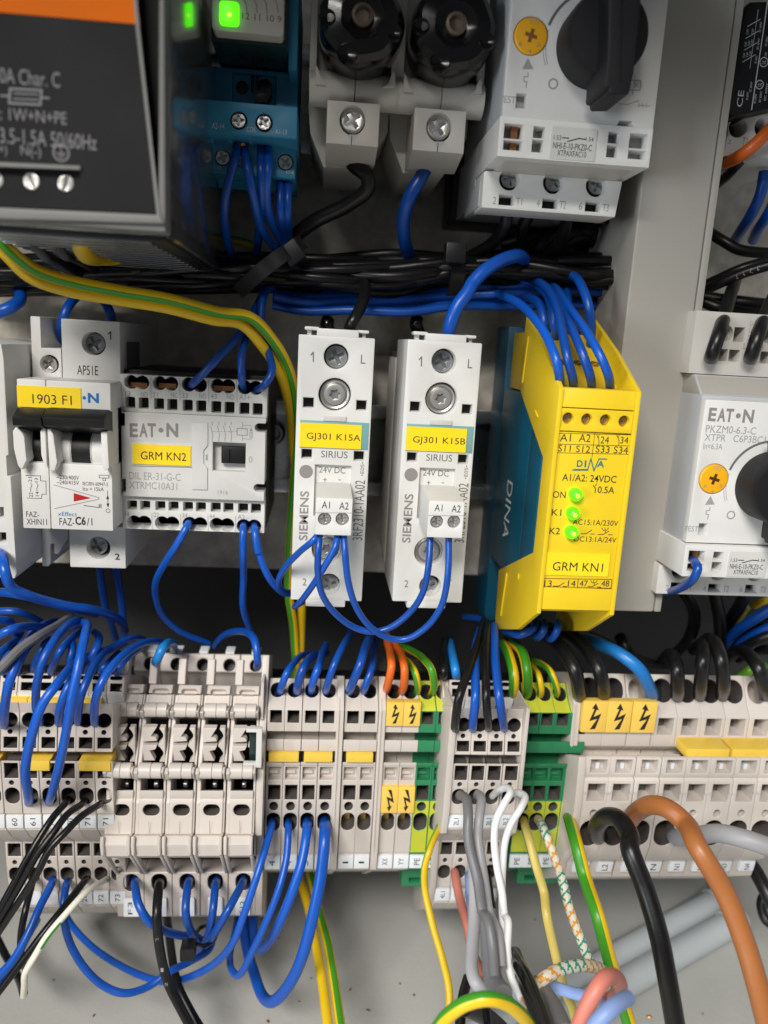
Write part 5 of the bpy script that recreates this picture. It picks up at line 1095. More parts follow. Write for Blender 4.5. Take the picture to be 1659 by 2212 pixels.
for i, (x, mk, lb) in enumerate(zip(cg, gl, glb)):
    t = thing('terminal_block', lb, 'terminal', (x, 36, prG[-1][1]), 'big terminal blocks'); w = PG - .16
    hs = {1: edge_holes(prG, 1, [('s', 0, w * .80, zG(405, 59), zG(578, 62.5), 8, 'black' if i not in (2, 7) else 'beige', 'cavity' if i not in (2, 7) else None)]),
          3: edge_holes(prG, 3, [('r', .3, w * .66, zG(698, 66), zG(822, 66), 7, 'cavity', None)] if i > 2 else []),
          9: edge_holes(prG, 9, [('r', .3, w * .66, zG(1008), zG(1106), 4, None, None)]),
          12: edge_holes(prG, 12, [('r', .3, w * .70, zG(1182), zG(1312), 7, 'cavity', None)]),
          13: edge_holes(prG, 13, [('c', .25, w * .30, zG(1372), zG(1428), 5, 'cool_grey', None), ('s', -.1, w * .82, zG(1452), zG(1642), 9, 'black', 'cavity')])}
    b = MB(); b.prism(prG, x - w / 2, x + w / 2, 'beige', hs); b.build('body', t, bev=.25, seg=1)
    b = MB(); b.box((x + .1, zG(1104) + .1, x + 1.4, zG(1060)), 72.1, 73.6, 'tag'); b.build('latch', t, bev=.1)
    z0, z1 = zG(1828, 71), zG(1755, 71)
    b = MB(); b.panel([(x - w * .33, z0), (x + w * .33, z0), (x + w * .38, z1), (x - w * .26, z1)], (), 71.6, 1.6, 'tag'); tg = b.build('marker_tag', t, bev=.3)
    b = MB(); b.text(mk, (x - w * .10, z0 + .7, x + w * .14, z1 - .8), 'print_black', 71.66, rot=90); b.build('lettering', tg)
    for c_ in (-1, 1):
        b = MB(); b.box((x + c_ * (w / 2 - .5) - .5, zG(1252), x + c_ * (w / 2 - .5) + .5, zG(1232)), 76, 76.75, 'beige'); b.build('snap_tab', t, bev=.1)
rowsH = [(36, 365), (58, 365), (66, 600), (67, 905), (62, 965), (76, 985), (76.6, 1120), (77, 1320), (76.6, 1660), (70, 1760), (69, 1870), (36, 1890)]
end_plate(cg[0] - PG / 2 - 2.6, cg[0] - PG / 2 - .05, 'beige end plate between the earth blocks and the big L1 block', prof('C5', XG, rowsH))
for i in range(3):
    xx = cg[i]; warn_cover(xx - PG * .49, xx + PG * .49, zG(808, 68), zG(578, 68), 68, 'wide yellow lightning cover on the big blocks, %s of three' % ('leftmost', 'middle', 'rightmost')[i])
for xa, xb_, lb in ((cg[3] + PG * .55, cg[5] + PG * .30, 'long yellow jumper on the big terminal blocks, nearer the lightning covers'), (cg[5] + PG * .42, cg[7] + PG, 'long yellow jumper on the big terminal blocks, running off the right edge')):
    jumper(xa, xb_, zG(982, 73), zG(912, 73), 62, 74, lb)

# ------------------------------------------------------------------ wires and cables
def path(segs): return [at(c_, x, y, d) for c_, ps in segs for x, y, d in ps]
def W_(m, r, segs, label, group=None, cat='wire', mf=None, ph=0.0, tw=0.0, n=14, name=None, pts=None):
    b = MB(); P = pts or path(segs); b.tube(P, r, m, n=n, mf=mf, ph=ph, tw=tw)
    nm = name or {'w_blue': 'blue_wire', 'w_sky': 'sky_blue_wire', 'w_black': 'black_wire', 'w_orange': 'orange_wire'}.get(m, 'wire')
    o = b.build(nm, org=P[len(P) // 2], ang=60); tag(o, label, cat, group); return o
def earth(r, segs, label, group=None, ph=0.0, tw=0.0, ms=('w_yellow', 'w_green'), share=.42, n=20, name='striped_wire', pts=None):
    k = int(n * share)
    return W_(ms[0], r, segs, label, group, 'wire', mf=lambda i, j, n_: ms[1] if j < k else ms[0], ph=ph, tw=tw, n=n, name=name, pts=pts)
g = 'blue wires entering the slim terminals from above'
W_('w_blue', 1.2, [('C3', [(185, 500, 56), (205, 430, 65), (245, 330, 66), (300, 250, 58), (360, 190, 42), (430, 170, 25)])], 'short blue wire arching into the slim block beside the fuse terminals', g)
W_('w_blue', 1.4, [('C3', [(325, 500, 56), (335, 420, 66), (370, 300, 67), (420, 220, 58), (480, 180, 40), (560, 170, 22)])], 'thick blue wire arching into the second slim block', g)
W_('w_blue', 1.3, [('C3', [(440, 500, 56), (455, 400, 66), (490, 300, 66), (510, 240, 58), (530, 170, 40), (560, 100, 25)])], 'blue wire arching into the third slim block', g)
W_('w_blue', 1.2, [('C3', [(560, 500, 56), (570, 420, 66), (620, 270, 68), (690, 120, 60), (740, 30, 45), (770, -40, 30)])], 'blue wire slanting straight up from the fourth slim block', g)
W_('w_blue', 1.45, [('C3', [(735, 500, 56), (765, 420, 66), (830, 260, 68), (880, 100, 58), (910, 30, 40), (930, -60, 25)])], 'thick blue wire slanting up from the left block tagged 1', g)
W_('w_blue', 1.25, [('C3', [(855, 500, 56), (880, 410, 66), (920, 300, 64), (940, 220, 55), (945, 150, 38), (950, 60, 22)])], 'blue wire rising from the right block tagged 1', g)
W_('w_orange', 1.35, [('C3', [(1025, 500, 56), (1055, 400, 66), (1080, 280, 68), (1070, 170, 60), (1050, 90, 45), (1040, 20, 28)])], 'orange wire arching into the XX block, left of two', 'orange wires above the lightning covers')
W_('w_orange', 1.35, [('C3', [(1150, 500, 56), (1180, 420, 66), (1185, 300, 68), (1165, 200, 62), (1120, 120, 48), (1080, 60, 30)])], 'orange wire arching into the YY block, right of two', 'orange wires above the lightning covers')
ge = 'striped earth wires arching into the green terminals'
earth(1.2, [('C3', [(1275, 510, 56), (1290, 420, 65), (1270, 330, 66), (1230, 260, 58), (1180, 215, 42), (1100, 190, 25)])], 'yellow and green wire arching into the first earth block, right of the orange wires', ge, ph=-2.86, share=.3)
earth(1.25, [('C3', [(1395, 510, 56), (1420, 420, 66), (1400, 300, 67), (1330, 210, 60), (1240, 150, 45), (1150, 110, 28)])], 'yellow and green wire arching highest, into the second earth block', ge, ph=-2.86, share=.3)
earth(1.7, [('C4', [(670, 510, 56), (690, 440, 66), (690, 330, 67), (660, 200, 60), (620, 110, 48), (590, 60, 36)])], 'thick green striped wire just right of the long blue front wire', ge, ph=.52, share=.33)
earth(1.7, [('C4', [(780, 510, 56), (795, 430, 66), (790, 300, 68), (760, 170, 62), (700, 100, 50), (650, 60, 38)])], 'thick bright yellow and green wire, right one of the fat pair', ge, ph=-.68, share=.3)
earth(1.15, [('C4', [(880, 510, 56), (900, 440, 65), (885, 350, 64), (850, 290, 52), (830, 250, 38)])], 'thin yellow and green wire right beside the fat striped pair', ge, ph=-2.86, share=.3)
earth(1.15, [('C4', [(1005, 510, 56), (1020, 430, 65), (980, 320, 64), (910, 250, 52), (840, 220, 36)])], 'thin mostly yellow wire arching into the rightmost earth block', ge, ph=-2.95, share=.28)
# below the slim terminals
g = 'blue wires hanging below the terminals'
W_('w_blue', 1.25, [('C6', [(1606, 20, 58), (1606, 70, 70), (1530, 330, 82), (1440, 600, 86), (1380, 750, 84), (1250, 890, 76), (1050, 975, 66), (900, 968, 58), (700, 880, 50), (540, 770, 42), (420, 640, 32), (380, 560, 25)])], 'long blue wire sweeping left in a low arc from the first slim block', g)
W_('w_blue', 1.2, [('C7', [(283, 20, 58), (286, 80, 70), (275, 250, 76), (225, 450, 82), (150, 640, 84), (60, 830, 82)]), ('C6', [(1440, 915, 80), (1405, 945, 77), (1370, 905, 72), (1362, 830, 64), (1380, 740, 50), (1410, 590, 30)])], 'thin blue wire hooking in a small loop below the fuse terminals', g)
W_('w_blue', 1.6, [('C7', [(395, 20, 58), (396, 90, 72), (370, 250, 78), (320, 420, 82), (250, 600, 82), (170, 750, 74), (115, 790, 64), (85, 740, 50), (80, 640, 40), (85, 540, 30)])], 'thick blue wire from the third slim block bending back behind the rail', g)
W_('w_blue', 1.95, [('C7', [(500, 15, 57), (503, 110, 74), (480, 350, 80), (430, 600, 84), (370, 830, 86), (290, 1000, 84), (190, 1100, 78), (130, 1060, 70), (80, 920, 60), (40, 780, 50), (25, 660, 40), (30, 540, 30)])], 'thickest blue wire hanging in the deepest loop above the cabinet floor', g)
W_('w_blue', 1.25, [('C6', [(415, 375, 58), (390, 420, 70), (375, 560, 76), (410, 740, 78), (500, 900, 80), (620, 1010, 80), (740, 1050, 80), (880, 1010, 76), (1010, 920, 72), (1150, 850, 66), (1240, 790, 60), (1262, 730, 58)])], 'blue wire swinging from the left terminals to the black cable tie', g)
W_('w_blue', 1.3, [('C6', [(310, 360, 58), (302, 410, 70), (240, 530, 78), (170, 690, 84), (80, 850, 88), (-30, 970, 90)])], 'blue wire running from the left terminals to the lower left corner', g)
W_('w_blue', 1.3, [('C6', [(220, 620, 40), (160, 720, 60), (90, 850, 74), (-30, 1010, 84)])], 'darker blue wire below the other one in the lower left corner', g)
g = 'wires below the hinged fuse terminals'
W_('w_blue', 1.35, [('C6', [(805, 365, 58), (802, 420, 73), (820, 520, 80), (870, 610, 82), (950, 670, 80), (1060, 705, 74), (1160, 720, 66), (1200, 740, 60)])], 'blue wire from the leftmost fuse terminal curving to the cable tie', g)
wd = W_('w_black', 1.55, [('C6', [(955, 370, 58), (940, 430, 74), (930, 560, 82), (935, 700, 84), (960, 860, 84), (1000, 1000, 84), (1060, 1120, 86), (1130, 1250, 88)])], 'black wire with faint white digits hanging from the second fuse terminal', g)
for (c_, x, y, d), tx in zip([('C6', 930, 600, 82.4), ('C6', 936, 712, 84), ('C6', 966, 890, 84), ('C6', 990, 975, 84)], ('1', '2', '1', '2')):
    q = at(c_, x, y, d); b = MB(); b.text(tx, (q[0] - 0.45, q[2] - .75, q[0] + 0.45, q[2] + .75), 'print_grey', d + 1.58, rot=90); b.build('lettering', wd)
W_('w_black', 1.5, [('C6', [(985, 560, 30), (1000, 680, 50), (1030, 900, 64), (1060, 1020, 72), (1130, 1160, 78), (1195, 1270, 82)])], 'black wire behind the one hanging from the second fuse terminal', g)
W_('w_blue', 1.35, [('C6', [(1135, 360, 58), (1112, 420, 73), (1100, 560, 80), (1125, 670, 76), (1185, 735, 64), (1240, 770, 58)])], 'blue wire from the middle fuse terminal dropping into the cable tie', g)
W_('w_blue', 1.35, [('C6', [(1292, 360, 58), (1275, 425, 73), (1262, 560, 80), (1240, 680, 76), (1210, 755, 64), (1190, 790, 52)])], 'blue wire from the fourth fuse terminal dropping into the cable tie', g)
W_('w_blue', 1.35, [('C6', [(1452, 355, 58), (1425, 420, 73), (1350, 560, 82), (1280, 680, 80), (1225, 755, 66), (1180, 800, 54)])], 'blue wire from the F12 fuse terminal slanting into the cable tie', g)
b = MB(); c0 = at('C6', 1118, 785, 78); b.panel(rrect((c0[0] - 2.4, c0[2] - 2.3, c0[0] + 2.4, c0[2] + 2.3), .4), (), 81, 5, 'black'); t = thing('cable_tie', 'black cable tie with a square head gathering the blue fuse wires', 'cable tie', c0); b.build('head', t, bev=.3)
b = MB(); b.tube([at('C6', *q) for q in ((1160, 760, 78), (1215, 768, 76), (1262, 740, 74), (1284, 692, 70), (1260, 650, 62), (1190, 660, 58), (1160, 700, 64))], .75, 'gloss_black', 10); b.build('strap', t)
g = 'black wires in front of the left terminals'
W_('w_black', 1.05, [('C1', [(432, 1290, 70), (405, 1335, 84), (330, 1420, 90), (250, 1540, 94), (180, 1659, 97)]), ('C6', [(60, 440, 100), (-40, 620, 102)])], 'leftmost of three black wires crossing the white number tags', g)
W_('w_black', 1.05, [('C1', [(545, 1295, 70), (505, 1340, 84), (420, 1400, 90), (330, 1520, 95), (240, 1640, 98)]), ('C6', [(100, 440, 100), (-40, 670, 102)])], 'middle of three black wires crossing the white number tags', g)
W_('w_black', 1.05, [('C1', [(650, 1320, 70), (605, 1348, 84), (510, 1410, 90), (410, 1510, 95), (310, 1620, 98)]), ('C6', [(220, 340, 100), (110, 510, 101), (-30, 720, 102)])], 'right of three black wires crossing the white number tags', g)
W_('w_black', 1.15, [('C6', [(515, 370, 58), (490, 400, 72), (380, 540, 82), (260, 690, 88), (140, 850, 92), (-30, 1070, 96)])], 'black wire from the block tagged 72 running to the lower left corner', g)
W_('w_black', 1.1, [('C6', [(200, 340, 58), (188, 410, 72), (150, 560, 80), (125, 700, 82), (125, 830, 84), (150, 900, 80)])], 'black wire hanging nearly straight beside the tag 20', g)
W_('w_black', 1.4, [('C6', [(-20, 720, 40), (30, 820, 46), (110, 960, 60), (140, 1050, 74)])], 'black wire at the lower left corner behind the blue ones', g)
W_('w_cream', 1.0, [('C6', [(650, 365, 58), (610, 388, 72), (500, 460, 84), (390, 580, 90), (280, 710, 94), (200, 840, 96), (150, 930, 96), (145, 1000, 94), (140, 1065, 90)])], 'cream wire with green dashes hooking down beside the lower left black wires', None, mf=lambda i, j, n_: 'w_green' if (i // 7) % 4 == 1 and j < 7 else 'w_cream', name='dashed_wire')
# tangle above the left terminals
g = 'blue wires massed above the left terminals'
LW = [
 (1.3, [('D2', [(50, 1450, 70), (55, 1360, 84), (60, 1200, 92), (110, 900, 96), (200, 640, 94), (300, 430, 86), (400, 250, 70), (560, 120, 50), (720, 60, 34)])], 'fat blue wire at the left picture edge bending up from the 60 block'),
 (1.2, [('C1', [(270, 850, 70), (240, 790, 82), (225, 700, 88), (235, 560, 92), (270, 430, 92), (330, 320, 88), (410, 220, 78), (480, 178, 66), (520, 190, 50), (510, 240, 34)])], 'blue wire arching highest over the left tangle'),
 (1.3, [('C1', [(300, 1340, 70), (322, 1280, 86), (370, 1100, 94), (415, 880, 97), (450, 680, 98), (500, 430, 94), (535, 270, 86), (548, 210, 76), (510, 195, 60), (430, 230, 42)])], 'right of two long blue wires falling in front of the left terminals'),
 (1.35, [('C1', [(185, 1345, 70), (178, 1280, 86), (160, 1100, 96), (200, 900, 99), (270, 700, 99), (350, 590, 96), (440, 480, 84), (530, 420, 66), (620, 380, 48), (660, 370, 32)])], 'left of two long blue wires falling in front of the left terminals'),
 (1.3, [('C1', [(390, 860, 70), (370, 800, 80), (390, 690, 86), (440, 570, 84), (500, 480, 72), (540, 420, 56)])], 'dark blue wire between the two long falling ones'),
 (1.2, [('C1', [(490, 855, 70), (490, 770, 83), (510, 650, 88), (545, 560, 86), (600, 450, 78), (680, 370, 62), (770, 330, 42)])], 'blue wire arching right, fourth from the left of the lower row'),
 (1.25, [('C1', [(605, 860, 70), (592, 780, 83), (610, 640, 90), (660, 530, 88), (760, 410, 78), (880, 330, 62), (980, 310, 48), (1040, 335, 36)])], 'blue wire arching right towards the fuse terminals, last of the lower row'),
 (1.2, [('C1', [(640, 525, 56), (645, 480, 66), (700, 430, 62), (745, 385, 46)])], 'short blue wire in the upper row touching the fuse lever, left one'),
 (1.2, [('C1', [(735, 525, 56), (745, 480, 66), (790, 420, 62), (850, 375, 48), (890, 345, 34)])], 'short blue wire in the upper row touching the fuse lever, right one'),
 (1.2, [('C1', [(320, 525, 56), (330, 470, 67), (380, 370, 70), (450, 290, 60), (500, 260, 42)])], 'blue wire with a bright glint in the upper left row'),
 (1.2, [('C1', [(215, 515, 56), (222, 450, 66), (270, 350, 66), (310, 300, 50)])], 'dark blue wire deep in the upper left row'),
 (1.2, [('C1', [(430, 525, 56), (440, 430, 68), (455, 350, 66), (430, 300, 50)])], 'blue wire bent like a hook in the upper left row'),
 (1.3, [('C1', [(535, 520, 58), (570, 420, 66), (610, 340, 64), (622, 285, 56), (595, 255, 42)])], 'blue wire hooking beside the long falling ones'),
 (1.2, [('C1', [(480, 530, 58), (560, 420, 66), (680, 360, 60), (800, 300, 48), (880, 290, 36), (930, 320, 24)])], 'blue wire lying over the gap before the fuse terminals'),
 (1.5, [('D4', [(2, 1840, 66), (20, 1880, 80), (40, 1990, 84), (90, 2110, 82)]), ('C1', [(180, 22, 78), (300, 60, 72), (440, 92, 66), (560, 108, 60), (680, 140, 50), (760, 185, 38), (785, 240, 26)])], 'long blue wire from the device sliver stretching right under the breaker'),
 (1.4, [('C1', [(-30, 0, 60), (80, 10, 66), (220, 40, 66), (380, 85, 60), (500, 110, 48), (600, 140, 30)])], 'second long blue wire stretching right under the breaker'),
 (1.3, [('C1', [(-30, 285, 84), (60, 240, 84), (190, 215, 72), (330, 235, 52)])], 'blue wire sweeping in from the left edge, lower one'),
 (1.3, [('C1', [(-30, 175, 72), (40, 180, 68), (85, 225, 54), (110, 280, 40)])], 'blue wire sweeping in from the left edge, hooked one'),
 (1.2, [('C1', [(-30, 120, 46), (100, 122, 46), (220, 168, 40), (300, 230, 28)])], 'dark blue wire sweeping in from the left edge, highest one'),
 (1.2, [('C1', [(-30, 410, 72), (30, 355, 68), (80, 320, 54), (130, 260, 40)])], 'short blue wire at the left edge beneath the grey strap'),
 (1.25, [('C1', [(20, 520, 56), (10, 480, 64), (40, 420, 64), (110, 350, 56), (180, 290, 42)])], 'blue wire in the leftmost upper hole'),
 (1.25, [('C1', [(120, 520, 56), (110, 470, 66), (150, 380, 66), (210, 310, 54), (270, 260, 40)])], 'blue wire in the second upper hole from the left edge')]
for r_, s_, l_ in LW: W_('w_blue', r_, s_, l_, g)
b = MB(); P = [at('D2', *q) for q in ((-40, 720, 97), (60, 620, 97), (250, 430, 93), (450, 290, 88), (600, 200, 82), (730, 130, 75), (920, 5, 62))]
b.tube(P, 1.35, 'w_grey', 8); o = b.build('cable_strap', org=P[3]); tag(o, 'flat grey strap end lying across the blue tangle on the left', 'cable strap')
W_('w_sky', 1.5, [('C1', [(975, 440, 48), (990, 420, 62), (1015, 365, 62), (1050, 325, 56), (1085, 325, 46), (1090, 370, 30)])], 'sky blue wire hooking over the back of the fuse terminals')
W_('w_blue', 1.3, [('C1', [(1615, 470, 48), (1618, 420, 58), (1605, 320, 56), (1560, 258, 46), (1470, 250, 34), (1400, 280, 24), (1350, 340, 14)])], 'dark blue wire looping behind the right end of the fuse terminals')
# small contactor
g = 'blue wires at the small grey contactor'
W_('w_blue', 1.15, [('A5', [(1120, 960, 53), (1108, 985, 61), (1050, 1090, 62), (980, 1200, 58), (925, 1310, 50)]), ('F', [(337, 1290, 42), (352, 1330, 34), (390, 1365, 26), (450, 1390, 16)])], 'blue wire falling from the left lower hole of the grey contactor', g)
W_('w_blue', 1.15, [('A5', [(1445, 970, 53), (1440, 1010, 62), (1440, 1150, 62), (1443, 1290, 54)]), ('F', [(525, 1310, 46), (538, 1355, 38), (556, 1400, 30)])], 'blue wire falling straight from the A2 hole of the grey contactor', g)
W_('w_blue', 1.15, [('A5', [(1507, 970, 53), (1510, 1020, 62), (1530, 1150, 63)]), ('B2', [(5, 560, 62), (30, 700, 62), (90, 840, 60), (180, 940, 54), (270, 950, 42)])], 'blue wire from the A2 hole curving to the left K15 relay', g)
W_('w_blue', 1.2, [('A4', [(1128, 865, 53), (1160, 835, 61), (1290, 700, 63), (1420, 560, 56), (1510, 410, 46), (1570, 290, 34)])], 'blue wire rising steeply from the 33 hole of the grey contactor', g)
W_('w_blue', 1.2, [('A4', [(1442, 885, 53), (1432, 810, 61), (1430, 690, 60), (1470, 560, 52), (1530, 430, 44), (1570, 300, 36)])], 'blue wire rising from the A1 hole of the grey contactor, left one', g)
W_('w_blue', 1.2, [('A4', [(1522, 890, 53), (1575, 850, 63), (1612, 780, 62), (1590, 660, 56), (1550, 500, 50), (1560, 340, 46), (1610, 270, 38)])], 'blue wire bowing out from the A1 hole of the grey contactor, right one', g)
W_('w_blue', 1.5, [('A4', [(350, 620, 30), (365, 500, 42), (395, 410, 42), (460, 330, 32), (520, 290, 20)])], 'dark blue wire behind the breaker, left of the pair')
W_('w_blue', 1.5, [('A4', [(660, 520, 36), (655, 440, 42), (620, 370, 38), (570, 320, 28), (540, 280, 16)])], 'dark blue wire behind the breaker, right of the pair')
W_('w_blue', 1.9, [('A4', [(-40, 440, 50), (50, 405, 50), (115, 360, 44), (110, 290, 34), (60, 220, 24)])], 'dark blue wire curling at the left edge above the device sliver')
W_('w_blue', 1.3, [('F', [(215, 1225, 30), (225, 1300, 24), (250, 1380, 16)])], 'shaded blue wire hanging under the breaker, left one')
W_('w_blue', 1.3, [('F', [(250, 1225, 30), (262, 1300, 24), (270, 1390, 16)])], 'shaded blue wire hanging under the breaker, right one')
# relays K15A / K15B
g = 'blue wires at the white relay plugs'
W_('w_blue', 1.0, [('B2', [(440, 530, 83), (400, 580, 86), (300, 665, 80), (195, 780, 72), (155, 870, 66), (185, 930, 57), (250, 945, 46)])], 'blue wire bending left from the left relay plug', g)
W_('w_blue', 1.0, [('B2', [(440, 530, 84), (432, 640, 87), (428, 800, 86), (455, 950, 84), (540, 1080, 82), (680, 1185, 80), (800, 1215, 80), (920, 1190, 80), (1060, 1085, 82), (1150, 950, 85), (1190, 780, 87), (1205, 560, 84)])], 'blue wire looping between the two plugs, shallower one', g)
W_('w_blue', 1.0, [('B2', [(565, 530, 84), (548, 630, 87), (470, 770, 86), (395, 890, 82), (310, 1005, 74), (268, 1042, 64), (320, 1010, 48)])], 'blue wire crossing diagonally down from the left relay plug', g)
W_('w_blue', 1.0, [('B2', [(605, 530, 84), (615, 660, 87), (640, 880, 86), (700, 1060, 84), (800, 1190, 82), (930, 1262, 80), (1040, 1265, 80), (1180, 1180, 82), (1280, 1040, 85), (1325, 830, 87), (1332, 560, 84)])], 'blue wire looping between the two plugs, deeper one', g)
W_('w_black', 1.85, [('B1', [(640, 530, 56), (660, 470, 60), (730, 340, 56), (755, 230, 48), (725, 130, 38), (640, 105, 24)])], 'black wire bending into the top of the left white relay')
W_('w_blue', 2.1, [('B1', [(1332, 570, 56), (1340, 490, 62), (1385, 360, 63), (1470, 240, 62)]), ('B3', [(60, 265, 61), (150, 170, 60), (270, 95, 57), (390, 60, 52), (445, 85, 44), (440, 150, 32)])], 'thick blue wire arching into the top of the right white relay')
for x, y, l_ in ((490, 480, 'left'), (1105, 470, 'right')):
    P = [at('B1', x + dx, y + dy, d) for dx, dy, d in ((20, 60, 30), (0, 0, 32), (15, -70, 30), (45, -150, 24), (60, -220, 14))]
    o = earth(1.5, None, 'short striped wire with a dark crimp above the %s white relay' % l_, 'crimped earth wires above the white relays', pts=P)
    b = MB(); b.tube([P[0], P[1], P[1].__class__([P[1][k] * .45 + P[2][k] * .55 for k in range(3)])] if False else [P[0], P[1], tuple(P[1][k] * .45 + P[2][k] * .55 for k in range(3))], 2.3, 'gloss_black', 12); s_ = b.build('crimp_sleeve', o)
# big striped pair sweeping across
earth(1.65, [('A4', [(-40, -45, 92), (60, 62, 90), (200, 172, 86), (400, 240, 82), (700, 300, 78), (1000, 350, 74), (1300, 428, 68)]), ('F', [(540, 685, 64), (590, 735, 58), (625, 800, 50), (641, 880, 40), (642, 960, 30), (632, 1080, 24), (626, 1180, 22), (624, 1280, 22), (634, 1350, 20), (640, 1440, 16)])], 'upper of two striped wires sweeping from the power supply down beside the left relay', 'sweeping striped wires', ph=-.45, tw=-.004, share=.22)
earth(1.65, [('A4', [(-60, -5, 88), (40, 90, 86), (170, 215, 82), (380, 295, 79), (690, 352, 75), (990, 402, 71), (1270, 474, 66)]), ('F', [(520, 700, 62), (570, 752, 56), (608, 815, 48), (628, 890, 38), (634, 970, 28), (645, 1080, 20), (650, 1180, 18), (652, 1300, 18), (648, 1440, 14)])], 'lower of two striped wires sweeping from the power supply down beside the left relay', 'sweeping striped wires', ph=2.2, share=.3)
earth(1.7, [('C7', [(330, 300, 20), (355, 380, 26), (400, 520, 40), (450, 760, 62), (490, 1000, 80), (525, 1270, 98)])], 'left of two striped wires running down over the cabinet floor', 'striped wires below the rail', ph=-3.0, share=.42)
earth(1.7, [('C7', [(405, 300, 20), (425, 380, 26), (465, 560, 42), (520, 770, 62), (560, 1000, 80), (598, 1270, 98)])], 'right of two striped wires running down over the cabinet floor', 'striped wires below the rail', ph=1.5, share=.22)
# upper row
W_('w_black', 2.0, [('A1', [(140, 1380, 108), (190, 1500, 98), (290, 1640, 78)]), ('A4', [(330, 120, 60), (460, 200, 48)])], 'black wire leaving the power supply underside, left one', 'wires under the power supply')
W_('w_black', 2.0, [('A1', [(320, 1400, 108), (365, 1530, 98), (430, 1640, 78)]), ('A4', [(430, 90, 60), (560, 160, 46)])], 'black wire leaving the power supply underside, right one', 'wires under the power supply')
earth(2.2, [('A1', [(505, 1380, 116), (508, 1500, 106), (530, 1610, 92)]), ('A4', [(520, 95, 80), (600, 105, 68), (760, 92, 54), (920, 70, 40), (1060, 60, 26)])], 'fat yellow and green wire bending right under the power supply', 'wires under the power supply', ph=-.3, share=.4)
earth(1.5, [('D1', [(-20, 60, 24), (150, 110, 22), (350, 150, 20), (480, 190, 16)])], 'shaded striped wire on the plate below the blue relay')
W_('w_black', 2.3, [('A2', [(1030, 1020, 46), (1055, 1075, 52), (1135, 1140, 53), (1140, 1220, 52), (1010, 1325, 48), (800, 1430, 44), (680, 1520, 40), (600, 1610, 36), (560, 1700, 30)])], 'thick black wire snaking from the left fuse holder to the bundle')
W_('w_blue', 2.1, [('A2', [(1530, 1050, 46), (1500, 1120, 52), (1410, 1280, 52), (1372, 1420, 48), (1378, 1560, 42), (1410, 1660, 34)])], 'thick blue wire dropping from the right fuse holder')
g = 'blue wires under the blue relay socket'
for l_, p_ in (('leftmost blue wire bowing out under the blue relay socket', [(300, 925, 54), (275, 1040, 62), (222, 1250, 61), (210, 1400, 57), (230, 1560, 48), (265, 1660, 38)]), ('second blue wire, copper strands bare at its top', [(335, 930, 54), (358, 1080, 62), (400, 1280, 60), (450, 1480, 52), (545, 1620, 40)]),
    ('third blue wire under the blue relay socket', [(450, 935, 54), (448, 1100, 61), (455, 1280, 58), (440, 1440, 50), (420, 1640, 36)]), ('fourth blue wire under the blue relay socket, bending right', [(495, 935, 54), (493, 1100, 61), (485, 1300, 57), (520, 1450, 50), (600, 1600, 38)]),
    ('blue wire in the lower right clamp of the relay socket, left one', [(570, 1130, 46), (571, 1240, 52), (575, 1380, 52), (605, 1560, 42)]), ('blue wire in the lower right clamp of the relay socket, right one', [(620, 1130, 46), (622, 1240, 52), (620, 1380, 52), (625, 1560, 42)])): W_('w_blue', 1.3, [('A2', p_)], l_, g)
for x in (298, 332):
    b = MB(); P = [at('A2', x, 915, 54), at('A2', x - 1, 945, 57.5)]; b.tube(P, .8, 'copper', 8); tag(b.build('copper_strand', org=P[0]), 'bare copper strands in the coil clamp of the blue socket', 'wire strands', 'copper ends in the coil clamp')
# horizontal black bundle
gb = 'black wires of the horizontal bundle'
lb = 'black wire lying in the thick horizontal bundle behind the front wires'
XS = (-60, 120, 300, 430, 560, 700, 850, 980, 1120, 1260, 1420)
T0 = (556, 556, 552, 548, 552, 558, 548, 552, 548, 545, 540); B0 = (632, 628, 628, 628, 622, 628, 640, 606, 608, 640, 655)
K = 22
for k in range(K):
    u = (k + .5) / K
    P = []
    for i, x in enumerate(XS):
        y = T0[i] + (B0[i] - T0[i]) * min(1, max(0, u + .07 * sin(1.9 * i + k * 2.4))) ; d = 20 + 18 * sin(pi * u) + 9 * sin(1.3 * i + k * 1.7)
        P.append(at('F', x, y, max(4, d)))
    W_('w_black', 1.65 + .3 * sin(k * 3.1), None, lb, gb, pts=P)
gb2 = 'blue wires of the horizontal bundle'
XS2 = (590, 660, 760, 880, 980, 1080, 1200, 1310)
for k, (t0, t1) in enumerate(((632, 600), (640, 612), (648, 628), (652, 640), (662, 648), (668, 655), (612, 598))):
    ys = (t0 - 8, t0 + 2 * (k % 3), t0 + 2, t0 + (6 if k in (4, 5) else -2), t1 + (t0 - t1) * .5, t1 + 6, t1 + 4 * (k % 2), t1 + 4)
    P = [at('F', x, y, 24 + 5 * (k % 3) + 3 * sin(i + k)) for i, (x, y) in enumerate(zip(XS2, ys))]
    W_('w_blue', 1.5, None, 'blue wire lying along the underside of the black bundle', gb2, pts=P)
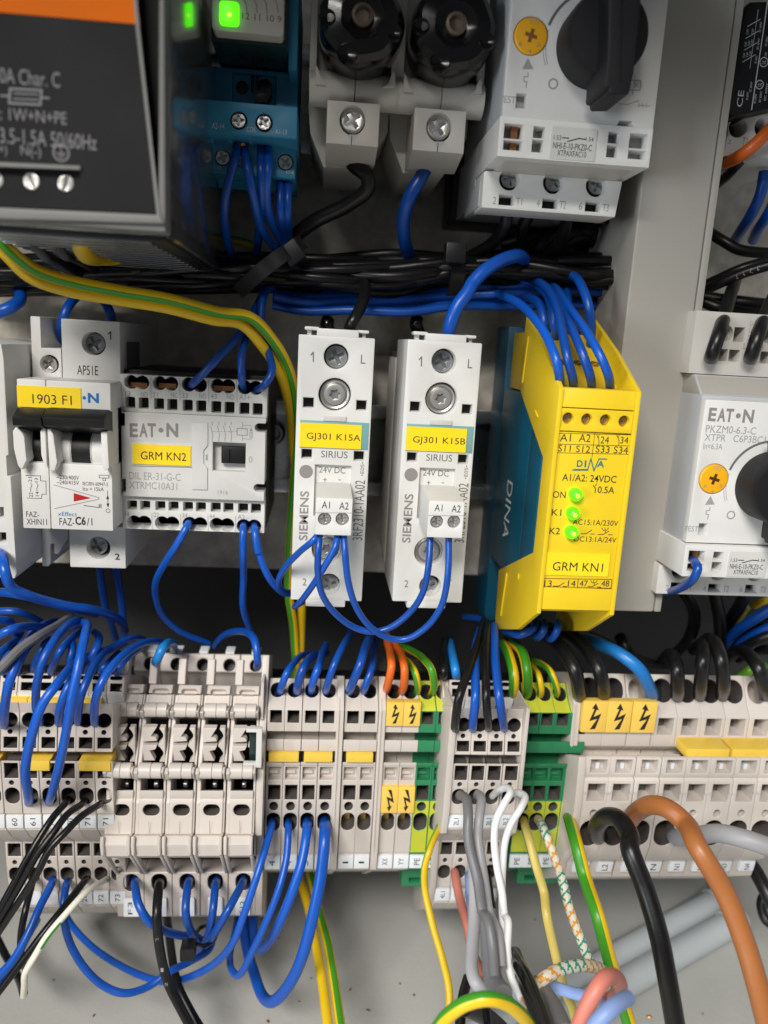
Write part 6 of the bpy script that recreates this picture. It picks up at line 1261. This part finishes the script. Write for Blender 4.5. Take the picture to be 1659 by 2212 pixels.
for (p, q, w, l_, hd) in (((655, 522, 50), (515, 632, 46), 2.3, 'broad black cable tie slanting across the bundle left of the relays', (632, 548)), ((985, 532, 42), (978, 640, 42), 2.2, 'black cable tie upright on the bundle above the right white relay', (982, 548))):
    a, c = Vector(at('F', *p)), Vector(at('F', *q)); t = thing('cable_tie', l_, 'cable tie', tuple((a + c) / 2))
    v = (c - a).normalized(); s_ = Vector((v.z, 0, -v.x)).normalized(); n_ = Vector((0, 1, 0))
    b = MB(); o_ = []
    for i in range(9):
        u = i / 8; pt = a + (c - a) * u + n_ * (7 * sin(pi * u)); o_.append(pt)
    vs = []; fs = []
    for i, pt in enumerate(o_): vs += [tuple(pt + s_ * w), tuple(pt + s_ * w + n_ * 1.3), tuple(pt - s_ * w + n_ * 1.3), tuple(pt - s_ * w)]
    for i in range(8):
        for j in range(4): fs.append([i * 4 + j, i * 4 + (j + 1) % 4, i * 4 + 4 + (j + 1) % 4, i * 4 + 4 + j])
    fs += [[0, 1, 2, 3], [32, 33, 34, 35]]
    b.add(vs, fs, 'black'); b.build('strap', t)
    h = Vector(at('F', hd[0], hd[1], 52)); b = MB(); b.panel([(h.x + s_.x * e * 3.2 + v.x * f_ * 3, h.z + s_.z * e * 3.2 + v.z * f_ * 3) for e, f_ in ((-1, -1), (1, -1), (1, 1), (-1, 1))], (), h.y + 3, 5, 'black'); b.build('head', t, bev=.5)
# under the top rotary switch
g = 'black wires under the top rotary switch'
for l_, p_ in (('black wire under the T1 screw bending left', [(372, 1030, 52), (362, 1110, 50), (310, 1190, 44), (210, 1255, 38), (120, 1290, 30)]), ('black wire under the T2 screw', [(490, 1040, 50), (445, 1130, 45), (455, 1200, 38), (520, 1270, 28)]), ('black wire under the T3 screw bending left', [(668, 1050, 52), (650, 1150, 46), (600, 1240, 38), (500, 1300, 28)]), ('thin black wire end poking out right of the T3 screw', [(900, 1085, 30), (850, 1100, 36), (800, 1125, 30)])): W_('w_black', 2.0 if 'thin' not in l_ else .9, [('A3', p_)], l_, g)
P0 = [(1130, 470, 500), (1190, 560, 480)]
for k in range(8):
    P = [at('F', 1100 + 14 * k + 6 * sin(k), 640 - 6 * (k % 3), 14 + 2 * k), at('F', 1150 + 12 * k, 560 - 4 * k, 22), at('F', 1200 + 16 * k, 505 + 8 * sin(k * 2), 24), at('F', 1300 + 5 * k, 490 + 15 * k, 16), at('F', 1410 + k, 540 + 14 * k, 10)]
    W_('w_black', 2.6, None, 'black wire added to fill the shadow between the top rotary switch and the duct', 'black wires added to fill the shadow by the duct', pts=P)
for k in range(9):  # more black wires added to make the shadow by the duct solid
    y = 488 + 19 * k
    P = [at('F', 1075 + 8 * (k % 4), min(y + 20, 600), 10), at('F', 1150, y + 6 * sin(k), 13 + k % 3), at('F', 1250, y + 5 * sin(2 * k), 15), at('F', 1410, y + 4, 12)]
    W_('w_black', 2.7, None, 'black wire added to fill the shadow between the top rotary switch and the duct', 'black wires added to fill the shadow by the duct', pts=P)
# safety relay
g = 'blue wires in the open top of the yellow relay'
for l_, r_, p_ in (('bright blue wire draped furthest left into the yellow relay', 1.3, [(712, 1040, 80), (708, 960, 88), (690, 850, 90), (615, 660, 84), (520, 520, 74), (400, 405, 60), (290, 355, 46), (220, 330, 30)]), ('second blue wire from the left in the yellow relay top', 1.3, [(815, 1050, 80), (800, 940, 88), (765, 810, 89), (720, 580, 80), (660, 360, 64), (570, 260, 48), (470, 240, 30)]),
    ('third blue wire from the left in the yellow relay top', 1.3, [(950, 1050, 80), (930, 930, 88), (880, 790, 88), (800, 600, 80), (730, 470, 68), (690, 340, 54), (640, 260, 36)]), ('rightmost blue wire in the yellow relay top, over the fourth clamp', 1.3, [(1085, 1050, 80), (1065, 930, 88), (1010, 800, 88), (900, 610, 80), (770, 430, 66), (690, 310, 50), (620, 270, 34)]),
    ('blue wire standing at the back right of the yellow relay top', 1.4, [(935, 740, 56), (942, 560, 64), (915, 400, 64), (860, 260, 57), (810, 205, 48), (740, 230, 34), (680, 300, 22)]), ('blue wire standing at the back left of the yellow relay top', 1.4, [(590, 740, 46), (595, 560, 54), (560, 420, 50), (480, 370, 42), (380, 380, 30)]),
    ('dark blue wire running down toward the duct behind the yellow relay', 1.4, [(1030, 480, 18), (980, 370, 26), (890, 260, 30), (760, 190, 28), (620, 160, 20)]), ('dark blue wire in the middle behind the yellow relay', 1.4, [(680, 740, 50), (670, 560, 58), (640, 400, 54), (560, 290, 42), (440, 240, 30)]), ('dark blue wire right of the middle behind the yellow relay', 1.4, [(820, 740, 48), (800, 560, 54), (770, 420, 50), (760, 320, 40), (690, 270, 28)])): W_('w_blue', r_, [('B3', p_)], l_, g)
g = 'blue loops under the yellow relay'
for l_, p_ in (('blue loop under the yellow relay, longest and leftmost', [(530, 1350, 60), (510, 1400, 66), (430, 1440, 66), (330, 1425, 56), (240, 1395, 40), (100, 1320, 26), (0, 1310, 20)]), ('tight blue loop under the yellow relay, middle one', [(595, 1350, 60), (592, 1410, 67), (555, 1458, 64), (510, 1440, 54), (480, 1380, 40)]), ('blue loop under the yellow relay, right one', [(700, 1350, 62), (690, 1410, 68), (655, 1468, 64), (600, 1450, 52), (560, 1380, 36)])): W_('w_blue', 1.25, [('B4', p_)], l_, g)
# wires into the two level terminals
g = 'long wires falling into the two level terminals'
W_('w_black', 1.4, [('C4', [(243, 765, 70), (240, 700, 84), (270, 500, 89), (340, 300, 80), (400, 130, 66), (440, 0, 50), (460, -90, 34)])], 'glossy black wire slanting into the block tagged 2L1', g)
W_('w_blue', 1.4, [('C4', [(375, 765, 70), (377, 690, 84), (395, 500, 87), (392, 250, 74), (400, 100, 58), (430, -20, 40)])], 'blue wire between the two long black ones', g)
W_('w_black', 1.3, [('C4', [(495, 765, 70), (492, 690, 84), (478, 500, 89), (475, 250, 78), (480, 60, 64), (490, -70, 44)])], 'upright black wire falling into the block tagged 3L1', g)
W_('w_blue', 1.4, [('C4', [(620, 765, 70), (608, 690, 84), (578, 500, 89), (550, 250, 78), (545, 60, 64), (540, -50, 46)])], 'long blue wire falling into the block tagged 3L2', g)
W_('w_black', 1.5, [('C4', [(150, 350, 54), (150, 310, 64), (150, 200, 57), (165, 60, 40)])], 'short black wire behind the 2L1 block')
W_('w_sky', 1.5, [('C4', [(248, 365, 54), (243, 300, 64), (222, 190, 57), (200, 80, 40)])], 'short sky blue wire behind the slanting black wire')
# big terminals
g = 'thick wires arching into the big terminals'
for m_, r_, l_, p_ in (('w_black', 2.35, 'thick black wire arching into the block tagged L1', [(262, 570, 56), (258, 490, 69), (230, 350, 73), (150, 200, 65), (60, 110, 52), (-40, 60, 38)]), ('w_black', 2.35, 'thick black wire arching into the block tagged L2', [(440, 570, 56), (438, 480, 69), (410, 350, 73), (330, 200, 65), (220, 90, 52), (100, 40, 38)]),
    ('w_sky', 2.2, 'thick sky blue wire arching into the block tagged N', [(805, 575, 56), (785, 480, 67), (700, 330, 70), (560, 220, 66), (430, 160, 58), (330, 130, 46), (250, 115, 32)]), ('w_black', 2.35, 'black hoop right of the sky blue wire, lowest of three', [(985, 565, 56), (990, 460, 70), (985, 340, 72), (962, 255, 62), (930, 225, 48), (890, 270, 30)]),
    ('w_black', 2.3, 'black hoop with scuffed shine, middle of three', [(1150, 565, 56), (1160, 440, 71), (1175, 280, 74), (1188, 190, 67), (1172, 150, 54), (1110, 190, 36)]), ('w_black', 2.35, 'black hoop standing highest, right of three', [(1312, 565, 56), (1328, 430, 71), (1310, 270, 73), (1270, 150, 65), (1222, 112, 52), (1175, 145, 34)]),
    ('w_black', 2.4, 'black wire arching in at the right picture edge', [(1648, 565, 56), (1630, 450, 68), (1590, 330, 69), (1520, 230, 60), (1430, 200, 46), (1350, 260, 32)])): W_(m_, r_, [('C5', p_)], l_, g)
g = 'wires below the right rotary switch'
W_('w_black', 2.3, [('D3', [(390, 260, 48), (470, 400, 48), (610, 620, 42), (640, 850, 36), (560, 1100, 30), (400, 1280, 24), (180, 1400, 20)])], 'black wire bowing down behind the lowest hoop', g)
W_('w_black', 2.3, [('D3', [(880, 270, 50), (925, 480, 46), (980, 760, 42), (1000, 1050, 36), (990, 1300, 28)])], 'black wire falling nearly straight from the right switch', g)
W_('w_black', 2.3, [('D3', [(1350, 270, 52), (1355, 430, 50), (1265, 640, 42), (1130, 850, 34), (1050, 1120, 26)])], 'black wire with a bright glint bending left from the right switch', g)
W_('w_blue', 1.3, [('D3', [(600, -10, 76), (660, 40, 86), (690, 120, 89), (640, 240, 88), (500, 360, 80), (330, 430, 68), (180, 440, 56), (40, 400, 38)])], 'blue wire curling from the right switch towards the duct', g)
W_('w_blue', 1.9, [('D3', [(1750, 640, 50), (1500, 800, 46), (1250, 960, 40), (1080, 1150, 32), (1000, 1300, 22)])], 'blue wire slanting down at the right edge, upper one', g)
W_('w_blue', 1.8, [('D3', [(1750, 900, 44), (1500, 1010, 40), (1300, 1130, 34), (1150, 1280, 26)])], 'blue wire slanting down at the right edge, lower one', g)
W_('w_black', 2.0, [('D3', [(1750, 800, 42), (1500, 900, 38), (1300, 1050, 32), (1130, 1240, 22)])], 'black wire slanting between the two blue ones at the right edge', g)
W_('w_black', 2.0, [('D3', [(1750, 1030, 52), (1560, 1090, 50), (1380, 1180, 46), (1200, 1270, 38)])], 'black wire slanting above the right edge hoop', g)
W_('w_black', 2.0, [('D3', [(1750, 1250, 50), (1600, 1240, 46), (1450, 1280, 40), (1250, 1360, 28)])], 'black wire lying behind the right edge hoop', g)
earth(1.6, [('D3', [(1370, 640, 28), (1250, 820, 26), (1130, 1000, 24), (1050, 1180, 18)])], 'green striped wire deep behind the wires at the right', g, ph=0)
earth(1.6, [('D3', [(1750, 520, 30), (1600, 560, 30), (1480, 620, 26)])], 'yellow glimpse of a striped wire under the right switch', g, ph=2.5)
W_('w_lime', 1.8, [('D3', [(1280, 1620, 40), (1400, 1530, 42), (1500, 1490, 38), (1600, 1470, 30)])], 'bright green wire peeping out above the right terminals', name='green_wire')
W_('w_black', 2.3, [('C5', [(-40, 20, 40), (200, 60, 34), (420, 130, 26), (620, 240, 22), (800, 300, 18), (1000, 310, 14)])], 'black wire lying behind the sky blue wire')
W_('w_black', 2.3, [('C5', [(560, 90, 20), (600, 160, 24), (640, 260, 24), (700, 340, 20)])], 'black wire stub in the gloom under the duct')
g = 'black wires at the upper right'
W_('w_black', 2.1, [('B5', [(726, 730, 64), (742, 690, 75), (775, 590, 75), (815, 460, 64), (850, 340, 48), (880, 250, 28)])], 'black wire entering the first upper clamp of the right switch', g)
W_('w_black', 2.1, [('B5', [(968, 735, 64), (985, 690, 75), (1020, 580, 75), (1065, 460, 62), (1105, 370, 48), (1150, 290, 34)])], 'black wire entering the second upper clamp of the right switch', g)
wd = W_('w_black', 1.7, [('D6', [(300, 1450, 36), (560, 1340, 42), (900, 1190, 46), (1350, 1050, 50)])], 'black cable with pale lettering rising to the right edge', g)
for (c_, x, y, d), tx in zip([('D6', 800, 1235, 45), ('D6', 900, 1188, 46), ('D6', 1000, 1150, 47), ('D6', 1100, 1118, 48)], ('U', '0', 'R', '0')):
    q = at(c_, x, y, d); b = MB(); b.text(tx, (q[0] - 0.45, q[2] - .75, q[0] + 0.45, q[2] + .75), 'print_grey', d + 1.75, rot=0); b.build('lettering', wd)
W_('w_black', 1.6, [('D6', [(300, 1380, 28), (600, 1240, 34), (900, 1110, 38), (1350, 980, 40)])], 'black cable just above the lettered one', g)
W_('w_black', 1.9, [('D6', [(430, 590, 26), (640, 720, 30), (860, 840, 32), (1350, 900, 34)])], 'black cable sagging to the right edge below the orange wire', g)
W_('w_black', 2.2, [('D6', [(250, 1560, 20), (560, 1680, 24), (900, 1750, 26), (1350, 1850, 28)])], 'black cable sloping down to the right edge above the switch', g)
W_('w_black', 2.2, [('D6', [(250, 1500, 14), (560, 1560, 18), (900, 1600, 22), (1350, 1650, 24)])], 'black cable deep in the gap right of the duct', g)
W_('w_blue', 1.8, [('D6', [(1230, -300, 40), (1180, 0, 40), (1050, 300, 36), (900, 540, 28), (800, 700, 18)])], 'dark blue wire at the upper right, left one')
W_('w_blue', 1.8, [('D6', [(1420, 60, 40), (1280, 320, 36), (1140, 540, 28), (1060, 700, 18)])], 'dark blue wire at the upper right, right one')
W_('w_black', 1.6, [('D5', [(470, 1800, 44), (380, 1900, 42), (260, 2030, 36), (150, 2120, 28)])], 'black wire below the orange one at the upper right')
W_('w_orange', 1.9, [('D5', [(150, 1880, 40), (280, 1862, 50), (450, 1770, 57), (600, 1650, 60), (760, 1490, 60), (900, 1380, 56)])], 'orange wire bending past the white contactor clamps at the upper right')

# ------------------------------------------------------------------ cables close to the lens and on the floor
W_('w_black', 2.7, [('C5', [(430, 1590, 66), (390, 1560, 78), (400, 1480, 90), (470, 1425, 98), (560, 1450, 105), (640, 1580, 112)]), ('C8', [(840, 190, 116), (930, 430, 122), (1010, 700, 128), (1060, 950, 132), (1120, 1300, 136)])], 'thick black cable bending out of the L1 block and down the front', 'thick front cables', 'cable', name='black_cable', n=20)
W_('w_brown', 2.8, [('C5', [(600, 1560, 68), (615, 1490, 84), (690, 1390, 97), (800, 1340, 105), (920, 1370, 111), (1050, 1480, 116)]), ('C8', [(1240, 180, 126), (1400, 450, 132), (1520, 750, 138), (1600, 1020, 143), (1670, 1300, 146)])], 'thick orange brown cable arching out of the L2 block, blurred in front', 'thick front cables', 'cable', name='brown_cable', n=20)
W_('w_lgrey', 2.8, [('C5', [(960, 1560, 68), (990, 1580, 80), (1100, 1575, 90), (1300, 1550, 100), (1480, 1590, 106), (1720, 1670, 110)])], 'thick grey cable running right from the N block', 'thick front cables', 'cable', name='grey_cable', n=20)
W_('w_black', 2.6, [('C8', [(1430, 150, 50), (1500, 220, 58), (1580, 320, 64), (1640, 430, 70), (1720, 580, 76)])], 'shiny black cable under the grey one at the right edge', 'thick front cables', 'cable', name='black_cable')
W_('w_black', 1.9, [('C8', [(1720, 440, 50), (1640, 470, 52), (1620, 530, 54), (1650, 620, 58), (1720, 660, 60)])], 'thin black cable coiled at the right edge above the floor', None, 'cable', name='black_cable')
W_('w_black', 3.0, [('C8', [(1340, 380, -4), (1400, 470, 0), (1440, 560, 6), (1520, 640, 14)])], 'black cable lying on the floor at the end of the conduits', None, 'cable', name='black_cable')
for (p, q, l_) in (((1390, 478), (60, 1230), 'pale grey conduit lying slantwise on the cabinet floor, rear one'), ((1480, 612), (360, 1245), 'pale grey conduit lying slantwise on the cabinet floor, front one')):
    a, c = Vector(atz('C8', *p, FL + 6.1)), Vector(atz('C8', *q, FL + 6.1)); c = a + (c - a) * 1.25
    t = thing('conduit', l_, 'conduit', tuple(a), 'conduits on the floor')
    b = MB(); b.tube([tuple(a), tuple(a * .5 + c * .5), tuple(c)], 5.5, 'pipe', 24); b.build('pipe', t)
    b = MB(); e = a + (c - a).normalized() * 9; b.tube([tuple(a - (c - a).normalized() * .6), tuple(e)], 6.0, 'pipe', 24, step=4); b.build('end_sleeve', t, bev=.3)
g = 'wires hanging from the two level terminals'
W_('w_grey', 1.5, [('C4', [(262, 1280, 68), (285, 1255, 84), (330, 1300, 94), (340, 1420, 99), (338, 1560, 102), (365, 1720, 105), (410, 1900, 109), (450, 2150, 113)]), ('C7', [(1470, 620, 118), (1500, 800, 124), (1510, 960, 130)])], 'dark grey wire bending out of the 2L1 block and down', g, name='grey_wire')
W_('w_lgrey', 1.45, [('C4', [(395, 1275, 68), (420, 1248, 82), (440, 1300, 92), (425, 1420, 97), (415, 1580, 100), (440, 1760, 104), (470, 1950, 107), (500, 2150, 110)]), ('C7', [(1530, 700, 118), (1550, 900, 126)])], 'pale grey wire bending out of the 2L2 block and down', g, name='grey_wire')
W_('w_white', 1.1, [('C4', [(515, 1285, 66), (535, 1250, 80), (590, 1208, 88), (645, 1200, 94), (662, 1240, 99), (610, 1330, 102), (555, 1450, 104), (540, 1600, 105), (560, 1800, 107), (600, 2000, 110), (620, 2180, 113)]), ('C7', [(1588, 620, 116), (1585, 820, 121), (1610, 960, 125), (1670, 1080, 130)])], 'white wire doubled over at the 3L1 block, left of two', g, name='white_wire')
W_('w_white', 1.1, [('C4', [(670, 1275, 66), (690, 1240, 78), (740, 1240, 90), (778, 1275, 96), (740, 1360, 100), (670, 1470, 102), (625, 1600, 104), (605, 1800, 106), (600, 2000, 108), (605, 2200, 112)]), ('C7', [(1580, 760, 119), (1600, 900, 123), (1640, 1020, 126)])], 'white wire doubled over at the 3L2 block, right of two', g, name='white_wire')
W_('w_salmon', 1.55, [('C4', [(238, 1830, 56), (240, 1870, 69), (275, 2050, 77)]), ('C7', [(1345, 640, 88), (1385, 830, 94), (1450, 950, 100)])], 'salmon pink wire hanging from the block tagged 4L1', g, name='pink_wire')
W_('w_pale', 1.5, [('C4', [(345, 1850, 56), (345, 1890, 69), (355, 2050, 77)]), ('C7', [(1375, 560, 90), (1380, 720, 100), (1370, 860, 110), (1380, 960, 116), (1430, 1015, 118), (1480, 1010, 114)])], 'pale blue grey wire hooking at its lower end', g, name='pale_wire')
W_('w_lgrey', 1.9, [('C7', [(1385, 300, 90), (1390, 560, 100), (1375, 800, 112), (1375, 920, 118), (1410, 1005, 122), (1470, 1015, 120)])], 'thick pale grey core hooking left of the cable sheath', g, name='grey_wire')
W_('w_black', 1.35, [('C4', [(492, 1840, 56), (492, 1885, 68), (505, 2000, 73)]), ('C7', [(1500, 600, 80), (1525, 800, 86), (1490, 960, 92), (1390, 1080, 98), (1300, 1200, 104)])], 'black wire hanging behind the white pair', g)
W_('w_grey', 2.6, [('C7', [(1470, 560, 108), (1480, 760, 116), (1500, 960, 126), (1560, 1060, 134)])], 'dark grey cable core merging with the white wires', g, name='grey_wire')
earth(1.15, [('C3', [(1462, 1500, 57), (1462, 1550, 72), (1390, 1720, 82), (1345, 1880, 85), (1345, 2040, 87)]), ('C7', [(1140, 640, 93), (1200, 850, 99), (1240, 1040, 104), (1230, 1260, 110)])], 'thin yellow and lime wire drooping from the second earth block', None, ph=-3.0, tw=-.022, share=.45, ms=('w_yellow', 'w_lime'))
earth(1.7, [('C7', [(1150, 1290, 146), (1230, 1185, 150), (1340, 1110, 152), (1460, 1082, 153), (1570, 1105, 152), (1660, 1170, 150), (1740, 1270, 146)])], 'fat yellow and green wire arching at the bottom edge, nearest the lens', None, ph=.87, share=.33)
earth(1.5, [('C4', [(762, 1440, 57), (768, 1470, 72), (800, 1570, 82), (860, 1800, 88), (920, 2000, 92)]), ('C8', [(345, 580, 98), (400, 830, 102), (450, 1020, 106), (495, 1130, 108), (530, 1260, 110)])], 'pale yellow wire with a teal edge hanging from the earth blocks', None, ph=-2.97, share=.3, ms=('w_paleyel', 'w_teal'))
earth(2.1, [('C4', [(1108, 1425, 57), (1122, 1450, 75), (1175, 1640, 90), (1235, 1880, 96)]), ('C8', [(650, 590, 109), (720, 850, 113), (790, 1080, 117), (860, 1300, 121)])], 'bold green and yellow wire hanging from the rightmost earth block', None, ph=-3.14, share=.5)
def braid(i, j, n):
    k = (i + j) % 8 if j < n else 0; k2 = (i - j) % 8; band = (i // 26) % 2
    if k in (0, 1): return 'b_orange' if band else 'b_green'
    if k2 in (0, 1): return 'b_orange' if (band and j % 2) else ('b_green' if not band and j % 3 else 'b_white')
    return 'b_white'
def braided(r, segs, label):
    b = MB(); P = path(segs); b.tube(P, r, 'b_white', n=16, step=.36, mf=braid); tag(b.build('braided_wire', org=P[len(P) // 2], ang=60), label, 'wire', 'braided wires')
braided(1.5, [('C4', [(865, 1440, 57), (885, 1450, 70), (930, 1540, 80), (1000, 1720, 85), (1060, 1900, 88)]), ('C8', [(480, 540, 93), (545, 720, 97), (610, 870, 100), (665, 925, 102), (720, 950, 100)])], 'braided white orange and green wire hanging from the earth blocks')
braided(1.7, [('C8', [(720, 945, 112), (660, 905, 116), (560, 885, 120), (440, 905, 123), (340, 955, 126), (295, 1000, 126), (330, 1060, 122)])], 'braided white orange and green wire arching over the conduits, lower one')
g = 'cable ends at the bottom edge'
W_('gloss_black', 2.0, [('D8', [(390, 260, 116), (420, 340, 124), (490, 470, 132), (560, 640, 140), (640, 860, 150)])], 'black cable sheath rising from the bottom edge beside the white wires', g, 'cable', name='cable_sheath', n=20)
W_('w_black', 2.0, [('D8', [(440, 420, 124), (500, 560, 134), (560, 720, 142), (600, 880, 150)])], 'second black sheath left of the first at the bottom edge', g, 'cable', name='cable_sheath', n=20)
W_('w_grey', 2.5, [('D8', [(560, 500, 118), (640, 600, 130), (710, 720, 140), (780, 880, 150)])], 'grey cable sheath between the black one and the pink loop', g, 'cable', name='cable_sheath', n=20)
W_('w_pale', 1.6, [('D8', [(600, 480, 112), (700, 515, 118), (820, 555, 122), (960, 590, 126), (1080, 640, 122)])], 'blue wire running right behind the pink loop', g, name='blue_core')
W_('w_salmon', 2.0, [('D8', [(850, 900, 150), (920, 720, 150), (1000, 560, 149), (1070, 460, 147), (1130, 430, 143), (1185, 465, 137), (1195, 540, 130), (1140, 600, 124), (1060, 640, 120)])], 'salmon pink wire hooked over at the bottom edge', g, name='pink_wire', n=20)
W_('w_pale', 1.9, [('D8', [(950, 900, 156), (1030, 780, 157), (1120, 690, 156), (1190, 635, 154), (1255, 600, 151)])], 'pale blue wire end pointing right at the bottom edge', g, name='pale_wire', n=20)
W_('w_white', 1.3, [('D8', [(400, 560, 124), (440, 640, 130), (500, 700, 136)])], 'short white wire end tucked beside the black sheath', g, name='white_wire')
W_('b_orange', 1.0, [('D8', [(430, 560, 126), (470, 620, 131), (500, 690, 136)])], 'short orange strand tucked beside the black sheath', g, name='orange_strand')
W_('w_black', 1.6, [('C7', [(1350, 960, 96), (1320, 1080, 104), (1300, 1280, 112)])], 'black wire end at the bottom edge left of the striped arc', g)
W_('w_black', 2.6, [('C7', [(1330, 1130, 116), (1440, 1180, 112), (1540, 1260, 110), (1600, 1330, 112)])], 'black cable curving under the fat striped arc', g, 'cable', name='black_cable')
W_('gloss_black', 1.2, [('C7', [(1455, 1100, 118), (1462, 1180, 122), (1470, 1280, 126)])], 'glossy black tie tail hanging below the striped arc', g)
# crumbs on the floor
for k, (c_, x, y) in enumerate((('C6', 318, 972), ('C6', 887, 1024), ('C6', 1590, 1218), ('C7', 305, 578), ('C7', 228, 724), ('C7', 422, 960), ('C7', 548, 768), ('C7', 652, 1030), ('C7', 350, 1098), ('C7', 165, 1216), ('C7', 948, 992), ('C7', 1030, 1060), ('C6', 1650, 722), ('C8', 280, 612), ('C8', 1272, 1172), ('C8', 955, 1188), ('C6', 560, 1180), ('C7', 760, 1150))):
    p = atz(c_, x, y, FL); b = MB(); n = rnd.randint(5, 8); s_ = rnd.uniform(.3, .65); a0 = rnd.random() * 6
    st = rnd.choice((1, 1, 2.4))
    o_ = [(s_ * rnd.uniform(.6, 1.2) * cos(2 * pi * i / n) * st, s_ * rnd.uniform(.6, 1.2) * sin(2 * pi * i / n)) for i in range(n)]
    o_ = [(p[0] + u * cos(a0) - v * sin(a0), p[1] + u * sin(a0) + v * cos(a0)) for u, v in o_]
    h = s_ * .6; b.add([(u, v, FL) for u, v in o_] + [(p[0] + (u - p[0]) * .6, p[1] + (v - p[1]) * .6, FL + h) for u, v in o_], [[i, (i + 1) % n, n + (i + 1) % n, n + i] for i in range(n)] + [list(range(n, 2 * n))], 'crumb' if k % 3 else 'copper')
    tag(b.build('crumb', org=p), 'tiny crumb of wire waste lying on the pale cabinet floor', 'crumb', 'crumbs on the cabinet floor')
